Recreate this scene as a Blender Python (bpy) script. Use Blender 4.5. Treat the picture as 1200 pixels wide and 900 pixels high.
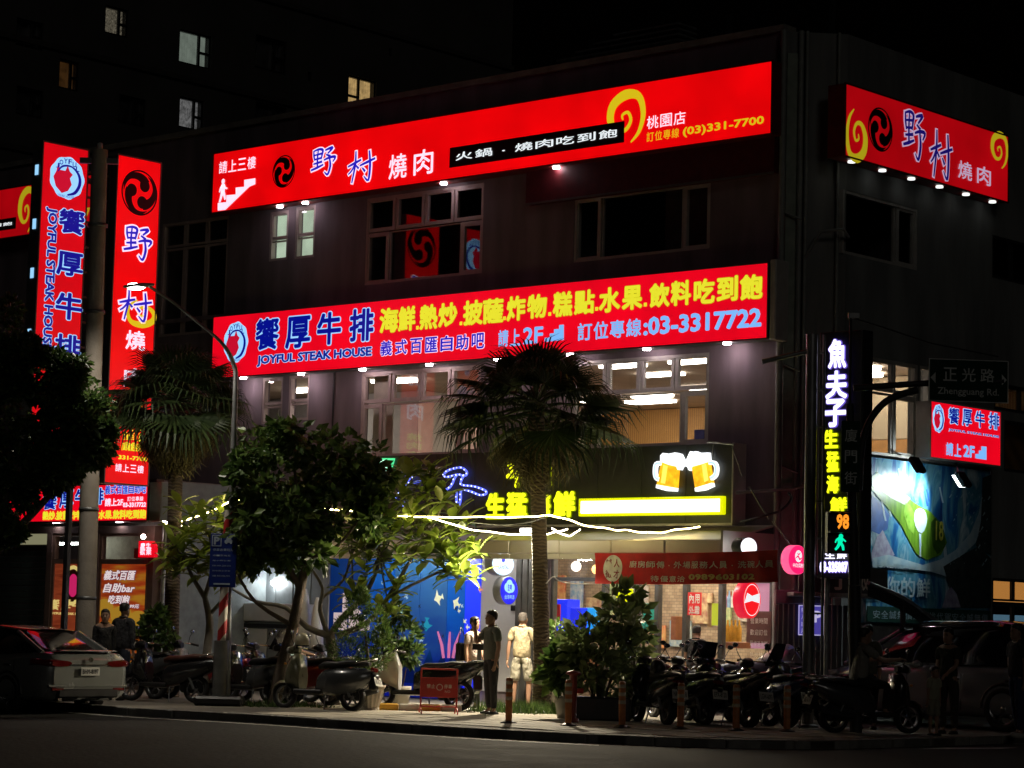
import bpy, math, random
from mathutils import Matrix, Vector
R = math.radians
rnd = random.Random(7)
scene = bpy.context.scene
col = scene.collection
for o in list(bpy.data.objects): bpy.data.objects.remove(o)

# ------------------------------------------------------------------ camera
FPX, CAM, PITCH, ROLL = 2805.0, Vector((0, 0, 1.55)), math.atan(279 / 2805), 0.026
_f = Vector((0, math.cos(PITCH), math.sin(PITCH)))
_u0 = Vector((0, -math.sin(PITCH), math.cos(PITCH)))
_r0 = Vector((1, 0, 0))
_r = _r0 * math.cos(ROLL) + _u0 * math.sin(ROLL)
_u = _u0 * math.cos(ROLL) - _r0 * math.sin(ROLL)
cd = bpy.data.cameras.new('camera')
cam = bpy.data.objects.new('camera', cd); col.objects.link(cam)
cam.matrix_world = Matrix.Translation(CAM) @ Matrix((_r, _u, -_f)).transposed().to_4x4()
cd.sensor_width = 36; cd.lens = 36 * FPX / 1200
cd.clip_start = 0.5; cd.clip_end = 2000
scene.camera = cam

# ------------------------------------------------------------------ night world and added fill lamp
w = bpy.data.worlds.new("World"); scene.world = w; w.use_nodes = True
wn = w.node_tree.nodes; wl = w.node_tree.links
bg = wn['Background']
sky = wn.new('ShaderNodeTexSky'); sky.sky_type = 'NISHITA'; sky.sun_disc = False
sky.sun_elevation = R(-4); sky.sun_rotation = R(200); sky.air_density = 1.0
wl.new(sky.outputs[0], bg.inputs[0]); bg.inputs[1].default_value = 0.012
sl = bpy.data.lights.new('fill_sun', 'SUN'); sl.energy = 0.036; sl.angle = R(12); sl.color = (1.0, .93, .82)  # added dim fill from the camera side, in place of far street lights
so = bpy.data.objects.new('fill_sun', sl); col.objects.link(so)
so.rotation_euler = (R(70), 0, R(14))
scene.view_settings.view_transform = 'Standard'; scene.view_settings.look = 'None'
scene.view_settings.exposure = 0; scene.view_settings.gamma = 1
scene.cycles.use_denoising = True
try: scene.cycles.denoiser = 'OPENIMAGEDENOISE'
except Exception: pass
scene.cycles.max_bounces = 6; scene.cycles.diffuse_bounces = 3; scene.cycles.glossy_bounces = 4
scene.cycles.transmission_bounces = 6; scene.cycles.transparent_max_bounces = 12
scene.cycles.caustics_reflective = False; scene.cycles.caustics_refractive = False
scene.cycles.sample_clamp_indirect = 3.0

# ------------------------------------------------------------------ photograph pixel -> world
def ray(px, py):
    return _f * FPX + _r * (px - 600) - _u * (py - 450)
def P(px, py, D):
    r = ray(px, py); return CAM + r * (D / r.y)
def G(px, py, z=0.0):
    r = ray(px, py); return CAM + r * ((z - CAM.z) / r.z)
class Frame:
    """local frame: x along the wall to the viewer's right, y into the wall, z up"""
    def __init__(s, org, rz):
        s.o = Vector(org); s.rz = rz
        s.X = Vector((math.cos(rz), math.sin(rz), 0)); s.Y = Vector((-math.sin(rz), math.cos(rz), 0))
        s.M = Matrix.Translation(s.o) @ Matrix.Rotation(rz, 4, 'Z'); s.I = s.M.inverted()
    def px(s, px, py, off=0.0):
        """(x, z) on the plane y = -off seen at that pixel"""
        r = ray(px, py)
        d = (s.o - s.Y * off - CAM).dot(s.Y) / r.dot(s.Y)
        q = s.I @ (CAM + r * d); return q.x, q.z
    def rect(s, x0, y0, x1, y1, off=0.0):
        """top-left and bottom-right pixels -> x0, z0, x1, z1"""
        a = s.px(x0, y0, off); b = s.px(x1, y1, off); return a[0], b[1], b[0], a[1]
    def xz(s, x, y, z): return s.M @ Vector((x, y, z))
A48 = math.atan2(2805, 3127)                      # front wall runs at this angle to the view
C1 = P(912, 700, 42.0); C1.z = 0
FF = Frame(C1, -A48)
C2 = P(986, 700, 42.1); C2.z = 0
FR = Frame(C2, math.pi / 2 - A48)
FC = Frame(C1, math.atan2(C2.y - C1.y, C2.x - C1.x))

# ------------------------------------------------------------------ materials
MATS = {}
def _mat(name):
    m = bpy.data.materials.new(name); m.use_nodes = True; m.node_tree.nodes.clear()
    o = m.node_tree.nodes.new('ShaderNodeOutputMaterial'); MATS[name] = m
    return m, m.node_tree.nodes, m.node_tree.links, o
def mat(name, color, rough=0.6, metal=0.0, var=0.25, scale=6.0, bump=0.0, color2=None, spec=0.5, stretch=(1, 1, 1), coat=0.0, alpha=None):
    """surface with procedural colour variation, roughness variation and relief"""
    if name in MATS: return MATS[name]
    m, N, L, o = _mat(name)
    b = N.new('ShaderNodeBsdfPrincipled'); L.new(b.outputs[0], o.inputs[0])
    tc = N.new('ShaderNodeTexCoord'); mp = N.new('ShaderNodeMapping'); L.new(tc.outputs['Object'], mp.inputs[0])
    mp.inputs['Scale'].default_value = stretch
    nz = N.new('ShaderNodeTexNoise'); nz.inputs['Scale'].default_value = scale; nz.inputs['Detail'].default_value = 6
    L.new(mp.outputs[0], nz.inputs['Vector'])
    cr = N.new('ShaderNodeValToRGB'); L.new(nz.outputs[0], cr.inputs[0])
    c2 = color2 or tuple(c * (1 - var) for c in color)
    c1 = color if color2 else tuple(min(1, c * (1 + var * .6)) for c in color)
    cr.color_ramp.elements[0].position = .32; cr.color_ramp.elements[1].position = .7
    cr.color_ramp.elements[0].color = (*c2, 1); cr.color_ramp.elements[1].color = (*c1, 1)
    L.new(cr.outputs[0], b.inputs['Base Color'])
    mr = N.new('ShaderNodeMapRange'); mr.inputs['To Min'].default_value = max(.03, rough - .12); mr.inputs['To Max'].default_value = min(1, rough + .12)
    L.new(nz.outputs[0], mr.inputs['Value']); L.new(mr.outputs[0], b.inputs['Roughness'])
    b.inputs['Metallic'].default_value = metal; b.inputs['Specular IOR Level'].default_value = spec
    b.inputs['Coat Weight'].default_value = coat
    if bump:
        n2 = N.new('ShaderNodeTexNoise'); n2.inputs['Scale'].default_value = scale * 7; n2.inputs['Detail'].default_value = 4
        L.new(mp.outputs[0], n2.inputs['Vector'])
        bp = N.new('ShaderNodeBump'); bp.inputs['Strength'].default_value = bump; bp.inputs['Distance'].default_value = .02 if bump < 1 else .06
        L.new(n2.outputs[0], bp.inputs['Height']); L.new(bp.outputs[0], b.inputs['Normal'])
    return m
def glow(name, color, strength=1.0, base=None, sample=True, var=0.0, scale=3.0):
    """something that gives off light (sign panels, letters, lamps)"""
    if name in MATS: return MATS[name]
    m, N, L, o = _mat(name)
    b = N.new('ShaderNodeBsdfPrincipled'); L.new(b.outputs[0], o.inputs[0])
    b.inputs['Base Color'].default_value = (*(base or tuple(c * .5 for c in color)), 1); b.inputs['Roughness'].default_value = .35
    b.inputs['Emission Color'].default_value = (*color, 1); b.inputs['Emission Strength'].default_value = strength
    if var:
        tc = N.new('ShaderNodeTexCoord'); nz = N.new('ShaderNodeTexNoise'); nz.inputs['Scale'].default_value = scale
        L.new(tc.outputs['Object'], nz.inputs['Vector'])
        mr = N.new('ShaderNodeMapRange'); mr.inputs['From Min'].default_value = .3; mr.inputs['From Max'].default_value = .7
        mr.inputs['To Min'].default_value = strength * (1 - var); mr.inputs['To Max'].default_value = strength * (1 + var)
        L.new(nz.outputs[0], mr.inputs['Value']); L.new(mr.outputs[0], b.inputs['Emission Strength'])
    m.cycles.emission_sampling = 'FRONT_BACK' if sample else 'NONE'
    return m
def glass(name, tint=(1, 1, 1), refl=1.0):
    if name in MATS: return MATS[name]
    m, N, L, o = _mat(name)
    t = N.new('ShaderNodeBsdfTransparent'); t.inputs[0].default_value = (*tint, 1)
    g = N.new('ShaderNodeBsdfGlossy'); g.inputs['Roughness'].default_value = .02
    nz = N.new('ShaderNodeTexNoise'); nz.inputs['Scale'].default_value = .8
    bp = N.new('ShaderNodeBump'); bp.inputs['Strength'].default_value = .05; L.new(nz.outputs[0], bp.inputs['Height']); L.new(bp.outputs[0], g.inputs['Normal'])
    ge = N.new('ShaderNodeNewGeometry'); vm = N.new('ShaderNodeVectorMath'); vm.operation = 'DOT_PRODUCT'
    L.new(ge.outputs['Normal'], vm.inputs[0]); L.new(ge.outputs['Incoming'], vm.inputs[1])
    ab = N.new('ShaderNodeMath'); ab.operation = 'ABSOLUTE'; L.new(vm.outputs['Value'], ab.inputs[0])
    su = N.new('ShaderNodeMath'); su.operation = 'SUBTRACT'; su.inputs[0].default_value = 1; L.new(ab.outputs[0], su.inputs[1])
    pw = N.new('ShaderNodeMath'); pw.operation = 'POWER'; pw.inputs[1].default_value = 4; L.new(su.outputs[0], pw.inputs[0])
    mu = N.new('ShaderNodeMath'); mu.operation = 'MULTIPLY_ADD'; mu.use_clamp = True; mu.inputs[1].default_value = .9 * refl; mu.inputs[2].default_value = .07 * refl
    L.new(pw.outputs[0], mu.inputs[0])
    mx = N.new('ShaderNodeMixShader'); L.new(mu.outputs[0], mx.inputs[0]); L.new(t.outputs[0], mx.inputs[1]); L.new(g.outputs[0], mx.inputs[2])
    L.new(mx.outputs[0], o.inputs[0]); return m
def bands(name, color, color2, scale=10, rough=.5, axis='X', dist=1.0, bump=.2):
    """wood grain / ribbed sheet"""
    if name in MATS: return MATS[name]
    m, N, L, o = _mat(name)
    b = N.new('ShaderNodeBsdfPrincipled'); L.new(b.outputs[0], o.inputs[0]); b.inputs['Roughness'].default_value = rough
    tc = N.new('ShaderNodeTexCoord')
    wv = N.new('ShaderNodeTexWave'); wv.bands_direction = axis; wv.inputs['Scale'].default_value = scale
    wv.inputs['Distortion'].default_value = dist; wv.inputs['Detail'].default_value = 3
    L.new(tc.outputs['Object'], wv.inputs[0])
    cr = N.new('ShaderNodeValToRGB'); L.new(wv.outputs[0], cr.inputs[0])
    cr.color_ramp.elements[0].color = (*color2, 1); cr.color_ramp.elements[1].color = (*color, 1)
    L.new(cr.outputs[0], b.inputs['Base Color'])
    bp = N.new('ShaderNodeBump'); bp.inputs['Strength'].default_value = bump; bp.inputs['Distance'].default_value = .02
    L.new(wv.outputs[0], bp.inputs['Height']); L.new(bp.outputs[0], b.inputs['Normal'])
    return m
def leafmat(name, color, color2, rough=.45, trans=.25):
    if name in MATS: return MATS[name]
    m, N, L, o = _mat(name)
    b = N.new('ShaderNodeBsdfPrincipled'); b.inputs['Roughness'].default_value = rough
    tc = N.new('ShaderNodeTexCoord'); nz = N.new('ShaderNodeTexNoise'); nz.inputs['Scale'].default_value = 2.5; nz.inputs['Detail'].default_value = 5
    L.new(tc.outputs['Object'], nz.inputs['Vector'])
    oi = N.new('ShaderNodeNewGeometry')
    ad = N.new('ShaderNodeMath'); ad.operation = 'ADD'; L.new(nz.outputs[0], ad.inputs[0])
    ml = N.new('ShaderNodeMath'); ml.operation = 'MULTIPLY_ADD'; ml.inputs[1].default_value = .5; ml.inputs[2].default_value = -.25
    L.new(oi.outputs['Random Per Island'], ml.inputs[0]); L.new(ml.outputs[0], ad.inputs[1])
    cr = N.new('ShaderNodeValToRGB'); L.new(ad.outputs[0], cr.inputs[0])
    cr.color_ramp.elements[0].position = .3; cr.color_ramp.elements[1].position = .72
    cr.color_ramp.elements[0].color = (*color2, 1); cr.color_ramp.elements[1].color = (*color, 1)
    L.new(cr.outputs[0], b.inputs['Base Color'])
    tr = N.new('ShaderNodeBsdfTranslucent'); L.new(cr.outputs[0], tr.inputs[0])
    mx = N.new('ShaderNodeMixShader'); mx.inputs[0].default_value = trans; L.new(b.outputs[0], mx.inputs[1]); L.new(tr.outputs[0], mx.inputs[2])
    L.new(mx.outputs[0], o.inputs[0]); return m

# ------------------------------------------------------------------ mesh builder
class MB:
    def __init__(s): s.v = []; s.f = []; s.sm = []
    def _a(s, vs, fs, smooth=False):
        n = len(s.v); s.v += [tuple(p) for p in vs]; s.f += [tuple(i + n for i in f) for f in fs]; s.sm += [smooth] * len(fs); return s
    def box(s, x0, y0, z0, x1, y1, z1, bev=0.0):
        if bev:
            b = min(bev, abs(x1 - x0) * .3, abs(y1 - y0) * .3, abs(z1 - z0) * .3)
            X = (x0, x0 + b, x1 - b, x1); Y = (y0, y0 + b, y1 - b, y1); Z = (z0, z0 + b, z1 - b, z1)
            v = []; idx = {}
            for sx in (0, 1):
                for sy in (0, 1):
                    for sz in (0, 1):
                        c = (X[3 if sx else 0], Y[3 if sy else 0], Z[3 if sz else 0]); i = (X[2 if sx else 1], Y[2 if sy else 1], Z[2 if sz else 1])
                        idx[sx, sy, sz, 0] = len(v); v.append((c[0], i[1], i[2]))
                        idx[sx, sy, sz, 1] = len(v); v.append((i[0], c[1], i[2]))
                        idx[sx, sy, sz, 2] = len(v); v.append((i[0], i[1], c[2]))
            f = []
            q = ((0, 0), (1, 0), (1, 1), (0, 1))
            for a in (0, 1):
                f.append([idx[a, b_, c_, 0] for b_, c_ in (q if a else q[::-1])])
                f.append([idx[b_, a, c_, 1] for b_, c_ in (q[::-1] if a else q)])
                f.append([idx[b_, c_, a, 2] for b_, c_ in (q if a else q[::-1])])
            for a in (0, 1):
                for b_ in (0, 1):
                    f.append([idx[a, b_, 0, 0], idx[a, b_, 1, 0], idx[a, b_, 1, 1], idx[a, b_, 0, 1]])
                    f.append([idx[a, 0, b_, 0], idx[a, 1, b_, 0], idx[a, 1, b_, 2], idx[a, 0, b_, 2]])
                    f.append([idx[0, a, b_, 1], idx[1, a, b_, 1], idx[1, a, b_, 2], idx[0, a, b_, 2]])
                    for c_ in (0, 1): f.append([idx[a, b_, c_, 0], idx[a, b_, c_, 1], idx[a, b_, c_, 2]])
            return s._a(v, f)
        return s._a([(x0, y0, z0), (x1, y0, z0), (x1, y1, z0), (x0, y1, z0), (x0, y0, z1), (x1, y0, z1), (x1, y1, z1), (x0, y1, z1)],
                    [(0, 3, 2, 1), (4, 5, 6, 7), (0, 1, 5, 4), (1, 2, 6, 5), (2, 3, 7, 6), (3, 0, 4, 7)])
    def prism(s, poly, y0, y1, smooth=False):
        """polygon of (x, z) seen from -y, extruded from y0 (front) to y1 (back)"""
        n = len(poly)
        v = [(x, y0, z) for x, z in poly] + [(x, y1, z) for x, z in poly]
        s._a(v, [tuple(range(n)), tuple(range(2 * n - 1, n - 1, -1))])
        k = len(s.v) - 2 * n
        for i in range(n):
            j = (i + 1) % n; s.f.append((k + i, k + n + i, k + n + j, k + j)); s.sm.append(smooth)
        return s
    def quad(s, *p): return s._a(p, [tuple(range(len(p)))])
    def tube(s, pts, rad, n=8, caps=True, smooth=True):
        pts = [Vector(p) for p in pts]
        if not hasattr(rad, '__len__'): rad = [rad] * len(pts)
        v = []; up = Vector((0, 0, 1)); prev = None
        for i, p in enumerate(pts):
            d = (pts[min(i + 1, len(pts) - 1)] - pts[max(i - 1, 0)])
            if d.length < 1e-9: d = Vector((0, 0, 1))
            d.normalize()
            if prev is None:
                a = d.cross(Vector((0, 0, 1)) if abs(d.z) < .9 else Vector((0, 1, 0))).normalized()
            else:
                a = (prev - d * prev.dot(d)); a = a.normalized() if a.length > 1e-6 else d.orthogonal().normalized()
            prev = a; b = d.cross(a)
            for k in range(n):
                t = 2 * math.pi * k / n; v.append(p + (a * math.cos(t) + b * math.sin(t)) * rad[i])
        f = []
        for i in range(len(pts) - 1):
            for k in range(n):
                k2 = (k + 1) % n; f.append((i * n + k, i * n + k2, (i + 1) * n + k2, (i + 1) * n + k))
        s._a(v, f, smooth)
        if caps: s._a(v[:n], [tuple(range(n - 1, -1, -1))]); s._a(v[-n:], [tuple(range(n))])
        return s
    def lathe(s, prof, n=16, c=(0, 0, 0), axis='z', smooth=True, close=False):
        v = []
        for r, h in prof:
            for k in range(n):
                t = 2 * math.pi * k / n; a, b = r * math.cos(t), r * math.sin(t)
                v.append((c[0] + a, c[1] + b, c[2] + h) if axis == 'z' else (c[0] + a, c[1] + h, c[2] + b) if axis == 'y' else (c[0] + h, c[1] + a, c[2] + b))
        m = len(prof); f = [(i * n + k, i * n + (k + 1) % n, ((i + 1) % m) * n + (k + 1) % n, ((i + 1) % m) * n + k) for i in range(m if close else m - 1) for k in range(n)]
        return s._a(v, f, smooth)
    def loft(s, rings, caps=True, smooth=True, closed=True):
        n = len(rings[0]); v = [p for r in rings for p in r]; f = []
        for i in range(len(rings) - 1):
            for k in range(n if closed else n - 1):
                k2 = (k + 1) % n; f.append((i * n + k, i * n + k2, (i + 1) * n + k2, (i + 1) * n + k))
        s._a(v, f, smooth)
        if caps: s._a(rings[0], [tuple(range(n - 1, -1, -1))], smooth); s._a(rings[-1], [tuple(range(n))], smooth)
        return s
    def ball(s, c, r, n=10, m=7, sc=(1, 1, 1)):
        v = [(c[0] + r * sc[0] * math.sin(math.pi * i / m) * math.cos(2 * math.pi * k / n), c[1] + r * sc[1] * math.sin(math.pi * i / m) * math.sin(2 * math.pi * k / n), c[2] + r * sc[2] * math.cos(math.pi * i / m)) for i in range(m + 1) for k in range(n)]
        return s._a(v, [(i * n + k, (i + 1) * n + k, (i + 1) * n + (k + 1) % n, i * n + (k + 1) % n) for i in range(m) for k in range(n)], True)
    def add(s, o, M=None):
        return s._append(o.v if M is None else [M @ Vector(p) for p in o.v], o.f, o.sm)
    def _append(s, v, f, sm):
        n = len(s.v); s.v += [tuple(p) for p in v]; s.f += [tuple(i + n for i in q) for q in f]; s.sm += sm; return s
    def mesh(s, name, m=None, M=None, shift=None):
        v = s.v
        if M is not None: v = [M @ Vector(p) for p in v]
        if shift is not None: v = [(p[0] - shift[0], p[1] - shift[1], p[2] - shift[2]) for p in v]
        me = bpy.data.meshes.new(name); me.from_pydata([tuple(p) for p in v], [], s.f)
        me.polygons.foreach_set('use_smooth', s.sm)
        if m: me.materials.append(m)
        me.update(); return me

def tag(o, label=None, cat=None, group=None, kind=None):
    if label: o['label'] = label
    if cat: o['category'] = cat
    if group: o['group'] = group
    if kind: o['kind'] = kind
    return o
ORG = {}
def thing(name, label, cat, loc=(0, 0, 0), rz=0.0, group=None, frame=None):
    """Empty at the thing's base. With a frame: loc is in that frame and the parts are given in frame coordinates."""
    o = bpy.data.objects.new(name, None); col.objects.link(o); o.empty_display_size = .2
    if frame:
        o.location = frame.M @ Vector(loc); o.rotation_euler = (0, 0, frame.rz); ORG[o.name] = tuple(loc)
    else:
        o.location = loc; o.rotation_euler = (0, 0, rz); ORG[o.name] = (0, 0, 0)
    return tag(o, label, cat, group)
def part(mb, name, m, parent, label=None, kind=None, M=None, me=None):
    if me is None: me = mb.mesh(name, m, M, ORG.get(parent.name) if parent else None)
    o = bpy.data.objects.new(name, me); col.objects.link(o)
    if parent: o.parent = parent; ORG[o.name] = ORG.get(parent.name, (0, 0, 0))
    return tag(o, label=label, kind=kind)
def solo(mb, name, m, label=None, cat=None, group=None, kind=None, loc=(0, 0, 0), rz=0.0):
    o = part(mb, name, m, None); o.location = loc; o.rotation_euler = (0, 0, rz)
    return tag(o, label, cat, group, kind)
def copy_tree(o, parent=None):
    c = o.copy(); col.objects.link(c); c.parent = parent
    for ch in list(o.children): copy_tree(ch, c)
    return c

# ------------------------------------------------------------------ lettering
_TC = {}
def glyphs(body, shear=0.0, gap=1.0):
    key = (body, shear, gap)
    if key in _TC: return _TC[key]
    c = bpy.data.curves.new('lettering', 'FONT'); c.body = body; c.size = 1; c.resolution_u = 2
    c.shear = shear; c.space_character = gap; c.fill_mode = 'FRONT'
    o = bpy.data.objects.new('lettering', c); col.objects.link(o)
    me = bpy.data.meshes.new_from_object(o.evaluated_get(bpy.context.evaluated_depsgraph_get()))
    v = [(p.co.x, p.co.y) for p in me.vertices]; f = [tuple(p.vertices) for p in me.polygons]
    bpy.data.objects.remove(o); bpy.data.curves.remove(c); bpy.data.meshes.remove(me)
    xs = [p[0] for p in v]; ys = [p[1] for p in v]
    _TC[key] = (v, f, (min(xs), min(ys), max(xs), max(ys))); return _TC[key]
def put_text(mb, body, x0, z0, x1, z1, y, bold=0.0, shear=0.0, gap=1.0, ref=None, rot=False):
    """lay the word into the rectangle on the plane y (flat, seen from -y); bold thickens the strokes, ref: the thickness the rectangle is meant for"""
    v, f, b = glyphs(body, shear, gap)
    e = bold if ref is None else ref
    b = (b[0] - e, b[1] - e, b[2] + e, b[3] + e)
    if body in '·.': b = (b[0] - .35, .0, b[2] + .35, .9)
    sx = (x1 - x0) / (b[2] - b[0]); sz = (z1 - z0) / (b[3] - b[1])
    if rot: sx = (z1 - z0) / (b[2] - b[0]); sz = (x1 - x0) / (b[3] - b[1])
    n = 0 if bold <= 0 else 8 if bold < .04 else 12
    offs = [(0, 0)] + [(bold * math.cos(2 * math.pi * (k + .5) / n), bold * math.sin(2 * math.pi * (k + .5) / n)) for k in range(n)]
    for k, (ox, oy) in enumerate(offs):
        yy = y + k * .00012
        if rot: pts = [(x0 + (p[1] + oy - b[1]) * sz, yy, z1 - (p[0] + ox - b[0]) * sx) for p in v]
        else: pts = [(x0 + (p[0] + ox - b[0]) * sx, yy, z0 + (p[1] + oy - b[1]) * sz) for p in v]
        mb._a(pts, f)
    return mb
def put_row(mb, chars, x0, z0, x1, z1, y, bold=0.0, fill=.86, **k):
    """one square cell per character, so that sizes stay even"""
    n = len(chars); w_ = (x1 - x0) / n
    for i, ch in enumerate(chars):
        if ch != ' ': put_text(mb, ch, x0 + w_ * (i + (1 - fill) / 2), z0, x0 + w_ * (i + (1 + fill) / 2), z1, y, bold, **k)
    return mb
def put_col(mb, chars, x0, z0, x1, z1, y, bold=0.0, fill=.86, **k):
    n = len(chars); h = (z1 - z0) / n
    for i, ch in enumerate(chars):
        if ch != ' ': put_text(mb, ch, x0, z1 - h * (i + (1 + fill) / 2), x1, z1 - h * (i + (1 - fill) / 2), y, bold, **k)
    return mb
def ribbon(mb, pts, wid, y, th=.0, box=None, grow=0.0, sub=4):
    """brush stroke on the plane y through (x, z) points with a width at each point"""
    if not hasattr(wid, '__len__'): wid = [wid] * len(pts)
    if box:
        x0, z0, x1, z1 = box; pts = [(x0 + p[0] * (x1 - x0) / 100, z0 + p[1] * (z1 - z0) / 100) for p in pts]
        k = (x1 - x0 + z1 - z0) / 200; wid = [a * k for a in wid]
    P_ = [Vector((p[0], 0, p[1])) for p in pts]; Q = []; Wd = []
    for i in range(len(P_) - 1):
        a, b, c, d = P_[max(i - 1, 0)], P_[i], P_[i + 1], P_[min(i + 2, len(P_) - 1)]
        for j in range(sub):
            t = j / sub
            Q.append(.5 * ((2 * b) + (c - a) * t + (2 * a - 5 * b + 4 * c - d) * t * t + (3 * b - a - 3 * c + d) * t ** 3)); Wd.append(wid[i] * (1 - t) + wid[i + 1] * t)
    Q.append(P_[-1]); Wd.append(wid[-1])
    v = []
    for i, q in enumerate(Q):
        d = Q[min(i + 1, len(Q) - 1)] - Q[max(i - 1, 0)]
        if d.length < 1e-9: d = Vector((1, 0, 0))
        d.normalize(); nrm = Vector((-d.z, 0, d.x)); h = Wd[i] / 2 + grow
        q2 = q + (d * grow if i == len(Q) - 1 else -d * grow if i == 0 else Vector())
        v.append((q2.x + nrm.x * h, y, q2.z + nrm.z * h)); v.append((q2.x - nrm.x * h, y, q2.z - nrm.z * h))
    n = len(Q); f = [(2 * i, 2 * i + 1, 2 * i + 3, 2 * i + 2) for i in range(n - 1)]
    if th:
        m = len(v); v += [(p[0], y + th, p[2]) for p in v]
        f += [(a + m, c + m, b + m, d + m)[::1] if False else (d + m, c + m, b + m, a + m) for a, b, c, d in f]
        f += [(2 * i, 2 * i + 2, 2 * i + 2 + m, 2 * i + m) for i in range(n - 1)] + [(2 * i + 3, 2 * i + 1, 2 * i + 1 + m, 2 * i + 3 + m) for i in range(n - 1)]
    return mb._a(v, f)
# ------------------------------------------------------------------ palette
M_wall = mat('stucco_grey', (.25, .20, .225), .85, var=.34, scale=1.3, bump=.5, stretch=(1.6, 1.6, .3))
M_wallr = mat('stucco_grey_side', (.26, .27, .265), .85, var=.34, scale=1.1, bump=.5, stretch=(1.6, 1.6, .3))
M_conc = mat('concrete', (.30, .28, .25), .85, var=.25, scale=4, bump=.6)
M_frame = mat('aluminium_bronze', (.52, .42, .40), .5, .1, var=.12)
M_frame2 = mat('aluminium_grey', (.58, .56, .52), .5, .1, var=.12)
M_steel = mat('stainless', (.74, .67, .58), .42, .35, var=.06, scale=.6)
M_galv = mat('galvanised', (.38, .39, .38), .45, .7, var=.3, scale=8, bump=.2)
M_dark = mat('dark_paint', (.03, .03, .032), .55, var=.3)
M_black = mat('black_plastic', (.012, .012, .013), .4, var=.2)
M_white = mat('white_paint', (.75, .74, .70), .5, var=.08, scale=3)
M_glass = glass('window_glass')
M_room = mat('plaster_room', (.70, .66, .58), .8, var=.08)
M_curt = bands('curtain', (.75, .66, .50), (.42, .36, .26), 9, .9, 'X', 2.5)
M_red = glow('sign_red', (.80, .0005, .002), .98, sample=True, var=.16, scale=.9)
M_red2 = glow('sign_crimson', (.74, .001, .011), 1.08, sample=True, var=.12, scale=.8)
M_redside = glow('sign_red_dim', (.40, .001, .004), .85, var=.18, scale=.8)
M_navy = glow('ink_navy', (.002, .006, .30), .85, sample=False)
M_blue = glow('ink_blue', (.02, .01, .55), .9, sample=False)
M_ltblue = glow('ink_pale_blue', (.30, .62, .95), 1.1, sample=False)
M_skyb = glow('ink_sky_blue', (.20, .48, .95), 1.0, sample=False)
M_whi = glow('ink_white', (.95, .78, .95), 1.05, sample=False)
M_yel = glow('ink_yellow', (.85, .80, .03), .95, sample=False)
M_gold = glow('ink_gold', (.75, .55, .01), .9, sample=False)
M_ink = mat('ink_black', (.02, .002, .003), .5, var=.1)
M_case = mat('sign_case', (.16, .16, .15), .5, .4, var=.2)
M_dl = glow('downlight_lens', (1.0, .78, .84), 60)
M_dl2 = glow('downlight_lens_dim', (.8, .85, .8), 1.6)
M_dl3 = glow('downlight_lens_high', (.95, .82, .9), 22)

# ------------------------------------------------------------------ ground, road, pavement
M_road = mat('asphalt', (.020, .020, .020), .88, var=.5, scale=1.2, bump=.9, spec=.15)
M_pave = mat('paving_base', (.20, .185, .16), .85, var=.25, scale=1.5, bump=.4)
M_slab = mat('paving_slab', (.40, .36, .29), .8, var=.3, scale=1.1, bump=.5)
M_kerb = mat('kerb_granite', (.30, .29, .27), .8, var=.25, scale=7, bump=.4)
M_line = mat('road_paint', (.62, .61, .57), .7, var=.35, scale=5, bump=.2)
RZ = -.12
solo(MB().quad((-400, -60, RZ), (400, -60, RZ), (400, 700, RZ), (-400, 700, RZ)), 'road', M_road, kind='structure')
edge_px = [(-260, 807), (-60, 817), (60, 823), (160, 830), (290, 837), (430, 846), (560, 854), (700, 861), (830, 866), (950, 868), (1060, 866), (1180, 862), (1300, 855), (1460, 845)]
edge = [G(x, y, 0) for x, y in edge_px]
def smooth(pts, sub=5):
    q = []
    for i in range(len(pts) - 1):
        a, b, c, d = pts[max(i - 1, 0)], pts[i], pts[i + 1], pts[min(i + 2, len(pts) - 1)]
        for j in range(sub):
            t = j / sub; q.append(.5 * ((2 * b) + (c - a) * t + (2 * a - 5 * b + 4 * c - d) * t * t + (3 * b - a - 3 * c + d) * t ** 3))
    return q + [pts[-1]]
E2 = smooth(edge, 4)
poly = [(p.x, p.y) for p in E2] + [(45, 130), (-60, 130)]
pv = MB(); n = len(poly)
pv._a([(x, y, -.004) for x, y in poly] + [(x, y, RZ - .05) for x, y in poly], [tuple(range(n))] + [(i, n + i, n + (i + 1) % n, (i + 1) % n) for i in range(n)])
pavement = solo(pv, 'pavement', M_pave, kind='structure')
kb = 0
kerb_m = MB().box(-.49, 0, RZ - .02, .49, .16, .006, .02).mesh('kerb_stone', M_kerb)
acc = 0
for i in range(len(E2) - 1):          # kerb stones, one metre each along the rounded corner
    a, b = E2[i], E2[i + 1]; L_ = (b - a).length
    while acc < L_:
        p = a + (b - a) * (acc / L_); d = (b - a)
        if -11 < p.x < 12:
            o = bpy.data.objects.new('kerb_stone', kerb_m); col.objects.link(o); o.parent = pavement
            o.location = (p.x, p.y, 0); o.rotation_euler = (0, 0, math.atan2(d.y, d.x)); kb += 1
        acc += 1.0
    acc -= L_
def inside(x, y, m=.25):
    c = False
    for i in range(len(poly)):
        (x1, y1), (x2, y2) = poly[i], poly[(i + 1) % len(poly)]
        if (y1 > y) != (y2 > y) and x < (x2 - x1) * (y - y1) / (y2 - y1) + x1: c = not c
    if not c: return False
    return all((Vector((x, y)) - Vector((p.x, p.y))).length > m for p in E2)
slabs = [MB().box(-.445, -.295, -.03, .445, .295, h, .012).mesh('paving_slab', M_slab) for h in (.004, .007, .010)]
cnt = 0
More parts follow.
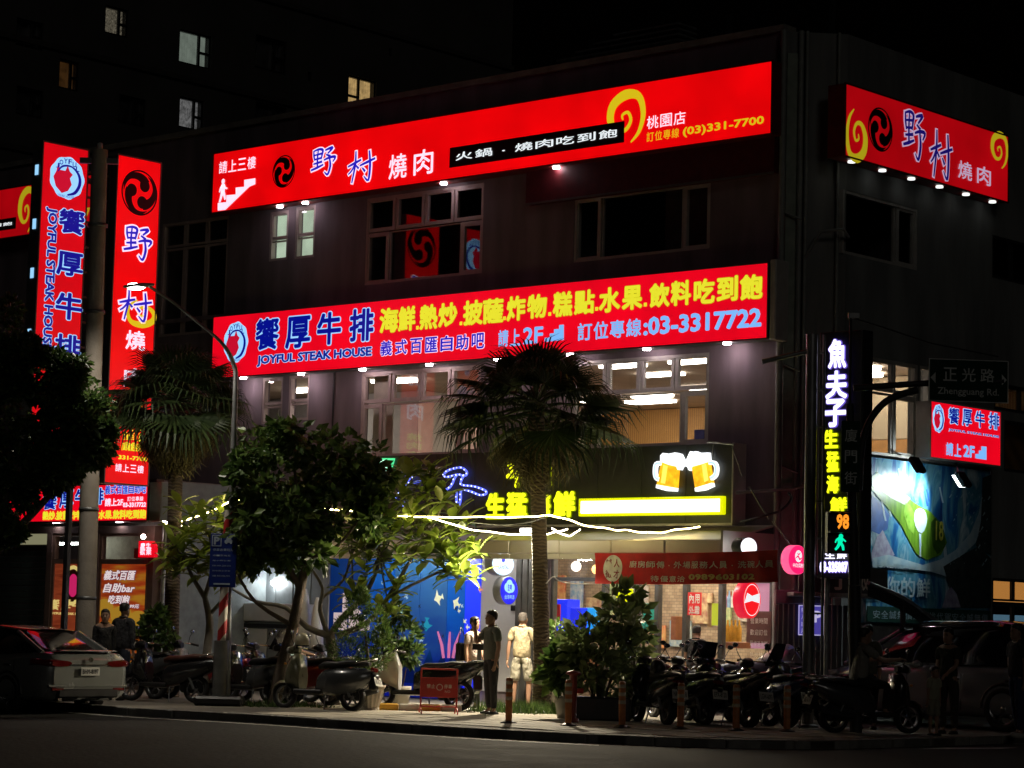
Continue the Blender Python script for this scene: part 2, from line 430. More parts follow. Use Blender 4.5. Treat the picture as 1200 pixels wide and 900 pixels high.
for j in range(0, 16):
    for i in range(-12, 16):
        lx = i * .9 + (.45 if j % 2 else 0) - 6.0; ly = -11.2 + j * .6
        q = FF.xz(lx, ly, 0)
        if inside(q.x, q.y, .62) and -3.9 < q.x < 5.6 and q.y < 45 and cnt < 295:
            o = bpy.data.objects.new('paving_slab', rnd.choice(slabs)); col.objects.link(o); o.parent = pavement
            o.location = (q.x, q.y, rnd.uniform(-.002, .002)); o.rotation_euler = (rnd.uniform(-.004, .004), rnd.uniform(-.004, .004), FF.rz); cnt += 1
for i, (x0, y0, x1, y1) in enumerate([(1028, 869, 1112, 874), (1112, 874.5, 1200, 881), (1218, 869, 1290, 875)]):
    a = G(x0, (y0 + y1) / 2, RZ); b = G(x1, (y0 + y1) / 2, RZ); hw = Vector((0, .32, 0))
    solo(MB().quad(*[tuple(p + Vector((0, 0, .004))) for p in (a - hw + Vector((-.5, 0, 0)), b - hw + Vector((-.5, 0, 0)), b + hw, a + hw)]), 'road_marking', M_line, kind='structure')
cb = MB(); a0 = E2[0]
pts = [(p.x, p.y - .55, RZ + .004) for p in E2 if p.x < 1.5]; pt2 = [(p.x, p.y - .70, RZ + .004) for p in E2 if p.x < 1.5]
for i in range(len(pts) - 1): cb.quad(pt2[i], pt2[i + 1], pts[i + 1], pts[i])
solo(cb, 'edge_line', M_line, kind='structure')

# ------------------------------------------------------------------ corner building
bld = thing('restaurant_building', 'three storey grey corner building carrying the big red signs, second floor rooms lit', 'building', (0, 0, 0), frame=FF)
FRinFF = FF.I @ FR.M; FCinFF = FF.I @ FC.M
def wall(mb, x0, z0, x1, z1, th, holes):
    xs = sorted({x0, x1, *[h[0] for h in holes], *[h[2] for h in holes]}); zs = sorted({z0, z1, *[h[1] for h in holes], *[h[3] for h in holes]})
    xs = [x for x in xs if x0 <= x <= x1]; zs = [z for z in zs if z0 <= z <= z1]
    sol = lambda i, j: 0 <= i < len(xs) - 1 and 0 <= j < len(zs) - 1 and not any(h[0] <= (xs[i] + xs[i + 1]) / 2 <= h[2] and h[1] <= (zs[j] + zs[j + 1]) / 2 <= h[3] for h in holes)
    for i in range(len(xs) - 1):
        for j in range(len(zs) - 1):
            if not sol(i, j): continue
            a, b, c, d = xs[i], xs[i + 1], zs[j], zs[j + 1]
            mb.quad((a, 0, c), (b, 0, c), (b, 0, d), (a, 0, d)); mb.quad((b, th, c), (a, th, c), (a, th, d), (b, th, d))
            if not sol(i - 1, j): mb.quad((a, th, c), (a, 0, c), (a, 0, d), (a, th, d))
            if not sol(i + 1, j): mb.quad((b, 0, c), (b, th, c), (b, th, d), (b, 0, d))
            if not sol(i, j - 1): mb.quad((a, th, c), (b, th, c), (b, 0, c), (a, 0, c))
            if not sol(i, j + 1): mb.quad((a, 0, d), (b, 0, d), (b, th, d), (a, th, d))
    return mb
# openings on the front wall (pixels of the photograph -> metres)
W3a = FF.rect(430, 233, 564.5, 320); W3b = FF.rect(673.5, 232.5, 831.5, 291)
W3c = FF.rect(317, 249, 336.5, 304); W3d = FF.rect(347, 243, 368, 301)
W3e = FF.rect(191, 263, 263, 388)
W2a = FF.rect(424, 437, 561, 531); W2b = FF.rect(671, 424, 829.5, 520.5)
W2c = FF.rect(308, 443, 330, 496); W2d = FF.rect(339, 440, 361, 492)
for q in (W3a, W3b, W2a, W2b): pass
SHOP = (FF.px(644, 700)[0], .02, FF.px(906, 700)[0], 2.9)
holesF = [W3a, W3b, W3c, W3d, W3e, W2a, W2b, W2c, W2d, SHOP]
LX = -31.0
TOP = 12.2
part(wall(MB(), LX, 0, 0, TOP, .22, holesF), 'front_wall', M_wall, bld)
cw = (C2 - C1).length
part(wall(MB(), 0, 0, cw, TOP, .22, []), 'corner_wall', M_wallr, bld, M=FCinFF)
R3 = FR.rect(988.5, 222, 1075, 317); R2 = FR.rect(988.5, 412, 1075, 539); R2b = FR.rect(1078, 428, 1089.5, 541)
R2c = FR.rect(1165, 448, 1230, 490); R2d = FR.rect(1177, 492, 1240, 560); R1 = FR.rect(1163, 677, 1230, 740); R3b = FR.rect(1163, 275, 1225, 340)
part(wall(MB(), .0, 0, 17, TOP, .22, [R3, R2, R2b, R2c, R2d, R1, R3b]), 'side_wall', M_wallr, bld, M=FRinFF)
rf = MB()
for z, nm in ((TOP - .5, 'roof'),):
    a = [FF.xz(LX, .2, z), FF.xz(-.05, .2, z), FF.I @ FF.o]
    q = [(LX, .2), (-.05, .2)] + [tuple((FRinFF @ Vector(p))[:2]) for p in ((.1, .2, 0), (17, .2, 0))] + [(LX + 4, 14), (LX, 14)]
    rf._a([(x, y, z) for x, y in q], [tuple(range(len(q)))])
part(rf, 'roof', M_conc, bld)
cp = MB().box(LX, -.08, TOP, 0, .3, TOP + .12); part(cp, 'parapet_cap', M_conc, bld)
# storey bands (fine joints) and wall seams
sb = MB()
for z in (3.75, 8.0): sb.box(LX, -.03, z, -.02, .005, z + .09)
part(sb, 'string_course', M_wall, bld)
sb = MB()
for px in (391, 640): x = FF.px(px, 450)[0]; sb.box(x, -.02, 3.9, x + .03, .005, 7.9)
part(sb, 'wall_joint', M_dark, bld)

def window(fr, rect, sashes, mframe, parent, M=None, inset=.06, fw=.055, fixed_border=.03, gl=None, label=None):
    x0, z0, x1, z1 = rect; W_, H_ = x1 - x0, z1 - z0
    f = MB(); fw2 = fw
    f.box(x0, inset - .05, z0, x0 + fw2, inset + .06, z1); f.box(x1 - fw2, inset - .05, z0, x1, inset + .06, z1)
    f.box(x0 + fw2, inset - .05, z1 - fw2, x1 - fw2, inset + .06, z1); f.box(x0 + fw2, inset - .05, z0, x1 - fw2, inset + .06, z0 + fw2)
    wnd = part(f, 'window', mframe, parent, M=M, label=label)
    for s in sashes:
        a, b, c, d = x0 + s[0] * W_, z0 + s[1] * H_, x0 + s[2] * W_, z0 + s[3] * H_
        bw = s[4] if len(s) > 4 else .07
        a += .012; b += .012; c -= .012; d -= .012
        g = MB(); y0, y1 = inset - .03 if bw > .05 else inset - .01, inset + .045
        g.box(a, y0, b, a + bw, y1, d); g.box(c - bw, y0, b, c, y1, d); g.box(a + bw, y0, d - bw, c - bw, y1, d); g.box(a + bw, y0, b, c - bw, y1, b + bw)
        part(g, 'sash', mframe, wnd, M=M)
        part(MB().box(a + bw, inset + .005, b + bw, c - bw, inset + .013, d - bw), 'pane', gl or (s[5] if len(s) > 5 else M_glass), wnd, M=M)
    return wnd
four = lambda sp: [(i / 4, sp, (i + 1) / 4, 1, .075) for i in range(4)]
window(FF, W3a, four(.60) + [(0, 0, .2, .6, .08), (.2, 0, .81, .6, .02), (.81, 0, 1, .6, .09)], M_frame, bld)
window(FF, W3b, [(0, 0, .2, 1, .08), (.2, 0, .8, 1, .025), (.8, 0, 1, 1, .08)], M_frame2, bld)
window(FF, W3c, [(0, .42, 1, 1, .07), (0, 0, 1, .42, .03)], M_frame, bld)
window(FF, W3d, [(0, .42, 1, 1, .07), (0, 0, 1, .42, .03)], M_frame, bld)
window(FF, W3e, [(0, .78, .33, 1, .05), (.33, .78, .66, 1, .05), (.66, .78, 1, 1, .05), (0, 0, .33, .78, .05), (.33, 0, .66, .78, .05), (.66, 0, 1, .78, .05)], M_frame, bld)
window(FF, W2a, four(.63) + [(0, 0, .18, .63, .08), (.18, 0, .82, .63, .03), (.82, 0, 1, .63, .08)], M_frame, bld)
window(FF, W2b, four(.60) + [(0, 0, .19, .6, .08), (.19, 0, .80, .6, .03), (.80, 0, 1, .6, .09)], M_frame2, bld)
window(FF, W2c, [(0, .4, 1, 1, .06), (0, 0, 1, .4, .04)], M_frame, bld)
window(FF, W2d, [(0, .4, 1, 1, .06), (0, 0, 1, .4, .04)], M_frame, bld)
window(FR, R3, [(0, 0, .72, 1, .04), (.72, 0, 1, 1, .09)], M_frame2, bld, M=FRinFF)
window(FR, R2, [(0, .66, .36, 1, .06), (.36, .66, .68, 1, .06), (.68, .66, 1, 1, .06), (0, 0, .68, .66, .04), (.68, 0, 1, .66, .09)], M_frame2, bld, M=FRinFF)
window(FR, R2b, [(0, 0, 1, 1, .03)], M_frame2, bld, M=FRinFF)
window(FR, R2c, [(0, 0, .5, 1, .04), (.5, 0, 1, 1, .04)], M_dark, bld, M=FRinFF)
window(FR, R2d, [(0, 0, 1, 1, .05)], M_dark, bld, M=FRinFF)
window(FR, R3b, [(0, 0, .4, 1, .05), (.4, 0, 1, 1, .05)], M_dark, bld, M=FRinFF)
window(FR, R1, [(0, .55, .4, 1, .04), (.4, .55, 1, 1, .04), (0, 0, .4, .52, .04), (.4, 0, 1, .52, .04)], M_dark, bld, M=FRinFF)

# rooms
M_wood = bands('cedar_slats', (.62, .34, .10), (.42, .20, .05), 5, .5, 'X', 1.2)
M_ceil = mat('ceiling_tiles', (.62, .50, .38), .8, var=.12, scale=2)
M_floor = mat('room_floor', (.25, .2, .16), .6, var=.2)
M_lamp = glow('ceiling_panel', (1.0, .92, .80), 15)
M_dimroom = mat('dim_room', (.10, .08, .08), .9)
Z2, C2z = 4.05, 6.60
def room(fr_M, x0, x1, y0, y1, z0, z1, mw, mc, mf, back=None, side=None):
    part(MB().quad((x0, y1, z0), (x1, y1, z0), (x1, y1, z1), (x0, y1, z1)), 'back_wall', back or mw, bld, M=fr_M)
    part(MB().quad((x0, y0, z1), (x0, y1, z1), (x1, y1, z1), (x1, y0, z1)), 'ceiling', mc, bld, M=fr_M)
    part(MB().quad((x0, y0, z0), (x1, y0, z0), (x1, y1, z0), (x0, y1, z0)), 'room_floor', mf, bld, M=fr_M)
    part(MB().quad((x0, y0, z0), (x0, y1, z0), (x0, y1, z1), (x0, y0, z1)), 'partition_wall', side or mw, bld, M=fr_M)
    part(MB().quad((x1, y1, z0), (x1, y0, z0), (x1, y0, z1), (x1, y1, z1)), 'partition_wall', side or mw, bld, M=fr_M)
part(MB().quad((-21, 9.5, Z2), (.7, 9.5, Z2), (.7, 9.5, C2z), (-21, 9.5, C2z)), 'back_wall', M_room, bld)
for z, nm, m_ in ((C2z, 'ceiling', M_ceil), (Z2, 'room_floor', M_floor)): part(MB().quad((-21, .24, z), (0, .24, z), (.55, .9, z), (.55, 9.5, z), (-21, 9.5, z)), nm, m_, bld)
part(MB().quad((-21, .24, Z2), (-21, 9.5, Z2), (-21, 9.5, C2z), (-21, .24, C2z)), 'partition_wall', M_room, bld)
M_grey = mat('grey_partition', (.42, .40, .38), .8, var=.1)
part(MB().box(-15.5, 9.3, Z2, .5, 9.45, C2z - .02), 'wood_panelling', M_wood, bld)
part(MB().box(-20, 3.4, Z2, -12.2, 3.5, C2z - .01), 'grey_partition', M_grey, bld)
part(MB().box(-12.18, 3.4, Z2, -12.1, 9, C2z - .01), 'grey_partition', M_room, bld)
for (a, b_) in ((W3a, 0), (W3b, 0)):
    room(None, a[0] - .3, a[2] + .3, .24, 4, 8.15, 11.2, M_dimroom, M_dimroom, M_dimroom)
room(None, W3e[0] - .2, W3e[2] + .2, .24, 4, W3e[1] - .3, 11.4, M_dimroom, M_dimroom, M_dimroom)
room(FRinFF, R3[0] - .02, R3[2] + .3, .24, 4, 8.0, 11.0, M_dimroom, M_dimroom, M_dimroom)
room(FRinFF, R2c[0] - .1, 16.5, .24, 3, Z2, 7.2, M_room, M_ceil, M_floor)
M_chev = bands('chevron_wood', (.42, .21, .06), (.22, .11, .04), 1.2, .5, 'DIAGONAL', .3)
part(MB().box(R2d[0] - .1, .5, R2d[1] - .1, R2d[2] + 1, .55, R2d[3] + .1), 'chevron_screen', M_chev, bld, M=FRinFF)
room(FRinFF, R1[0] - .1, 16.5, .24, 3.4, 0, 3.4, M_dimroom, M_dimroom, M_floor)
xq = R2c[0] - .2
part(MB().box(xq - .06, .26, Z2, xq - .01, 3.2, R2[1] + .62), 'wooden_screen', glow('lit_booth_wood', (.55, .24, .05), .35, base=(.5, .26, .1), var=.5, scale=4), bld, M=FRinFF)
part(MB().box(xq - .05, .26, R2[1] + .64, xq - .01, 3.2, C2z - .02), 'curtain', bands('curtain_beige', (.80, .66, .44), (.52, .40, .24), 3, .9, 'Y', 1.5), bld, M=FRinFF)
for xx, yy in ((3.9, .8), (3.2, 1.6), (4.2, 2.2)): part(MB().lathe([(0, 0), (.24, 0), (.24, .05)], 16, (xx, yy, C2z - .07)), 'ceiling_light', M_lamp, bld, M=FRinFF)
for yy in (.55, .85, 1.15): part(MB().tube([(xq - .5, yy, R2[1] - .1), (xq - .5, yy, R2[1] + .5)], .03, 6), 'lamp_stem', M_black, bld, M=FRinFF)
st = MB()
for i in range(5):
    x = R2[0] + .3 + i * .42; st.tube([(x, .9, R2[1] + .1), (x, .9, R2[1] + .55)], .015, 5); st.box(x - .09, .85, R2[1] + .55, x + .09, .97, R2[1] + .75)
part(st, 'bar_stool', M_black, bld, M=FRinFF)
M_crt = glow('lit_curtain', (.55, .70, .52), .75, base=(.5, .6, .5), var=.25, scale=2)
for q in (W3c, W3d): part(MB().box(q[0] - .1, .3, q[1] - .1, q[2] + .1, .32, q[3] + .1), 'frosted_blind', M_crt, bld)
M_blind = mat('pale_blind', (.62, .56, .46), .8, var=.15)
part(MB().box(W2a[0] + .05, .32, W2a[1], W2a[0] + .62, .34, W2a[3]), 'blind', M_blind, bld)
part(MB().box(-2.6, .9, Z2, -1.75, 1.3, 5.2), 'blue_cabinet', mat('blue_cabinet', (.10, .12, .40), .5), bld)

def lamp_area(name, fr, x, y, z, sx, sy, power, color=(1, .95, .88), rx=0.0):
    l = bpy.data.lights.new(name, 'AREA'); l.shape = 'RECTANGLE'; l.size = sx; l.size_y = sy; l.energy = power; l.color = color
    o = bpy.data.objects.new(name, l); col.objects.link(o); o.location = fr.xz(x, y, z); o.rotation_euler = (rx, 0, fr.rz); return o
def on_ceiling(fr, px, py, z):
    r = ray(px, py); q = CAM + r * ((z - CAM.z) / r.z); return fr.I @ q
cl = [(730, 430), (775, 440), (812, 425), (764, 465), (700, 470), (826, 455)]
k = 0
for px, py in cl + [(655, 470)]:
    q = on_ceiling(FF, px, py, C2z - .05)
    if .6 < q.y < 9.2: part(MB().box(q.x - .5, q.y - .15, C2z - .06, q.x + .5, q.y + .15, C2z - .004, .01), 'ceiling_light', M_lamp, bld)
for xx, yy in ((-11.0, 1.5), (-14.2, 2.0), (-1.2, 3.2), (-2.6, 6.0), (-9, 7.6)):
    part(MB().box(xx - .6, yy - .2, C2z - .06, xx + .6, yy + .2, C2z - .004, .01), 'ceiling_light', M_lamp, bld)
part(MB().box(R2c[0] + .1, 1.0, 6.9, R2c[0] + 1.3, 1.2, 7.0), 'ceiling_light', M_lamp, bld, M=FRinFF)
M_orange = glow('amber_panel', (.85, .36, .08), .55)
part(MB().box(R1[0] + .02, .5, 2.2, R1[2] + .6, .55, 2.62), 'amber_panel', M_orange, bld, M=FRinFF)
M_teal = glow('blue_backlight', (.12, .26, .38), .5)
part(MB().box(R1[0] + .0, .9, .7, R1[2] + .6, .95, 1.95), 'blue_backlit_shelf', M_teal, bld, M=FRinFF)
bt = MB()
for i in range(12): bt.lathe([(.035, 0), (.035, .16), (.012, .22), (.012, .28)], 6, (R1[0] + .12 + i * .13, .8, 1.15))
part(bt, 'bottle_row', mat('amber_glass', (.25, .12, .03), .2), bld, M=FRinFF)
# lamp seen through the small second floor window
part(MB().ball((W2c[0] + .35, 1.6, W2c[3] - .45), .09), 'bulb', M_lamp, bld)
# condenser pipes and cables on the chamfered corner
pp = MB()
for x, r_ in ((-.06, .06), (.26, .05), (.37, .035), (.95, .03)):
    pp.tube([(x, -.07, .1), (x, -.07, TOP)], r_, 8)
for z in (4.4, 6.2, 8.9): pp.tube([(0, -.09, z), (.3, -.12, z - .12)], .02, 6)
pp.tube([(.36, -.1, 8.1), (.6, -.3, 8.55), (1.0, -.35, 8.6), (1.15, -.1, 8.5)], .03, 6)
pp.tube([(.95, -.1, 4.6), (.55, -.25, 4.1), (.2, -.2, 4.0), (-.8, -.1, 3.9)], .03, 6)
part(pp, 'drain_pipe', mat('pipe_grey', (.33, .35, .33), .5, var=.2), bld, M=FCinFF)
part(MB().box(.02, -.03, .3, .25, .004, TOP - .4), 'pale_panel', mat('pale_green_wall', (.38, .44, .37), .8, var=.2, bump=.2), bld, M=FCinFF)
# ------------------------------------------------------------------ emblem drawings (flat print on the signs)
YE = [([(12, 92), (13, 74), (17, 58)], [4, 6, 4]), ([(14, 91), (32, 95), (46, 90), (44, 74), (41, 60)], [4, 6, 8, 6, 4]), ([(16, 76), (44, 79)], [4, 6]),
      ([(29, 92), (27, 62), (28, 32)], [4, 6, 6]), ([(15, 61), (43, 64)], [4, 6]), ([(12, 46), (45, 51)], [4, 7]), ([(4, 26), (26, 32), (50, 40)], [5, 7, 4]),
      ([(56, 88), (70, 92), (84, 93), (66, 76)], [4, 7, 8, 4]), ([(60, 73), (76, 65)], [4, 7]), ([(52, 55), (74, 61), (95, 60), (86, 45)], [4, 7, 8, 3]), ([(73, 60), (77, 32), (68, 4), (55, 14)], [5, 8, 7, 2])]
CUN = [([(0, 56), (24, 64), (48, 72)], [4, 7, 5]), ([(28, 100), (27, 60), (16, 4)], [4, 7, 4]), ([(27, 62), (14, 42), (2, 32)], [5, 5, 3]), ([(28, 58), (40, 46)], [4, 6]),
       ([(44, 54), (72, 62), (100, 70)], [4, 7, 5]), ([(78, 96), (82, 50), (77, 6), (60, 20)], [5, 8, 7, 2]), ([(54, 46), (64, 34)], [4, 7])]
def brush(root, strokes, box, y, m1, m2, grow=.028):
    a, b = MB(), MB()
    for i, (p, wd) in enumerate(strokes):
        ribbon(a, p, wd, y - .002 - i * .0004, box=box, grow=grow); ribbon(b, p, wd, y - .010 - i * .0004, box=box, grow=.004)
    part(a, 'character_outline', m2, root); part(b, 'brush_character', m1, root)
def disc(mb, cx, cz, rx, rz, y, n=32, a0=0):
    mb._a([(cx + rx * math.cos(2 * math.pi * i / n), y, cz + rz * math.sin(2 * math.pi * i / n)) for i in range(n)], [tuple(range(n))]); return mb
def tomoe(root, cx, cz, r, y, m, mr, flip=1):
    a = MB()
    n = 40; v = []
    for i in range(n):
        t = 2 * math.pi * i / n; v += [(cx + r * 1.08 * math.cos(t), y - .002, cz + r * 1.08 * math.sin(t)), (cx + r * math.cos(t), y - .002, cz + r * math.sin(t))]
    a._a(v, [(2 * i, 2 * i + 1, (2 * i + 3) % (2 * n), (2 * i + 2) % (2 * n)) for i in range(n)])
    part(a, 'emblem_ring', mr, root)
    b = MB()
    for k in range(3):
        t0 = 2 * math.pi * k / 3 + .9
        disc(b, cx + .47 * r * math.cos(t0), cz + .47 * r * math.sin(t0), .30 * r, .30 * r, y - .004 - k * .0008, 20)
        pts = []; wd = []
        for i in range(9):
            u = i / 8; t = t0 + flip * u * 2.25; rr = r * (.58 + .36 * min(1, u * 1.5)); pts.append((cx + rr * math.cos(t), cz + rr * math.sin(t))); wd.append(r * (.50 * (1 - u) ** .8 + .02))
        ribbon(b, pts, wd, y - .0044 - k * .0008)
    part(b, 'emblem', m, root)
SW = ([(66, 0), (88, 20), (98, 55), (85, 90), (50, 97), (17, 80), (10, 50), (28, 27), (52, 27), (65, 44), (57, 61), (42, 57), (44, 47)], [3, 9, 13, 16, 22, 21, 18, 12, 9, 8, 7, 6, 3])
def swirl(root, box, y, m, mirror=False, up=False):
    pts = [((100 - p[0]) if mirror else p[0], (100 - p[1]) if up else p[1]) for p in SW[0]]
    part(ribbon(MB(), pts, SW[1], y, box=box), 'cloud_swirl', m, root)
M_bull = glow('bull_red', (.62, .005, .03), .9, sample=False)
def bull(root, x0, z0, x1, z1, y, ml=None, mn=None):
    ml = ml or M_ltblue; mn = mn or M_navy
    T = lambda p: (x0 + p[0] * (x1 - x0) / 100, z0 + p[1] * (z1 - z0) / 100)
    a = MB(); cx, cz = T((50, 50)); hw, hh = (x1 - x0) / 2, (z1 - z0) / 2
    v = []
    for i in range(48):
        t = 2 * math.pi * i / 48; k = 1 + .03 * math.cos(9 * t); v.append((cx + hw * k * math.cos(t), y - .002, cz + hh * k * math.sin(t)))
    a._a(v, [tuple(range(48))]); part(a, 'emblem_badge', ml, root)
    box = (x0, z0, x1, z1)
    b = MB(); ribbon(b, [(22, 62), (36, 76), (62, 78), (83, 62), (87, 40), (74, 18), (52, 10)], [3, 5, 4, 7, 9, 8, 3], y - .008, box=box); 
    for i, ch in enumerate('JOYFUL'):
        t = R(140 - i * 20); px_, pz_ = 50 + 38 * math.cos(t), 50 + 40 * math.sin(t); p0, p1 = T((px_ - 5.5, pz_ - 6)), T((px_ + 5.5, pz_ + 6))
        put_text(b, ch, p0[0], p0[1], p1[0], p1[1], y - .010, .02)
    p0, p1 = T((24, 3)), T((72, 9)); put_text(b, 'STEAK HOUSE', p0[0], p0[1], p1[0], p1[1], y - .010)
    part(b, 'emblem_lettering', mn, root)
    c = MB(); pl = [(22, 82), (29, 66), (44, 66), (50, 80), (57, 66), (66, 60), (58, 50), (64, 36), (54, 20), (36, 12), (18, 26), (10, 48), (18, 62)]
    c._a([(T(p)[0], y - .006, T(p)[1]) for p in pl], [tuple(range(len(pl)))]); part(c, 'bull_head', M_bull, root)
def letters(root, body, rect, y, m, bold=.0, outline=None, mo=None, row=False, colm=False, name='lettering', **k):
    f = put_row if row else put_col if colm else put_text
    if outline:
        if row or colm: f(mb := MB(), body, *rect, y - .003, bold=outline, ref=bold, **k)
        else: put_text(mb := MB(), body, *rect, y - .003, bold=outline, ref=bold, **k)
        part(mb, name + '_outline', mo, root)
    part(f(MB(), body, *rect, y - .010, bold=bold, **k), name, m, root)
def sign_box(name, label, cat, fr, rect, off, depth, m, group=None, bw=.03, casem=None, back=None):
    x0, z0, x1, z1 = rect
    root = thing(name, label, cat, ((x0 + x1) / 2, -off, z0), frame=fr, group=group)
    part(MB().box(x0, -off, z0, x1, -off + depth, z1, .01), 'sign_case', casem or M_case, root)
    part(MB().box(x0 + bw, -off - .008, z0 + bw, x1 - bw, -off + .003, z1 - bw), 'face_panel', m, root)
    t = MB(); t.box(x0 - .012, -off - .02, z0 - .012, x1 + .012, -off + .01, z0 + bw); t.box(x0 - .012, -off - .02, z1 - bw, x1 + .012, -off + .01, z1 + .012)
    t.box(x0 - .012, -off - .02, z0 + bw, x0 + bw, -off + .01, z1 - bw); t.box(x1 - bw, -off - .02, z0 + bw, x1 + .012, -off + .01, z1 - bw)
    part(t, 'sign_trim', casem or M_case, root)
    return root, -off - .012
def downlights(root, fr, pxs, z, off, n=None):
    for px, py in pxs:
        x, _ = fr.px(px, py, off); part(MB().lathe([(0, 0), (.07, 0), (.07, .03), (.06, .04)], 12, (x, -off, z - .04)), 'downlight', n or M_dl, root)

# ---- top sign on the front wall
O1 = .42
r1 = FF.rect(250.8, 180, 904.5, 157, O1)
s1, y = sign_box('rooftop_sign', 'long bright red sign board along the front wall top with a staircase figure', 'sign', FF, r1, O1, .36, M_red, bw=.02, casem=mat('red_case', (.20, .01, .01), .5))
rr = lambda a, b, c, d, o=O1: FF.rect(a, b, c, d, o)
letters(s1, '請上三樓', rr(257, 190, 301, 197), y, M_whi, .008, row=True)
fg = MB(); b0 = rr(256, 211, 268, 237)   # walking figure
T = lambda q, b: (b[0] + q[0] * (b[2] - b[0]) / 100, b[1] + q[1] * (b[3] - b[1]) / 100)
disc(fg, *T((50, 90), b0), .055, .06, y - .01, 12)
for pts, wd in (([(52, 80), (50, 62), (48, 46)], [20, 34, 26]), ([(46, 48), (36, 24), (24, 4)], [22, 16, 12]), ([(52, 48), (66, 30), (74, 12)], [22, 16, 12]), ([(46, 76), (28, 62), (20, 46)], [12, 10, 8]), ([(58, 76), (72, 62), (90, 58)], [12, 10, 8])):
    ribbon(fg, pts, wd, y - .011, box=b0)
part(fg, 'walking_figure', M_whi, s1)
q = [FF.px(a, b, O1) for a, b in ((256, 247), (256, 238), (266, 237), (266, 229), (277, 228), (277, 220), (287, 219), (287, 211), (300, 209), (300, 216), (293, 219), (265, 246))]
part(MB()._a([(a, y - .008, b) for a, b in q], [tuple(range(len(q)))]), 'stair_pictogram', M_whi, s1)
c0 = FF.px(333, 201, O1); tomoe(s1, c0[0], c0[1], .325, y, M_ink, M_ink)
brush(s1, YE, rr(366, 211, 395, 172), y, M_blue, M_whi) if False else None
b1 = FF.px(364, 209, O1); b2 = FF.px(396, 170, O1); brush(s1, YE, (b1[0], b1[1], b2[0], b2[1]), y, M_blue, M_whi)
b1 = FF.px(408, 217, O1); b2 = FF.px(441, 174, O1); brush(s1, CUN, (b1[0], b1[1], b2[0], b2[1]), y, M_blue, M_whi)
letters(s1, '燒', rr(457, 182, 477, 208), y, M_whi, .012); letters(s1, '肉', rr(486, 177, 508, 203), y, M_whi, .012)
q = rr(528, 173.5, 732, 167)
part(MB().box(q[0] - .03, y - .004, q[1] - .03, q[2] + .03, y + .002, q[3] + .03), 'plaque_border', M_red, s1)
part(MB().box(q[0], y - .010, q[1], q[2], y + .002, q[3]), 'black_plaque', M_ink, s1)
M_plw = glow('ink_plaque_white', (.85, .92, .95), 1.0, sample=False)
letters(s1, '火鍋·燒肉吃到飽', (q[0] + .14, q[1] + .12, q[2] - .12, q[3] - .12), y - .012, M_plw, .012, row=True)
b1 = FF.px(711, 176, O1); b2 = FF.px(756, 106, O1)
swirl(s1, (b1[0], FF.px(733, 168, O1)[1], b2[0], b2[1]), y - .008, M_gold)
letters(s1, '桃園店', rr(758, 137, 805, 145), y, M_whi, .005, row=True)
letters(s1, '訂位專線', rr(758, 155.5, 797, 161), y, M_gold, .004, row=True)
letters(s1, '(03)331-7700', rr(801, 149.5, 896, 148), y, M_gold, .028)
downlights(s1, FF, [(328, 238), (358, 234), (520, 212), (652, 192)], r1[1], O1 - .15, M_dl3)
q = FF.rect(617, 197, 907, 202, .2)
fb = thing('maroon_fascia_board', 'unlit dark maroon board hanging under the right half of the top front sign', 'board', ((q[0] + q[2]) / 2, -.2, q[1]), frame=FF)
part(MB().box(q[0], -.2, q[1], q[2], -.01, r1[1] + .3), 'board_panel', mat('maroon_sheet', (.13, .014, .018), .5, var=.3), fb)
part(MB().box(q[0], -.215, q[1] - .02, q[2], -.2, q[1] + .02), 'edge_trim', M_case, fb)

# ---- middle sign
O2 = .42
r2 = FF.rect(250.5, 371.5, 906, 396, O2)
r2f = FF.rect(250.5, 371.5, 899.5, 396.5, O2)
s2, y = sign_box('steakhouse_sign', 'long crimson sign board with yellow menu lettering between the second and third floors', 'sign', FF, (r2f[0], r2f[1], r2f[2], r2f[3]), O2, .4, M_red2, bw=.015, casem=M_case)
part(MB().box(r2f[2] + .02, -O2 - .0, r2f[1] - .03, r2f[2] + .16, -O2 + .4, r2f[3] + .05, .02), 'end_cap', M_frame2, s2)
rr = lambda a, b, c, d, o=O2: FF.rect(a, b, c, d, o)
b1 = FF.px(262, 426, O2); b2 = FF.px(292, 376, O2); bull(s2, b1[0], b1[1], b2[0], b2[1], y)
for i, (ch, (a, b, c, d)) in enumerate(zip('饗厚牛排', ((301, 374, 327, 409), (336, 372, 364, 407), (373, 367, 400, 403), (411, 363, 438, 399)))):
    letters(s2, ch, rr(a, b, c, d), y, M_navy, .03, outline=.062, mo=M_ltblue)
letters(s2, 'JOYFUL STEAK HOUSE', rr(302, 417, 436, 420), y, M_navy, .035, outline=.075, mo=M_ltblue, gap=.95)
put = [(446, 362, 467, 389), (468, 360, 487, 387), (493, 358, 513, 385), (515, 356, 536, 382), (544, 353, 566, 380), (567, 351, 590, 378), (595, 348, 616, 375), (619, 346, 641, 372),
       (649, 343, 671, 370), (674, 341, 697, 367), (703, 338, 727, 365), (730, 336, 753, 362), (762, 333, 785, 359), (787, 330, 810, 357), (814, 328, 838, 355), (841, 325, 865, 352), (868, 323, 894, 350)]
M_yo = glow('ink_yellow_rim', (.45, .42, .01), .9, sample=False)
mbY, mbO = MB(), MB()
for ch, q in zip('海鮮熱炒披薩炸物糕點水果飲料吃到飽', put):
    put_text(mbY, ch, *rr(*q), y - .010, bold=.034)
    put_text(mbO, ch, *rr(*q), y - .003, bold=.055, ref=.034)
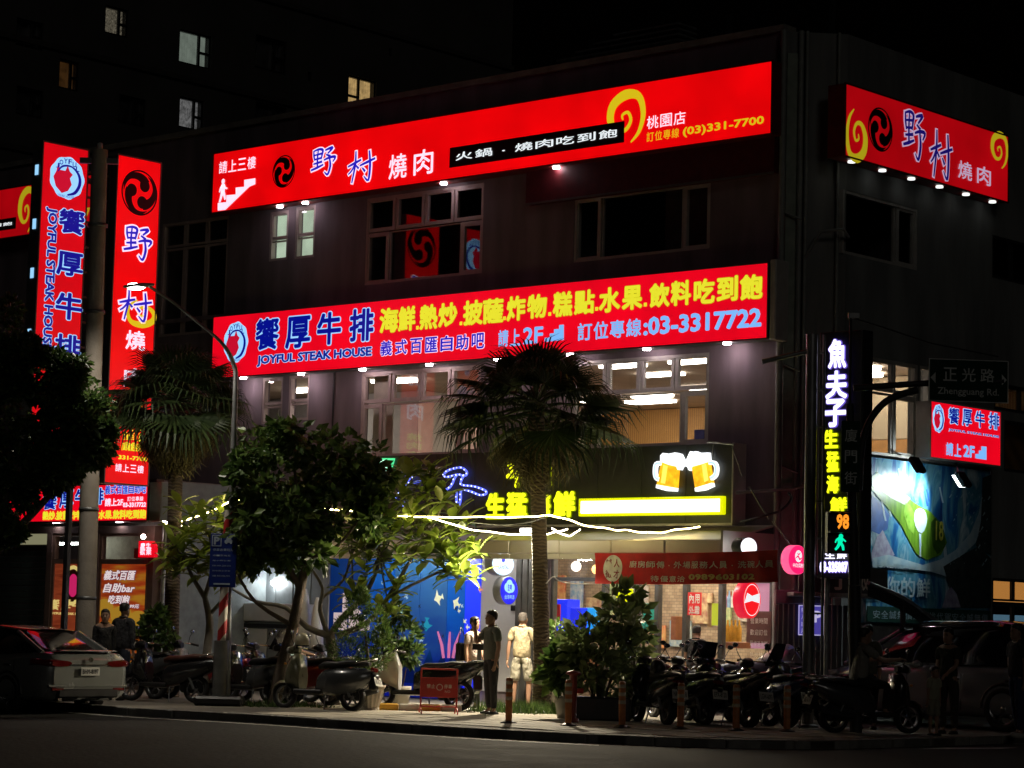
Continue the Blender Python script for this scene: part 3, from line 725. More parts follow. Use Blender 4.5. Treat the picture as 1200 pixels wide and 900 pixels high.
for px, py in ((490, 385), (541, 380), (592, 374), (645, 369), (700, 363), (757, 358)):
    c0 = FF.px(px, py, O2); mbY.box(c0[0] - .035, y - .011, c0[1] - .02, c0[0] + .035, y - .009, c0[1] + .05)
part(mbY, 'menu_lettering', M_yel, s2); part(mbO, 'menu_lettering_outline', M_yo, s2)
letters(s2, '義式百匯自助吧', rr(445, 400, 570, 408), y, M_blue, .022, outline=.055, mo=M_whi, row=True, fill=.8)
letters(s2, '請上', rr(584, 387, 611, 405), y, M_skyb, .024, row=True); letters(s2, '2F', rr(614, 384, 637, 402), y, M_skyb, .03)
q = [FF.px(a, b, O2) for a, b in ((639, 401), (639, 396), (645, 395.5), (645, 391), (650, 390.5), (650, 386), (656, 385.5), (656, 381), (661.5, 380.5), (661.5, 398.5))]
part(MB()._a([(a, y - .008, b) for a, b in q], [tuple(range(len(q)))]), 'stair_pictogram', M_skyb, s2)
letters(s2, '訂位專線', rr(677, 379, 753, 394), y, M_skyb, .022, row=True, fill=.9)
letters(s2, ':03-3317722', rr(755, 372, 893, 383), y, M_skyb, .04)
downlights(s2, FF, [(285, 446), (353, 436), (425, 431), (503, 425), (583, 419), (668, 411), (758, 406), (852, 400)], r2f[1], O2 - .1)
# ---- side sign (right)
OR = .4
r3 = FR.rect(990.3, 97.2, 1180.7, 237.8, OR)
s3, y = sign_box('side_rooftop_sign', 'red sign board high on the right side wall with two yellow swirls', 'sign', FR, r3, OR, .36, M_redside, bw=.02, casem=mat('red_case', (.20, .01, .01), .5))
c0 = FR.px(1031, 152, OR); tomoe(s3, c0[0], c0[1], .37, y, M_ink, M_ink)
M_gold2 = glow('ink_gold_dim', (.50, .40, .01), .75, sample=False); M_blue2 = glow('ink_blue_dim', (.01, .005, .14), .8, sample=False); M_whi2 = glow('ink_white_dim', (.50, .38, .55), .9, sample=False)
a, b = FR.px(991, 184, OR), FR.px(1016, 133, OR); swirl(s3, (a[0], a[1], b[0], b[1]), y - .004, M_gold2, mirror=True, up=True)
a, b = FR.px(1160, 193, OR), FR.px(1180, 160, OR); swirl(s3, (a[0], FR.px(1181, 200, OR)[1], b[0], b[1]), y - .004, M_gold2)
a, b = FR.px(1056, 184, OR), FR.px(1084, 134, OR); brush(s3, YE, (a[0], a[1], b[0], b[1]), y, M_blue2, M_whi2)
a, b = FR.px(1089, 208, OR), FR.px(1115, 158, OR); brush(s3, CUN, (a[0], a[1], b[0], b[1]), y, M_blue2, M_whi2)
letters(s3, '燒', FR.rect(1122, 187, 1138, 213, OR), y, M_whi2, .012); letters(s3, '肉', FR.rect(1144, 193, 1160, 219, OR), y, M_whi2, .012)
downlights(s3, FR, [(998, 189), (1034, 199), (1068, 208), (1101, 217), (1132, 226), (1163, 234)], r3[1], OR - .12, M_dl2)
# ---- far left copy of the rooftop sign
rl = FF.rect(-70, 234, 127, 262, O1)
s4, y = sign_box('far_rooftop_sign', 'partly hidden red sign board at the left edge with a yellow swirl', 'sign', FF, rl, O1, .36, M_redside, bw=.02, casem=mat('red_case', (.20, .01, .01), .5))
q = FF.rect(-30, 262, 19, 268, O1)
part(MB().box(q[0] - .03, y - .004, q[1] - .03, q[2] + .03, y + .002, q[3] + .03), 'plaque_border', M_redside, s4)
part(MB().box(q[0], y - .010, q[1], q[2], y + .002, q[3]), 'black_plaque', M_ink, s4)
letters(s4, '到飽', (q[2] - .95, q[1] + .10, q[2] - .1, q[3] - .1), y - .012, M_plw, .012, row=True)
a, b = FF.px(21, 274, O1), FF.px(42, 220, O1); swirl(s4, (a[0], a[1], b[0], b[1]), y - .008, M_gold2)
letters(s4, '(03)331-7700', FF.rect(60, 250, 124, 254, O1), y, M_gold2, .028)

# ---- blade signs on the steel frame by the single-storey shop
BX = -13.0
FB = Frame(FF.xz(BX, 0, 0), FF.rz + math.pi / 2)   # faces towards the viewer's right
def blade(label, x0, x1, z0, z1, m, th=.32):
    root = thing('blade_sign', label, 'sign', ((x0 + x1) / 2, 0, z0), frame=FB)
    part(MB().box(x0, 0, z0, x1, th, z1, .01), 'sign_case', M_case, root)
    part(MB().box(x0 + .02, -.008, z0 + .02, x1 - .02, .004, z1 - .02), 'face_panel', m, root)
    t = MB(); t.box(x0 - .01, -.02, z0 - .01, x1 + .01, .01, z0 + .02); t.box(x0 - .01, -.02, z1 - .02, x1 + .01, .01, z1 + .01); t.box(x0 - .01, -.02, z0 + .02, x0 + .02, .01, z1 - .02); t.box(x1 - .02, -.02, z0 + .02, x1 + .01, .01, z1 - .02)
    part(t, 'sign_trim', M_case, root); return root, -.012
fb = lambda a, b, c, d: FB.rect(a, b, c, d)
q1 = fb(50.5, 165, 104, 172); a1 = q1[0], q1[2]; zt1 = q1[3]
q2 = fb(138, 180.5, 189, 188); zt2 = q2[3]
M_red3 = glow('sign_red_blade', (.66, .001, .006), .95, var=.12, scale=.8)
sb1, y = blade('tall vertical steak house blade sign with a bull badge, left of the concrete pole', q1[0], q1[2], 4.6, zt1, M_red3)
ps = lambda a, b, c, d: (lambda t, u: (t[0], u[1], u[0], t[1]))(FB.px(a, b), FB.px(c, d))
bull(sb1, *ps(59, 180, 97, 237), y)
for ch, q in zip('饗厚牛排', ((69, 243, 98, 277), (66, 293, 96, 326), (65, 341, 95, 377), (64, 390, 93, 424))):
    letters(sb1, ch, ps(*q), y, M_navy, .03, outline=.062, mo=M_ltblue)
letters(sb1, 'JOYFUL STEAK HOUSE', ps(53.5, 242, 59.5, 412), y, M_navy, .035, outline=.075, mo=M_ltblue, rot=True, gap=.95)
sb2, y = blade('tall vertical red blade sign with a dark round crest, right of the concrete pole', q2[0], q2[2], FB.px(150, 568)[1], zt2, M_red)
c0 = FB.px(163, 226); tomoe(sb2, c0[0], c0[1], .43, y, mat('ink_maroon', (.05, .002, .006), .5), M_ink)
brush(sb2, YE, ps(144, 262, 177, 308), y, M_blue, M_whi, .035); brush(sb2, CUN, ps(140, 338, 176, 380), y, M_blue, M_whi, .035)
swirl(sb2, ps(149, 350, 183, 384), y - .004, M_gold, up=True, mirror=True)
letters(sb2, '燒', ps(147, 386, 169, 412), y, M_whi, .02); letters(sb2, '肉', ps(145, 430, 168, 456), y, M_whi, .02)
letters(sb2, '燒肉吃到飽', ps(144, 470, 164, 530), y, M_yel, .02, colm=True)
letters(sb2, '桃園店', ps(140, 520, 166, 530), y, M_gold, .01, row=True)
letters(sb2, '331-7700', ps(138, 533, 172, 541), y, M_yel, .04); letters(sb2, '請上三樓', ps(134, 543, 168, 555), y, M_whi, .012, row=True)
# steel frame with rungs between the blades
sf = thing('ladder_rack', 'dark steel ladder frame that holds the two tall blade signs apart', 'frame', (q1[2], .2, 0), frame=FB)
xL, xR = q1[2] + .05, q2[0] - .05
for nm, x in (('post', xL), ('post', xR)): part(MB().box(x - .04, .12, 0, x + .04, .24, zt1), nm, M_dark, sf)
for i in range(13):
    z = 4.2 + i * .5
    part(MB().box(xL + .04, .14, z, xR - .04, .2, z + .04), 'rung', mat('frame_steel', (.12, .10, .09), .5, .3), sf)
part(MB().box(q1[0] + .1, .24, 4.6, q2[2] - .1, .32, 4.7), 'bracket', M_dark, sf); part(MB().box(q1[0] + .1, .24, zt1 - .6, q2[2] - .1, .32, zt1 - .5), 'bracket', M_dark, sf)
lt = MB()
tl = MB()
for py in (198, 262, 320, 392):
    x, z = FB.px(49, py); 
    part(MB().box(q1[0] - .012, .1, z - .1, q1[0] - .003, .2, z + .1), 'maker_label', M_ltblue, sb1)

# ---- small red sign on the right wall
O5 = .35
q = FR.rect(1090, 469, 1172, 547, O5)
s5, y = sign_box('side_steakhouse_sign', 'small crimson sign with a staircase symbol below the green street name plate', 'sign', FR, q, O5, .3, M_red2, bw=.02, casem=M_frame2)
rq = lambda a, b, c, d: FR.rect(a, b, c, d, O5)
a, b = FR.px(1092, 506, O5), FR.px(1106, 475, O5); bull(s5, a[0], a[1], b[0], b[1], y)
for ch, qq in zip('饗厚牛排', ((1111, 477, 1123, 498), (1127, 479, 1138, 500), (1142, 481, 1153, 502), (1158, 483, 1170, 504))): letters(s5, ch, rq(*qq), y, M_navy, .02, outline=.06, mo=M_ltblue)
letters(s5, 'JOYFUL STEAK HOUSE', rq(1111, 502, 1170, 514), y, M_navy, .03, outline=.07, mo=M_ltblue)
letters(s5, '請上', rq(1107, 518, 1126, 536), y, M_skyb, .03, row=True); letters(s5, '2F', rq(1128, 521, 1141, 537), y, M_skyb, .04)
g = [FR.px(a, b, O5) for a, b in ((1142, 537), (1142, 532), (1146, 532), (1146, 528), (1149, 528), (1149, 523), (1155, 523.5), (1155, 539))]
part(MB()._a([(a, y - .008, b) for a, b in g], [tuple(range(len(g)))]), 'stair_pictogram', M_skyb, s5)
# ------------------------------------------------------------------ restaurant signboard over the shop front
OB = .55
q = FF.rect(425, 548, 857.5, 613.5, OB); zt = FF.px(857, 519, OB)[1]
board = thing('restaurant_signboard', 'black signboard over the awning with yellow and blue neon characters and two beer mugs', 'signboard', ((q[0] + q[2]) / 2, -OB, q[1]), frame=FF)
M_bd = mat('black_board', (.045, .047, .04), .45, var=.2, bump=.05)
nx = 9; w_ = (q[2] - q[0]) / nx
for i in range(nx): part(MB().box(q[0] + i * w_ + .004, -OB, q[1], q[0] + (i + 1) * w_ - .004, -.24, zt, .006), 'board_panel', M_bd, board)
part(MB().box(q[0], -OB - .03, q[1] - .03, q[2] + .03, -.2, q[1] + .01), 'board_edge', M_frame2, board)
part(MB().box(q[2] + .005, -OB - .03, q[1], q[2] + .035, -.2, zt), 'board_edge', M_frame2, board)
yb = -OB
rb = lambda a, b, c, d: FF.rect(a, b, c, d, OB + .05)
M_ny = glow('neon_yellow', (.85, .90, .01), 1.7, sample=True)
M_nyr = glow('neon_yellow_rim', (.30, .38, .0), .8, sample=False)
def channel(root, ch, q, y, mf, mr, bold=.05, depth=.06, name='channel_letter'):
    mb = MB(); put_text(mb, ch, *q, y - depth, bold=bold)
    part(mb, name, mf, root)
    for k in range(2):
        mb = MB(); put_text(mb, ch, *q, y - depth + .004 + k * .025, bold=bold + .03, ref=bold); part(mb, name + '_rim', mr, root)
for ch, qq in (('平', (594, 542, 618, 571)), ('價', (622, 541, 646, 570)), ('生', (570, 578, 591, 608)), ('猛', (594, 577, 618, 607)), ('海', (623, 577, 645, 606)), ('鮮', (649, 576, 674, 606))):
    channel(board, ch, rb(*qq), yb, M_ny, M_nyr)
# yellow-rimmed light box
q = rb(680, 584.5, 849, 603)
M_yrim = glow('yellow_acrylic', (.80, .86, .0), 1.0); M_lb = glow('lightbox_white', (1, 1, .93), 2.3, var=.05)
part(MB().box(q[0], yb - .10, q[1], q[2], yb - .005, q[3], .01), 'light_box', M_yrim, board)
part(MB().box(q[0] + .07, yb - .115, q[1] + .05, q[2] - .07, yb - .10, q[3] - .05), 'light_face', M_lb, board)
M_faint = glow('blown_out_print', (.75, .9, .60), 1.3, sample=False)  # near-white tint paints the light box's glare into the characters
mb = MB(); put_text(mb, '熱炒', q[0] + 1.0, q[1] + .12, q[0] + 1.3, q[3] - .14, yb - .118); part(mb, 'blown_out_lettering', M_faint, board)
# beer mugs
M_beer = glow('beer_amber', (1.0, .50, .015), 1.15, var=.3, scale=9); M_beer2 = glow('beer_light', (1.0, .80, .12), 1.25, sample=False)
M_foam = glow('beer_foam', (.93, .97, 1.0), 1.5, var=.06, scale=6); M_mg = glow('mug_glass', (.55, .80, .95), 1.0, sample=False)
def mug(pxs, handle, foam, hl, base):
    pts = lambda l: [FF.px(a, b, OB + .05) for a, b in l]
    d = .09
    part(MB().prism(pts(pxs), yb - d, yb - .02), 'beer', M_beer, board)
    part(MB().prism(pts(hl), yb - d - .004, yb - d), 'beer_highlight', M_beer2, board)
    part(MB().prism(pts(foam), yb - d - .02, yb - .02), 'foam', M_foam, board)
    part(MB().prism(pts(base), yb - d - .012, yb - .02), 'mug_base', M_foam, board)
    h = MB(); ribbon(h, pts(handle), .075, yb - d - .002, th=.06); part(h, 'mug_handle', M_foam, board)
    h = MB(); ribbon(h, pts(handle), .035, yb - d - .006); part(h, 'handle_glass', M_mg, board)
mug([(776.5, 541), (796, 546), (794, 572), (771, 568)], [(777, 543), (770, 544), (768.5, 553), (770, 560), (774, 562)],
    [(776, 534), (779, 531), (786, 532), (793, 530.5), (799, 532), (802, 538), (802.5, 546), (800, 548), (799, 551), (796, 550.5), (795, 547), (786, 545), (776, 541)],
    [(779, 545), (784, 546.5), (781, 567), (776, 566)], [(771, 568), (794, 572), (793.5, 576), (783, 575.5), (770.5, 572)])
mug([(812, 547), (832, 541), (836, 566), (816, 572)], [(832, 542), (838, 543), (840.5, 549), (839, 557), (834, 561)],
    [(809, 533), (811, 529), (814, 530), (817, 529), (822, 531), (832, 530.5), (833, 541), (824, 544), (813, 547), (811, 552), (809, 551), (808, 548), (805.5, 546), (806, 540)],
    [(824, 545), (829, 543.5), (832, 563), (827, 565)], [(816, 572), (836, 566), (837, 570), (827, 574.5), (816.5, 576)])
# blue neon characters (outline tubes dotted with bulbs)
M_nb = glow('neon_blue', (.12, .16, 1.0), 1.6, sample=True); M_nb2 = glow('neon_bulb', (.72, .80, 1.0), 2.2, sample=False)
def neon(pxs, closed=False):
    p = [FF.px(a, b, OB + .06) for a, b in pxs]; p = [Vector((a, yb - .06, b)) for a, b in p]
    p = smooth(p, 4)
    part(MB().tube(p, .022, 6), 'neon_tube', M_nb, board)
    b = MB(); acc = 0
    for i in range(len(p) - 1):
        L_ = (p[i + 1] - p[i]).length
        while acc < L_: c = p[i].lerp(p[i + 1], acc / L_); b.ball((c.x, c.y - .02, c.z), .016, 6, 4); acc += .10
        acc -= L_
    part(b, 'neon_bulbs', M_nb2, board, kind='stuff')
neon([(520, 556), (524, 552), (532, 549), (541, 548), (547, 553), (546, 557), (541, 557), (537, 556), (524, 559), (520, 557)])
neon([(535, 557), (532, 562), (530, 567), (526, 572), (518, 576), (513, 581)]); neon([(544, 557), (541, 562), (541, 568), (556, 570), (569, 575), (569, 579), (562, 580), (552, 576), (541, 574), (540, 584), (538, 592), (535, 586), (535, 576), (527, 579), (520, 583)])
neon([(474, 557), (472, 552), (476, 549), (478, 553), (475, 557)]); neon([(484, 560), (480, 561), (470, 575), (462, 585)]); neon([(474, 589), (470, 592), (478, 593), (486, 597), (492, 600)])
neon([(463, 564), (480, 566), (500, 562)])
for nm, lst, m_ in (('green_pennant', [(437, 537), (462, 537), (459, 548), (456, 554), (455, 553), (454, 560), (452.5, 567)], glow('neon_green', (.08, .75, .28), 1.2)),):
    part(MB().prism([FF.px(a, b, OB + .05) for a, b in lst], yb - .07, yb - .02), nm, m_, board)
part(MB().prism([FF.px(a, b, OB + .06) for a, b in [(444, 539), (456, 539), (453, 552), (449, 548)]], yb - .08, yb - .07), 'pennant_highlight', glow('neon_mint', (.55, 1, .72), 1.3), board)
# floodlight arm on the right end of the board
br = thing('sign_bracket', 'thin bent metal bracket lamp arm at the upper right corner of the black signboard', 'bracket', FF.px(830, 520, .6)[:1] + (-.6, FF.px(830, 520, .6)[1]), frame=FF)
p = [FF.px(a, b, .6) for a, b in ((829, 517.5), (861, 521))]; part(MB().tube([(a, -.6, b) for a, b in p], .02, 6), 'arm', M_galv, br)
p = [FF.px(a, b, .6) for a, b in ((858, 523), (870, 558))]; part(MB().tube([(a, -.6, b) for a, b in p], .014, 6), 'strut', M_galv, br)
p = [FF.px(a, b, .6) for a, b in ((876, 570), (899, 608))]; part(MB().tube([(a, -.55, b) for a, b in p], .016, 6), 'strut', M_galv, br)
p = [FF.px(a, b, .6) for a, b in ((836, 521), (835, 536))]; part(MB().tube([(a, -.6, b) for a, b in p], .014, 6), 'strut', M_galv, br)

# ------------------------------------------------------------------ awning
aw = thing('awning', 'wide stainless steel awning over the shop entrance under the black signboard', 'awning', (-4, -.9, 2.6), frame=FF)
xa, xb = FF.px(383, 650, 1.6)[0], FF.px(845, 650, 1.6)[0]
zf = FF.px(600, 655, 1.6)[1]
n = 8; w_ = (xb - xa) / n
for i in range(n):
    a, b = xa + i * w_ + .004, xa + (i + 1) * w_ - .004
    part(MB().prism([(-.02, 0)], 0, 0) if False else MB()._a([(a, -.06, 3.36), (b, -.06, 3.36), (b, -1.5, zf + .34), (a, -1.5, zf + .34), (a, -.06, 3.33), (b, -.06, 3.33), (b, -1.5, zf + .31), (a, -1.5, zf + .31)],
         [(0, 3, 2, 1), (4, 5, 6, 7), (0, 1, 5, 4), (1, 2, 6, 5), (2, 3, 7, 6), (3, 0, 4, 7)]), 'roof_sheet', M_steel, aw)
    part(MB().box(a, -1.62, zf + .10, b, -1.5, zf + .345, .02), 'fascia', M_steel, aw)
    part(MB().box(a, -1.60, zf, b, -1.52, zf + .095, .01), 'valance', M_steel, aw)
    part(MB().box(a, -1.46, 2.86, b, -.06, 2.875), 'soffit_panel', mat('soffit', (.5, .48, .44), .5, .2, var=.1), aw)
part(MB().box(xb + .004, -1.62, zf, xb + .05, -.06, 3.2), 'end_plate', M_steel, aw)
for i, px in enumerate((575, 455, 690, 800)):
    x = FF.px(px, 656, 1.2)[0]
    tl = thing('fluorescent_lamp', ('white fluorescent tube under the awning above the round blue sign', 'white fluorescent tube under the awning over the blue sea mural', 'white fluorescent tube under the awning above the potted shrubs', 'white fluorescent tube under the awning behind the red banner')[i], 'lamp', (x, -1.0, 2.80), frame=FF, group='tubes under the awning')
    part(MB().box(x - .5, -1.05, 2.81, x + .5, -.95, 2.856), 'lamp_housing', M_white, tl)
    part(MB().tube([(x - .48, -1.0, 2.79), (x + .48, -1.0, 2.79)], .022, 8), 'lamp_tube', glow('tube_white', (1, .93, .82), 115), tl)
# small floodlights on top of the awning, washing its steel
xx, zz = FF.px(617, 622, 2.1)
fl = thing('floodlight', 'small bright floodlight over the awning just left of the palm trunk', 'lamp', (xx, -1.5, 3.0), frame=FF)
part(MB().box(xx - .15, -2.14, zz + .045, xx + .15, -2.04, zz + .08, .01), 'lamp_head', M_black, fl); part(MB().box(xx - .14, -2.13, zz - .03, xx + .14, -2.05, zz + .043, .01), 'lens', glow('flood_white', (1, .93, .80), 14, sample=False), fl)
part(MB().tube([(xx, -2.06, zz + .06), (xx, -1.5, 2.95)], .015, 6), 'arm', M_black, fl)
l = bpy.data.lights.new('floodlight_beam', 'SPOT'); l.energy = 1500; l.spot_size = R(158); l.spot_blend = .5; l.shadow_soft_size = .08; l.color = (1, .86, .62)
lo = bpy.data.objects.new('floodlight_beam', l); col.objects.link(lo); lo.location = FF.xz(xx, -2.25, zz - .14); lo.rotation_euler = (FF.xz(xx, -3.9, 0) - lo.location).to_track_quat('-Z', 'Y').to_euler()

# ------------------------------------------------------------------ recruitment banner
OBn = 1.72
bn = thing('recruitment_banner', 'dark red cloth banner with white characters and a phone number hanging from the awning', 'banner', (-2.5, -OBn, 2.0), frame=FF)
tl_, tr_, bl_, br_ = FF.px(697, 648, OBn), FF.px(912, 644.5, OBn), FF.px(700, 684, OBn), FF.px(911, 682, OBn)
def bp(u, v, dy=0): # u right, v down
    sag = .05 * math.sin(math.pi * u); x = tl_[0] * (1 - u) + tr_[0] * u
    z = (tl_[1] * (1 - u) + tr_[1] * u) * (1 - v) + (bl_[1] * (1 - u) + br_[1] * u) * v - sag * .5
    return (x + .02 * math.sin(v * 3) * (1 if u < .5 else -1), -OBn + .02 * math.sin(u * 17 + v * 2) + .012 * math.sin(u * 41 - v * 3) + dy, z)
nu, nv = 60, 6
def cloth(dy):
    return [bp(i / nu, j / nv, dy) for j in range(nv + 1) for i in range(nu + 1)]
v = cloth(0); v2 = cloth(.006); f = [(j * (nu + 1) + i, j * (nu + 1) + i + 1, (j + 1) * (nu + 1) + i + 1, (j + 1) * (nu + 1) + i) for j in range(nv) for i in range(nu)]
part(MB()._a(v, f, True)._a(v2, f, True), 'cloth', mat('banner_red', (.66, .025, .025), .75, var=.2), bn)
M_bw = mat('banner_white', (.88, .86, .76), .8); M_bg = mat('banner_gold', (.85, .66, .26), .8); M_brd = mat('banner_dark_red', (.30, .02, .02), .8)
def on_banner(mb, dy):
    o = []
    for x, y, z in mb.v:
        u = (x - tl_[0]) / (tr_[0] - tl_[0]); t_, b_ = bp(u, 0)[2], bp(u, 1)[2]; z2 = z - .025 * math.sin(math.pi * u); p = bp(u, max(0, min(1, (t_ - z2) / (t_ - b_))), dy + y); o.append((x, p[1], z2))
    mb.v = o; return mb
b0 = lambda a, b, c, d: FF.rect(a, b, c, d, OBn)
c0 = FF.px(718.5, 665.5, OBn); part(on_banner(disc(MB(), c0[0], c0[1], .235, .235, 0, 32), -.012), 'round_patch', M_bw, bn)
mb = MB()
for ch, dx, dz in (('誠', -.1, .09), ('人', .1, .09), ('徵', -.1, -.1), ('才', .1, -.1)): put_text(mb, ch, c0[0] + dx - .075, c0[1] + dz - .075, c0[0] + dx + .075, c0[1] + dz + .075, 0, bold=.015)
part(on_banner(mb, -.020), 'patch_lettering', M_brd, bn)
mb = MB(); q = b0(738, 656, 908, 665); put_row(mb, '廚房師傅·外場服務人員·洗碗人員', *q, 0, bold=.014, fill=.88); part(on_banner(mb, -.016), 'lettering', M_bw, bn)
mb = MB(); q = b0(762, 673, 805, 680.5); put_row(mb, '待優意洽', *q, 0, bold=.01, fill=.85); part(on_banner(mb, -.016), 'small_lettering', M_bw, bn)
mb = MB(); q = b0(808, 671, 885, 678.5); put_text(mb, '0989603102', *q, 0, bold=.05, gap=1.1); part(on_banner(mb, -.016), 'phone_number', M_bg, bn)

# ------------------------------------------------------------------ ground floor shop front
M_mull = mat('shop_frame', (.10, .10, .10), .45, .4, var=.2)
sf_ = thing('glazed_storefront', 'glazed shop front with dark mullions lit from inside, behind the potted shrubs and motorbikes', 'shop front', ((SHOP[0] + SHOP[2]) / 2, 0, 0), frame=FF)
xs = [FF.px(p, 700)[0] for p in (645, 706, 744, 768, 801, 843, 903)]
for i, x in enumerate(xs): part(MB().box(x - .045, .03, .02, x + .045, .15, SHOP[3]), 'mullion', M_mull, sf_)
for a, b in zip(xs[:-1], xs[1:]):
    part(MB().box(a + .045, .04, 2.35, b - .045, .14, 2.42), 'transom', M_mull, sf_)
    part(MB().box(a + .045, .08, .12, b - .045, .09, 2.35), 'pane', glass('shop_glass', refl=.35), sf_)
    part(MB().box(a + .045, .08, 2.42, b - .045, .09, SHOP[3]), 'pane', glass('shop_glass', refl=.35), sf_)
    part(MB().box(a + .045, .04, .02, b - .045, .14, .12), 'bottom_rail', M_mull, sf_)
def brickmat(name, c1, c2, cm, sc=4.0):
    m, N, L, o = _mat(name); b = N.new('ShaderNodeBsdfPrincipled'); b.inputs['Roughness'].default_value = .85; L.new(b.outputs[0], o.inputs[0])
    tc = N.new('ShaderNodeTexCoord'); mp = N.new('ShaderNodeMapping'); mp.inputs['Rotation'].default_value = (R(90), 0, 0); L.new(tc.outputs['Object'], mp.inputs[0])
    br = N.new('ShaderNodeTexBrick'); br.inputs['Scale'].default_value = sc; br.inputs['Color1'].default_value = (*c1, 1); br.inputs['Color2'].default_value = (*c2, 1); br.inputs['Mortar'].default_value = (*cm, 1)
    L.new(mp.outputs[0], br.inputs[0]); nz = N.new('ShaderNodeTexNoise'); nz.inputs['Scale'].default_value = 3; L.new(tc.outputs['Object'], nz.inputs[0])
    mx = N.new('ShaderNodeMix'); mx.data_type = 'RGBA'; mx.blend_type = 'MULTIPLY'; mx.inputs[0].default_value = .8; L.new(br.outputs[0], mx.inputs[6]); L.new(nz.outputs[0], mx.inputs[7]); L.new(mx.outputs[2], b.inputs[0]); return m
M_brick = brickmat('inner_brick', (.75, .60, .42), (.55, .42, .30), (.35, .30, .24))
hx0, hx1 = -9.6, -.12
inner = thing('dining_room', 'warm lit ground floor dining room with stone wall seen through the shop front glass', 'room', (-3, .3, 0), frame=FF)
part(MB().quad((hx0, 4.6, 0), (hx1, 4.6, 0), (hx1, 4.6, 3.2), (hx0, 4.6, 3.2)), 'stone_wall', M_brick, inner)
part(MB().quad((hx0, .24, 3.2), (hx0, 4.6, 3.2), (hx1, 4.6, 3.2), (hx1, .24, 3.2)), 'ceiling', M_room, inner)
part(MB().quad((hx0, .24, .02), (hx1, .24, .02), (hx1, 4.6, .02), (hx0, 4.6, .02)), 'room_floor', M_floor, inner)
part(MB().quad((hx0, .24, 0), (hx0, 4.6, 0), (hx0, 4.6, 3.2), (hx0, .24, 3.2)), 'side_wall', M_room, inner)
part(MB().quad((hx1, 4.6, 0), (hx1, .24, 0), (hx1, .24, 3.2), (hx1, 4.6, 3.2)), 'side_wall', M_room, inner)
for x, y_ in ((-1.5, 1.6), (-3.6, 1.6), (-5.6, 1.6), (-2.5, 3.4), (-5, 3.4), (-7.6, 2.4)):
    part(MB().box(x - .6, y_ - .12, 3.12, x + .6, y_ + .12, 3.19), 'ceiling_light', glow('warm_panel', (1, .82, .58), 36), inner)
def atpx(px, py, y_):   # point on the plane y_ inside the room
    x, z = FF.px(px, py, -y_); return x, z
def inbox(a, b, y_, d, nm, m, **k):
    x0, z1 = atpx(a[0], a[1], y_); x1, z0 = atpx(b[0], b[1], y_); part(MB().box(x0, y_, z0, x1, y_ + d, z1, .01), nm, m, inner, **k)
inbox((752, 707), (771, 740), 3.0, .05, 'teal_board', mat('teal_board', (.02, .30, .24), .6))
inbox((650, 702), (664, 740), 2.4, .4, 'blue_cooler', glow('cooler_blue', (.01, .03, .9), .9))
inbox((668, 712), (680, 752), 1.6, .5, 'blue_cooler', glow('cooler_blue', (.01, .03, .9), .9))
inbox((686, 712), (697, 742), 1.8, .4, 'blue_cooler', glow('cooler_cyan', (.02, .35, .8), .8))
inbox((648, 708), (656, 728), 1.2, .03, 'red_poster', mat('poster_red', (.6, .03, .05), .6))
inbox((786, 722), (792, 750), 3.2, .3, 'wood_screen', mat('wood_dark', (.25, .09, .04), .5))
inbox((852, 693), (868, 712), 2.2, .25, 'bottle_shelf', mat('wood_dark', (.25, .09, .04), .5))
for i, c in enumerate(((.7, .5, .8), (.8, .4, .6), (.3, .5, .8), (.8, .8, .8), (.6, .4, .7), (.8, .6, .2))):
    x, z = atpx(846 + i * 4.2, 712, 2.0); part(MB().lathe([(.04, 0), (.04, .18), (.015, .25), (.015, .32)], 8, (x, 2.0, z)), 'bottle', mat('bottle_%d' % i, c, .2), inner)
for i in range(5):
    x, z = atpx(848 + i * 4.5, 752, 1.4); part(MB().lathe([(.05, 0), (.05, .24), (.018, .32), (.018, .4)], 8, (x, 1.4, z)), 'bottle', mat('bottle_amber', (.75, .40, .05), .2), inner)
inbox((845, 752), (866, 760), 1.3, .5, 'counter', mat('wood_dark', (.25, .09, .04), .5))
inbox((834, 707), (841, 733), 1.0, .02, 'yellow_poster', glow('poster_yellow', (.7, .8, .05), .5))
inbox((829, 706), (834, 735), 1.0, .02, 'tan_poster', mat('poster_tan', (.75, .5, .25), .6))
inbox((722, 690), (741, 708), 1.0, .03, 'yellow_sign', glow('neon_lime', (.80, .88, .0), 1.2))
for i, (px, py) in enumerate(((776, 752), (790, 752), (826, 752), (758, 752))):
    x, z = atpx(px, py, 2.2); part(MB().lathe([(.35, .72), (.35, .76)], 14, (x, 2.2, 0)).lathe([(0, .76), (.35, .76)], 14, (x, 2.2, 0)).tube([(x, 2.2, 0), (x, 2.2, .72)], .03, 6), 'dining_table', M_white, inner)
for _k in range(16):
    _x = -9.0 + _k * .56; _h = rnd.uniform(.18, .42); _z = rnd.uniform(1.3, 2.3); _w = rnd.uniform(.15, .3)
    part(MB().box(_x - _w, 4.5, _z - _h, _x + _w, 4.56, _z + _h, .01), 'framed_picture', mat('picture_%d' % (_k % 5), ((.6, .12, .08), (.12, .3, .5), (.7, .6, .35), (.15, .35, .2), (.75, .72, .68))[_k % 5], .5, color2=((.75, .5, .2), (.6, .65, .6), (.3, .1, .08), (.6, .6, .3), (.4, .35, .3))[_k % 5], scale=9), inner)
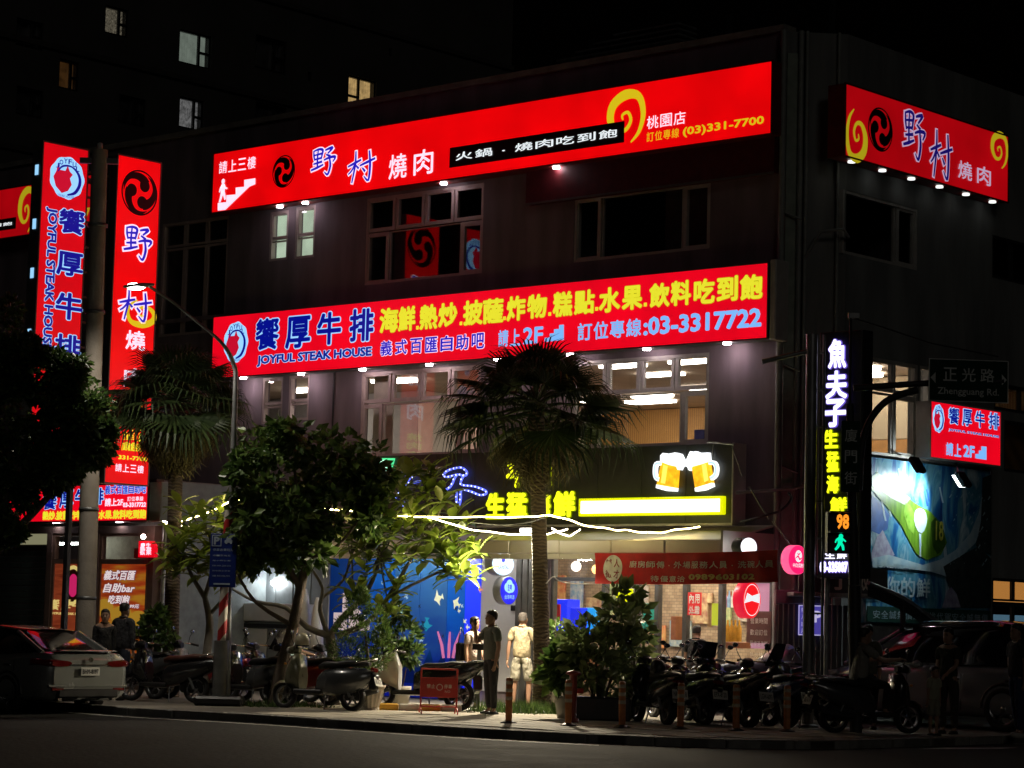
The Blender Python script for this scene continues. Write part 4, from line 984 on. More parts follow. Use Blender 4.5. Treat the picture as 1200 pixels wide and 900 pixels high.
for _k in range(9):
    _x = -8.6 + _k * .98; _y = 1.2 + (_k % 3) * .9
    part(MB().tube([(_x, _y, 3.18), (_x, _y, 2.75)], .008, 4), 'lamp_cord', M_black, inner); part(MB().ball((_x, _y, 2.66), .10, 10, 7), 'lantern', glow('lantern_%d' % (_k % 2), ((1, .55, .2), (.95, .9, .8))[_k % 2], 2.2), inner)
for _k in range(10):
    _x = -8.4 + _k * .86; _y = 1.5 + (_k % 3) * .7
    part(MB().box(_x - .2, _y - .2, .42, _x + .2, _y + .2, .46, .01).box(_x - .2, _y + .17, .46, _x + .2, _y + .2, .9, .01), 'chair', mat('chair_wood', (.28, .14, .07), .5), inner)
# menu poster on the right panes, red notice, oval signs
mb = MB(); q = FF.rect(876, 716, 904, 754, .02)
mp_ = thing('menu_board', 'brown menu board with rows of small writing, right end of the shop front', 'board', ((q[0] + q[2]) / 2, -.02, q[1]), frame=FF)
part(MB().box(q[0], -.04, q[1], q[2], .0, q[3]), 'board', mat('menu_brown', (.16, .07, .06), .6), mp_)
for i, t in enumerate(('營業時間', '歡迎訂位', '現撈活海鮮', '熱炒快炒')): letters(mp_, t, (q[0] + .08, q[3] - .22 - i * .2, q[2] - .06, q[3] - .12 - i * .2), -.04, M_bw, 0, row=True)
q = FF.rect(870, 640, 908, 760, .0)
part(MB().box(q[0] + .1, .16, 1.2, q[2] - .02, .2, 2.75), 'pink_backdrop', glow('pink_glow', (.75, .35, .50), .5), inner)
q = FF.rect(805, 694, 820, 721, .03)
nt = thing('red_notice', 'red and white printed notice stuck on the shop window under the banner', 'notice', ((q[0] + q[2]) / 2, 0, q[1]), frame=FF)
M_nr = glow('notice_red', (.75, .03, .03), .55)
part(MB().box(q[0], .0, q[1], q[2], .02, q[3]), 'sheet', M_nr, nt)
mb = MB(); put_row(mb, '內用', q[0] + .02, q[3] - .2, q[2] - .02, q[3] - .03, -.003, bold=.03); put_row(mb, '外帶', q[0] + .02, q[3] - .40, q[2] - .02, q[3] - .24, -.003, bold=.02); part(mb, 'lettering', M_bw, nt)
mb = MB()
for k in range(1): mb.box(q[0] + .03, -.004, q[1] + .03, q[2] - .03, -.001, q[1] + .05)
part(mb, 'rule_line', M_bw, nt)

def round_sign(name, label, fr, cpx, cpy, rx_px, off, mface, mrim, th=.16, group=None, asp=1.0, angle=0.0):
    """a drum shaped light sign that sticks out, drawn in its own frame"""
    D = (fr.xz(*(lambda t: (t[0], -off, t[1]))(fr.px(cpx, cpy, off))))
    root = thing(name, label, 'sign', D, fr.rz + angle, group=group)
    return root, D
def drum(root, rx, rz_, th, mface, mrim, both=True):
    m = MB(); n = 40
    ring = lambda k, y: [(rx * k * math.cos(2 * math.pi * i / n), y, rz_ * k * math.sin(2 * math.pi * i / n)) for i in range(n)]
    m.loft([ring(.97, -th / 2 - .01), ring(1, -th / 2), ring(1, th / 2), ring(.97, th / 2 + .01)], caps=False); m.smooth = True
    part(m, 'rim', mrim, root)
    part(MB()._a(ring(.97, -th / 2 - .008), [tuple(range(n))])._a(ring(.97, th / 2 + .008), [tuple(range(n))]), 'face', mface, root)
    return -th / 2 - .012
# all of these hang square to the wall (faces to the viewer's right), seen at an angle
AR = math.pi / 2
def hung(name, label, cx, cy, hpx, wpx, u_off, mface, mrim, th=.18):
    x, z = FF.px(cx, cy, u_off); root = thing(name, label, 'sign', FF.xz(x, -u_off, z), FF.rz + AR)
    D = root.location.y; h = hpx / 2805 * D / 2; wd = wpx / 2805 * D / 2 / .669
    yf = drum(root, wd, h, th, mface, mrim); return root, yf, wd, h
M_ob = glow('sign_blue', (.004, .008, .80), 1.0); M_orim = mat('drum_grey', (.35, .37, .40), .4)
rs, yf, a_, h_ = hung('round_blue_sign', 'deep blue oval hanging sign with a white cloud badge, right of the sea mural', 592, 692, 33, 21, .9, M_ob, M_orim)
cl_ = MB()
for dx, dz, rr_ in ((-.05, .06, .09), (.06, .05, .09), (0, .12, .085), (0, .05, .1)): disc(cl_, dx, dz, rr_, rr_, yf - .002 - rr_ * .01, 20)
part(cl_, 'cloud_badge', M_ltblue, rs); letters(rs, '生啤', (-.06, .0, .06, .12), yf - .004, M_ob, .03, row=True); letters(rs, '台灣啤酒', (-.14, -.16, .14, -.08), yf, M_ltblue, 0, row=True)
rs, yf, a_, h_ = hung('round_white_sign', 'pale round hanging sign half hidden under the awning above the oval blue one', 585, 661, 27, 26, 1.0, glow('sign_pale', (.55, .75, .95), 1.0), M_orim)
letters(rs, 'CRYSTAL', (-.15, -.09, .15, -.02), yf, M_navy, .01); disc(mb := MB(), 0, .08, .05, .05, yf - .004, 16); part(mb, 'badge', M_navy, rs)
rs, yf, a_, h_ = hung('oval_red_sign', 'red oval hanging light sign with a white bow band, right end of the shop front', 875, 703, 43, 24, .7, glow('sign_coke_red', (.85, .01, .015), 1.1), glow('sign_rim_red', (.75, .01, .04), .9), .2)
mb = MB(); mb._a([(-.22, yf - .003, -.06), (.0, yf - .003, -.015), (.22, yf - .003, -.05), (.22, yf - .003, .12), (.0, yf - .003, .07), (-.14, yf - .003, .12)], [(0, 1, 2, 3, 4, 5)]); part(mb, 'bow_band', M_plw, rs)
mb = MB(); n = 40; mb._a([(a_ * k * math.cos(2 * math.pi * i / n), yf - .002, h_ * k * math.sin(2 * math.pi * i / n)) for i in range(n) for k in (.86, .82)], [(2 * i, 2 * i + 1, (2 * i + 3) % 80, (2 * i + 2) % 80) for i in range(n)]); part(mb, 'white_ring', M_plw, rs)
rs, yf, a_, h_ = hung('round_bulb_sign', 'white glowing round lamp sign above the right end of the red banner', 872, 641, 22, 22, 1.5, glow('sign_white', (.95, .95, 1), 1.6), M_orim)
rs, yf, a_, h_ = hung('round_pink_sign', 'hot pink round sign with a white wave badge left of the steel pole', 931, 656, 34, 27, 1.1, glow('sign_pink', (.95, .01, .14), 1.15), glow('sign_pink_rim', (1, .10, .25), 1.3), .14)
disc(mb := MB(), 0, .06, .10, .10, yf - .002, 24); part(mb, 'badge_disc', M_plw, rs)
ribbon(mb := MB(), [(-.09, .02), (-.02, .06), (.03, .01), (.09, .04)], [.01, .035, .035, .01], yf - .005); ribbon(mb, [(-.05, .11), (0, .09), (.05, .12)], [.01, .03, .01], yf - .0055); part(mb, 'wave_mark', glow('sign_pink', (1, 0, 0)), rs)
letters(rs, '中式合菜熱炒', (-.17, -.13, .17, -.06), yf, M_plw, .01, row=True)
# poles that carry the drums
hb = MB()
hx = MB().tube([FF.I @ FF.xz(*(lambda t: (t[0], -.9, t[1]))(FF.px(590, 674, .9))), FF.I @ FF.xz(*(lambda t: (t[0], -.9, 2.85))(FF.px(590, 674, .9)))], .015, 6)

# entrance: grey pillar, white wall, mural, panels
def fthing(name, label, cat, a, b, off, d, m, nm, **k):
    q = FF.rect(a[0], a[1], b[0], b[1], off); t = thing(name, label, cat, ((q[0] + q[2]) / 2, -off, q[1]), frame=FF)
    part(MB().box(q[0], -off, max(q[1], .0), q[2], -off + d, q[3], .01), nm, m, t); return t, q
x0, x1 = FF.px(613, 700)[0], FF.px(643, 700)[0]
pl = thing('entrance_pillar', 'dark grey ribbed pillar between the white wall and the glass shop front', 'pillar', ((x0 + x1) / 2, 0, 0), frame=FF)
for i in range(4):
    a = x0 + (x1 - x0) * i / 4; part(MB().box(a + .01, -.25, 0, a + (x1 - x0) / 4 - .01, -.01, 2.84, .02), 'pillar_rib', M_mull, pl)
M_wp = mat('white_panel', (.62, .62, .64), .5, var=.12, scale=2)
t, q = fthing('white_wall_panel', 'white wall panel with switches between the mural and the grey pillar', 'wall', (562, 655), (612, 812), .04, .035, M_wp, 'panel')
t2, q2_ = fthing('meter_box', 'small dark meter box and red label on the white wall', 'box', (598, 709), (606, 716), .10, .06, M_black, 'box_body')
disc(mb := MB(), *FF.px(610, 705, .06), .05, .05, -.06, 16); part(mb, 'round_label', mat('label_red', (.4, .03, .02), .5), t2)
# mural: backlit underwater picture, several printed panels
mural = thing('sea_mural', 'bright blue backlit underwater mural with tropical fish behind the frangipani branches', 'mural', (-9, 0, .3), frame=FF)
def seamat(name, ctop, cbot, st):
    m, N, L, o = _mat(name); b = N.new('ShaderNodeBsdfPrincipled'); b.inputs['Roughness'].default_value = .3; L.new(b.outputs[0], o.inputs[0])
    tc = N.new('ShaderNodeTexCoord'); sp = N.new('ShaderNodeSeparateXYZ'); L.new(tc.outputs['Object'], sp.inputs[0])
    nz = N.new('ShaderNodeTexNoise'); nz.inputs['Scale'].default_value = 1.4; nz.inputs['Detail'].default_value = 5; mp = N.new('ShaderNodeMapping'); mp.inputs['Scale'].default_value = (.7, 1, 2.6); L.new(tc.outputs['Object'], mp.inputs[0]); L.new(mp.outputs[0], nz.inputs[0])
    ma = N.new('ShaderNodeMath'); ma.operation = 'MULTIPLY_ADD'; ma.inputs[1].default_value = .55; L.new(nz.outputs[0], ma.inputs[0])
    mr = N.new('ShaderNodeMapRange'); mr.inputs['From Min'].default_value = 0; mr.inputs['From Max'].default_value = 2.5; mr.inputs['To Min'].default_value = -.2; mr.inputs['To Max'].default_value = .7; L.new(sp.outputs[2], mr.inputs[0]); L.new(mr.outputs[0], ma.inputs[2])
    cr = N.new('ShaderNodeValToRGB'); cr.color_ramp.elements[0].color = (*cbot, 1); cr.color_ramp.elements[1].color = (*ctop, 1); cr.color_ramp.elements[0].position = .15; cr.color_ramp.elements[1].position = .85; L.new(ma.outputs[0], cr.inputs[0])
    L.new(cr.outputs[0], b.inputs['Base Color']); L.new(cr.outputs[0], b.inputs['Emission Color']); b.inputs['Emission Strength'].default_value = st; return m
M_sea = seamat('mural_sea', (.006, .12, .50), (.0, .008, .30), .50); M_sea2 = seamat('mural_sea_pale', (.03, .13, .32), (.0, .012, .26), .42); M_sea3 = seamat('mural_deep', (.01, .06, .30), (.0, .01, .16), .3); M_sea4 = seamat('mural_blue_glow', (.02, .05, 1.0), (.01, .02, .85), .9)
xsm = [384, 404, 430, 462, 492, 524, 545, 563]; mm = [M_sea3, M_sea3, M_sea, M_sea2, M_sea2, M_sea, M_sea4]
for i in range(7):
    a = FF.px(xsm[i], 700, .06)[0]; b = FF.px(xsm[i + 1], 700, .06)[0]
    part(MB().box(a + .008, -.06, .02, b - .008, -.005, 2.80), 'mural_panel', mm[i], mural)
M_fish = glow('fish_pale', (.75, .75, .50), .8, sample=False); M_fishd = glow('fish_dark', (.02, .04, .10), .3, sample=False)
def fish(px, py, s, tilt=0, m=None):
    x, z = FF.px(px, py, .07); a = MB(); c_, s_ = math.cos(tilt), math.sin(tilt)
    pts = [(-1, 0), (-.5, .5), (0, 1.4), (.1, .45), (.6, .15), (1, .5), (1, -.5), (.6, -.15), (.1, -.5), (0, -1.2), (-.5, -.4)]
    a._a([(x + (p[0] * c_ - p[1] * s_) * s, -.072, z + (p[0] * s_ + p[1] * c_) * s) for p in pts], [tuple(range(11))])
    part(a, 'printed_fish', m or M_fish, mural)
for _k in range(16): fish(rnd.uniform(440, 545), rnd.uniform(670, 760), rnd.uniform(.03, .07), rnd.uniform(-1, 1), M_fishd if _k % 3 else glow('fish_pale_small', (.4, .6, .8), .6, sample=False))
for _k in range(7):
    _x, _z = FF.px(440 + _k * 15, 742 + rnd.uniform(-4, 10), .07); _h = rnd.uniform(.25, .7); part(MB()._a([(_x - .22, -.0665 - _k * .0003, .3), (_x + .3, -.0665 - _k * .0003, .3), (_x + .22, -.0665 - _k * .0003, .45 + _h * .4), (_x + .1, -.0665 - _k * .0003, .5 + _h), (_x - .02, -.0665 - _k * .0003, .42 + _h * .7), (_x - .16, -.0665 - _k * .0003, .4 + _h * .3)], [tuple(range(6))]), 'printed_reef', seamat('reef_print', (.01, .10, .30), (.0, .01, .12), .3), mural)
fish(514, 701, .13, .3); fish(535, 707, .11, -.5); fish(466, 680, .06, .1); fish(548, 735, .05); fish(495, 735, .12, 1.4, M_fishd); fish(500, 732, .14, 1.5, glow('fish_teal', (.02, .35, .55), .5, sample=False)); fish(430, 690, .08, .3, M_fishd); fish(545, 728, .05, .8); fish(538, 716, .04, .2); fish(563, 691, .06, 0, glow('fish_orange', (.8, .3, .2), .8, sample=False))
for px in (520, 526, 531): x, z = FF.px(px, 762, .1); part(MB().tube([(x, -.1, z - .15), (x + .05 * (px - 525.5) / 5, -.1, z + .1), (x + .16 * (px - 525.5) / 5, -.1, z + .36)], [.028, .03, .018], 8), 'pink_coral', glow('coral_pink', (.75, .20, .45), .6), mural)
x, z = FF.px(404, 718, .1)   # little printed castle and cliffs at the left end of the mural
pr = MB()
for dx, w_, h in ((-.35, .3, .35), (-.1, .14, .75), (.1, .3, .35), (.4, .3, .22)): pr.box(x + dx, -.075, z - .35, x + dx + w_, -.066, z - .35 + h)
pr.prism([(x + .05, z), (x + .25, z + .2), (x + .45, z)], -.075, -.067); part(pr, 'printed_castle', glow('castle_pink', (.70, .55, .55), .7, sample=False), mural)
# grey shutters and doors left of the mural
M_gp = mat('grey_shutter', (.34, .37, .38), .35, .5, var=.15, scale=3); M_gw = mat('door_white', (.74, .77, .80), .35, .1, var=.15, scale=2)
kt = thing('steel_kiosk', 'pale steel kitchen unit with three upright doors behind the parked motorbikes', 'cabinet', FF.px(310, 760, .8)[:1] + (-.8, 0), frame=FF)
q = FF.rect(262, 706, 346, 790, .8)
part(MB().box(q[0], -.8, .05, q[2], -.3, q[3] - .38, .01), 'cabinet_body', M_gp, kt)
part(MB().box(q[0] - .05, -.9, q[3] - .37, q[2] + .05, -.3, q[3], .02), 'top_hood', M_gw, kt)
part(MB().box(q[0] - .05, -.88, q[3] - .50, q[2] + .05, -.81, q[3] - .42), 'rail', M_black, kt)
for i in range(3):
    a = q[0] + .08 + i * (q[2] - q[0] - .1) / 3; part(MB().box(a, -.84, .1, a + (q[2] - q[0]) / 3 - .16, -.805, q[3] - .52, .01), 'cabinet_door', M_gw if i != 2 else M_gp, kt)
part(MB().tube([(q[2] - .5, -.87, q[3] - .3), (q[2] - .15, -.87, q[3] - .3)], .03, 6), 'red_label', mat('label_red2', (.6, .1, .08), .5), kt)
w2_ = thing('back_partition', 'grey metal partition with a small white lamp behind the trees', 'partition', FF.px(300, 700, .3)[:1] + (-.3, 0), frame=FF)
for i in range(9):
    a, b = FF.px(196 + i * 21, 700, .3)[0], FF.px(196 + (i + 1) * 21, 700, .3)[0]; part(MB().box(a + .01, -.3, 0, b - .01, -.25, 3.3, .008), 'sheet_panel', M_gp if i % 3 else mat('grey_dull', (.22, .24, .24), .5, .3), w2_)
x, z = FF.px(319, 683, .45); part(MB().ball((x, -.42, z), .05), 'bulb', glow('bulb_white', (.92, .97, 1), 170), w2_)
x, z = FF.px(230, 686, .6); part(MB().lathe([(.02, 0), (.07, .1), (.03, .45)], 8, (x, -.6, z - .2)), 'hanging_bag', M_gw, w2_)
um = thing('folded_umbrellas', 'folded white parasols standing left of the blue mural', 'umbrella', FF.px(362, 745, 1.2)[:1] + (-1.2, 0), frame=FF)
for px, top in ((358, 690), (372, 700)):
    x, z = FF.px(px, top, 1.2); part(MB().lathe([(.03, z), (.08, z - .2), (.14, z - .75), (.16, z - 1.0), (.03, z - 1.02)], 10, (x, -1.2, 0)), 'folded_canopy', M_white, um); part(MB().tube([(x, -1.2, 0), (x, -1.2, z)], .02, 6), 'pole', M_galv, um)
ck = thing('wire_cage_shelf', 'black wire cage shelf with a white box on top, right of the left palm trunk', 'shelf', FF.px(225, 760, 1.4)[:1] + (-1.4, 0), frame=FF)
q = FF.rect(209, 705, 243, 775, 1.4)
for k in range(12): 
    a = q[0] + (q[2] - q[0]) * k / 11; part(MB().box(a - .008, -1.42, .0 if k in (0, 11) else q[3] - .55, a + .008, -1.40, q[3]), 'wire', M_black, ck)
for k in range(6): part(MB().box(q[0], -1.42, q[3] - .55 + k * .11, q[2], -1.41, q[3] - .535 + k * .11), 'wire', M_black, ck)
part(MB().box(q[0] + .02, -1.38, .05, q[2] - .02, -.9, q[3] - .02, .01), 'crate_stack', M_dark, ck)
part(MB().box(q[0] + .1, -1.4, q[3] + .01, q[2] - .15, -1.0, q[3] + .14, .02), 'white_box', M_white, ck)
for dx, dz in ((.36, -.95), (.62, -.75)): part(MB().box(q[0] + dx, -1.43, q[3] + dz, q[0] + dx + .06, -1.39, q[3] + dz + .13), 'paper_tag', M_white, ck)

# ------------------------------------------------------------------ plank fence and canopy on the right of the shop
fn = thing('plank_fence', 'dark upright plank fence with a grey top beam right of the shop front', 'fence', FC.I @ FC.o, frame=FC)
oF = .9
a0, a1 = FC.px(911, 740, oF)[0], FC.px(1000, 740, oF)[0]
n = 14; w_ = (a1 - a0) / n
for i in range(n): part(MB().box(a0 + i * w_ + .012, -oF, .02, a0 + (i + 1) * w_ - .012, -oF + .03 + .015 * (i % 2), 1.98, .006), 'plank', mat('plank_dark', (.11, .10, .095), .6, var=.3, scale=5, stretch=(4, 4, .5), bump=.3), fn)
part(MB().box(a0 - .05, -oF - .05, 1.98, a1 - .4, -oF + .08, 2.22, .02), 'top_beam', mat('beam_grey', (.26, .25, .29), .6, var=.2), fn)
cn = thing('glass_canopy', 'flat grey canopy with pale characters along its upper edge, right of the tower sign', 'canopy', FC.I @ FC.o, frame=FC)
a0, zc = FC.px(930, 690, 1.5); a1, zc2 = FC.px(1041, 702, 1.5)
part(MB().box(a0, -1.5, zc - .12, a1, -.6, zc - .05, .01), 'canopy_slab', mat('canopy_edge', (.35, .38, .36), .4, .3), cn)
part(MB().box(a0 + .1, -1.44, zc - .05, a1, -1.40, zc + .38), 'sign_strip', mat('strip_dark', (.05, .055, .06), .5), cn)
letters(cn, '丁', (FC.px(974, 690, 1.5)[0], zc + .0, FC.px(996, 690, 1.5)[0], zc + .28), -1.44, M_bw, .04); letters(cn, '双', (FC.px(1007, 690, 1.5)[0], zc + .0, FC.px(1019, 690, 1.5)[0], zc + .24), -1.44, M_bw, .03)
pk = thing('blue_parking_notice', 'small violet blue notice board with a white letter P on the plank fence', 'sign', FC.I @ FC.o, frame=FC)
q = FC.rect(936, 709, 965, 745, oF + .08)
M_pb = glow('notice_violet', (.10, .08, .50), .55); M_pw = glow('notice_white', (.65, .6, .9), .7, sample=False)
yk = -oF - .08
part(MB().box(q[0], yk, q[1], q[2], yk + .04, q[3]), 'board', M_pb, pk); mb = MB()
for a, b, c, d in ((.0, .0, 1, .03), (0, .97, 1, 1), (0, .03, .03, .97), (.97, .03, 1, .97)): mb.box(q[0] + a * (q[2] - q[0]), yk - .004, q[1] + b * (q[3] - q[1]), q[0] + c * (q[2] - q[0]), yk - .001, q[1] + d * (q[3] - q[1]))
part(mb, 'border_line', M_pw, pk)
letters(pk, 'P', (q[2] - .17, q[1] + .22, q[2] - .04, q[1] + .42), yk, M_pw, .05); 
for i, t in enumerate(('停車場', '入口', '計時', '月租')): letters(pk, t, (q[0] + .04, q[3] - .12 - i * .12, q[0] + .17, q[3] - .04 - i * .12), yk, M_pw, 0, row=True)

# ------------------------------------------------------------------ tower sign at the corner
FT = Frame(Vector((0, 0, 0)), FF.rz)
pt = P(962, 700, 39.6); FT = Frame((pt.x, pt.y, 0), FF.rz)
q = FT.rect(961, 391, 1007, 678); zt_ = FT.px(961, 390)[1]
tw = thing('tower_sign', 'tall black sign tower at the corner with white and yellow glowing characters stacked downwards', 'sign', (q[0], 0, 0), frame=FT)
wT = q[2] - q[0]
part(MB().box(q[0], 0, q[1], q[2], .30, zt_, .01), 'sign_case', M_bd, tw)
part(MB().box(q[2] + .003, .02, q[1], q[2] + .03, .28, zt_), 'side_strip', M_dark, tw)
M_nw = glow('neon_white', (.80, .78, 1.0), 1.8); M_nwr = glow('neon_violet_rim', (.16, .10, .60), .8, sample=False)
tq = lambda a, b, c, d: FT.rect(a, b, c, d, .05)
for ch, qq in (('魚', (971, 398, 992, 431)), ('夫', (968, 435, 993, 467)), ('子', (966, 468, 992, 500))): channel(tw, ch, tq(*qq), 0, M_nw, M_nwr, bold=.04)
for ch, qq in (('生', (965, 504, 982, 525)), ('猛', (969, 529, 983, 553)), ('海', (969, 557, 983, 578)), ('鮮', (973, 583, 993, 600))): channel(tw, ch, tq(*qq), 0, M_ny, M_nyr, bold=.04)
letters(tw, '生鮮', tq(966, 645, 994, 655), -.05, M_nw, .03, row=True)
letters(tw, '03-3350071', tq(961, 658, 996, 671), -.05, M_nw, .07, outline=.14, mo=M_nwr)
for x in (q[0] + .1, q[2] - .1): part(MB().tube([(x, .15, 0), (x, .15, q[1])], .04, 8), 'post', M_galv, tw)
# ------------------------------------------------------------------ single storey shop on the left
VO = 3.2
ls = thing('corner_shop', 'low shop at the left with a roller shutter and two poster windows', 'building', (-20, -VO, 0), frame=FF)
lf = lambda a, b, c, d, o=VO: FF.rect(a, b, c, d, o)
xr = FF.px(178, 700, VO)[0]; xl = FF.px(-120, 700, VO)[0]
W1_ = lf(57, 627, 99, 700); 
hA = (FF.px(58, 700, VO)[0], .1, FF.px(98, 700, VO)[0], FF.px(80, 625, VO)[1]); hB = (FF.px(113, 700, VO)[0], .1, FF.px(172, 700, VO)[0], FF.px(140, 625, VO)[1])
hS = (FF.px(-60, 700, VO)[0], .02, FF.px(52, 700, VO)[0], hA[3])
Mv = Matrix.Translation((0, -VO, 0))
part(wall(MB(), xl, 0, xr, 4.25, .2, [hA, hB, hS]), 'front_wall', mat('shop_wall_brown', (.16, .11, .09), .8, var=.2), ls, M=Mv)
part(MB().box(xr - .01, -VO + .205, 0, xr + .2, -.02, 4.2), 'side_wall', mat('shop_side_grey', (.30, .34, .34), .7, var=.2), ls)
part(MB().box(xl, -VO + .21, 4.15, xr - .02, -.05, 4.24), 'roof', M_conc, ls)
ZP = FF.px(140, 661, VO)[1]
M_fr2 = mat('brown_frame', (.30, .20, .15), .5, .3, var=.15)
for h_ in (hA, hB):
    zt_ = ZP
    for a, b, c, d in ((h_[0], h_[1], h_[0] + .08, h_[3]), (h_[2] - .08, h_[1], h_[2], h_[3]), (h_[0] + .08, h_[3] - .06, h_[2] - .08, h_[3]), (h_[0] + .08, zt_, h_[2] - .08, zt_ + .10), (h_[0] + .08, h_[1], h_[2] - .08, h_[1] + .08)):
        part(MB().box(a, -VO + .02, b, c, -VO + .12, d), 'window_frame', M_fr2, ls)
    part(MB().box(h_[0] + .08, -VO + .07, zt_ + .1, h_[2] - .08, -VO + .08, h_[3] - .06), 'pane', M_glass, ls)
M_po = mat('poster_wood_red', (.30, .05, .02), .5)
def postermat(name, c1, c2, c3, st):
    m, N, L, o = _mat(name); b = N.new('ShaderNodeBsdfPrincipled'); b.inputs['Roughness'].default_value = .4; L.new(b.outputs[0], o.inputs[0])
    tc = N.new('ShaderNodeTexCoord'); mp = N.new('ShaderNodeMapping'); mp.inputs['Scale'].default_value = (.5, 1, 3.5) if st < .5 else (1, 1, 1); L.new(tc.outputs['Object'], mp.inputs[0])
    nz = N.new('ShaderNodeTexNoise'); nz.inputs['Scale'].default_value = 2.2; nz.inputs['Detail'].default_value = 4; L.new(mp.outputs[0], nz.inputs[0])
    cr = N.new('ShaderNodeValToRGB'); e = cr.color_ramp.elements; e[0].color = (*c1, 1); e[0].position = .32; e[1].color = (*c3, 1); e[1].position = .68; k = e.new(.5); k.color = (*c2, 1); L.new(nz.outputs[0], cr.inputs[0])
    L.new(cr.outputs[0], b.inputs[0]); L.new(cr.outputs[0], b.inputs['Emission Color']); b.inputs['Emission Strength'].default_value = st; return m
P1 = postermat('poster_dark_wood', (.16, .02, .008), (.34, .06, .02), (.24, .035, .012), .48); P2 = postermat('poster_orange', (.30, .02, .006), (.50, .07, .012), (.60, .26, .02), .45)
za = zb = ZP
po1 = thing('steakhouse_poster', 'dark wood patterned poster with a bull badge and gold characters in the left shop window', 'poster', (hA[0], -VO, .2), frame=FF)
part(MB().box(hA[0] + .08, -VO + .05, hA[1] + .08, hA[2] - .08, -VO + .075, za), 'sheet', P1, po1)
yp = -VO + .05
M_pg = glow('poster_cream', (.80, .62, .20), .75, sample=False); M_pk = glow('poster_magenta', (.7, .02, .15), .7, sample=False)
cx, cz = FF.px(83, 686, VO); disc(mb := MB(), cx, cz, .33, .42, yp - .004); part(mb, 'badge_ring', M_pg, po1)
disc(mb := MB(), cx, cz, .26, .34, yp - .007); part(mb, 'badge_ground', M_po, po1); disc(mb := MB(), cx + .02, cz, .17, .24, yp - .010); part(mb, 'bull_badge', M_pk, po1)
q = lf(56, 702, 108, 716); letters(po1, '饗厚牛排', q, yp, M_pg, .02, row=True)
q = lf(56, 717, 100, 722); letters(po1, 'JOYFUL STEAK HOUSE', q, yp, M_pg, .04)
po2 = thing('buffet_poster', 'orange poster with slanted white buffet lettering in the right window of the left shop', 'poster', (hB[0], -VO, .2), frame=FF)
part(MB().box(hB[0] + .08, -VO + .05, hB[1] + .08, hB[2] - .08, -VO + .075, zb), 'sheet', P2, po2)
M_pw2 = glow('poster_white', (.85, .72, .72), .8, sample=False); M_pp = glow('poster_purple', (.12, .02, .12), .4, sample=False)
for t, qq in (('義式百匯', (120, 668, 157, 680)), ('自助bar', (119, 683, 156, 695)), ('吃到飽', (125, 697, 150, 708)), ('399元', (147, 708, 161, 713))):
    letters(po2, t, lf(*qq), yp, M_pw2, .03, outline=.07, mo=M_pp, shear=.25)
mb = MB()
for px, py, r_ in ((120, 712, .3), (160, 726, .3), (140, 722, .35)): disc(mb, *FF.px(px, py, VO), r_, r_ * .6, yp - .003 - r_ * .002, 20)
part(mb, 'food_picture', glow('poster_yellow2', (.60, .32, .03), .5, sample=False), po2)
# lamps inside the left shop
part(MB().box(hA[0] - .2, -VO + 1.6, .1, hB[2] + .3, -VO + 1.65, 4.1), 'inner_wall', mat('shop_inner', (.5, .46, .36), .8), ls)
x, z = FF.px(83, 637, VO - .9)
part(MB().tube([(x - .5, -VO + .9, z), (x + .5, -VO + .9, z)], .025, 8), 'tube_lamp', glow('tube_cool', (.85, .95, .88), 30), ls)
x, z = FF.px(152, 700, VO); part(MB().box(FF.px(135, 640, VO)[0], -VO + .5, FF.px(135, 653, VO)[1], FF.px(165, 640, VO)[0], -VO + .6, FF.px(135, 645, VO)[1] + .06), 'red_valance', mat('valance_red', (.35, .03, .03), .6), ls)
sh = thing('roller_shutter', 'dark green roller shutter of ribbed slats at the left edge', 'shutter', ((hS[0] + hS[2]) / 2, -VO, 0), frame=FF)
n = 22; zs_ = FF.px(40, 645, VO)[1]
for i in range(n):
    z = .05 + i * (zs_ - .05) / n; part(MB().box(hS[0] + .02, -VO + .10, z + .006, hS[2] - .02, -VO + .14, z + (zs_ - .05) / n - .008, .012), 'slat', mat('shutter_green', (.10, .15, .14), .5, .3, var=.2), sh)
part(MB().box(hS[0], -VO + .05, zs_, hS[2], -VO + .2, zs_ + .12, .02), 'shutter_box', M_dark, sh)
part(MB().box(hS[0] + .02, -VO + .12, zs_ + .13, hS[2] - .02, -VO + .14, hS[3]), 'lit_transom', glow('transom_cream', (.40, .38, .22), .5), sh)
# lower red sign
OL = VO + .12
q = FF.rect(-60, 580, 173, 610.5, OL); z1_ = FF.px(173, 566, OL)[1]
s6, y = sign_box('shop_menu_sign', 'wide crimson menu sign over the left shop windows behind the concrete pole', 'sign', FF, (q[0], q[1], q[2], z1_), OL, .3, M_red2, bw=.02, casem=M_case)
part(MB().box(q[2] + .015, -OL, q[1] - .02, q[2] + .02 + FF.px(190, 590, OL)[0] - FF.px(176, 590, OL)[0], -OL + .28, z1_ + .02, .02), 'end_cap', mat('cap_green_grey', (.28, .33, .29), .6, var=.2), s6)
r6 = lambda a, b, c, d: FF.rect(a, b, c, d, OL)
for ch, qq in zip('饗厚牛排', ((51, 580, 67, 597), (71, 574, 86, 595), (89, 573, 105, 593), (107, 572, 122, 591))): letters(s6, ch, r6(*qq), y, M_navy, .025, outline=.06, mo=M_ltblue)
letters(s6, '義式百匯自助吧', r6(124, 569, 172, 578), y, M_blue, .02, outline=.06, mo=M_ltblue, row=True, fill=.9)
letters(s6, '請上2F', r6(124, 584, 145, 593), y, M_whi, .03); letters(s6, '訂位專線', r6(150, 582, 169, 587), y, M_whi, .015, row=True); letters(s6, '03-3317722', r6(145, 589, 172, 594), y, M_whi, .05)
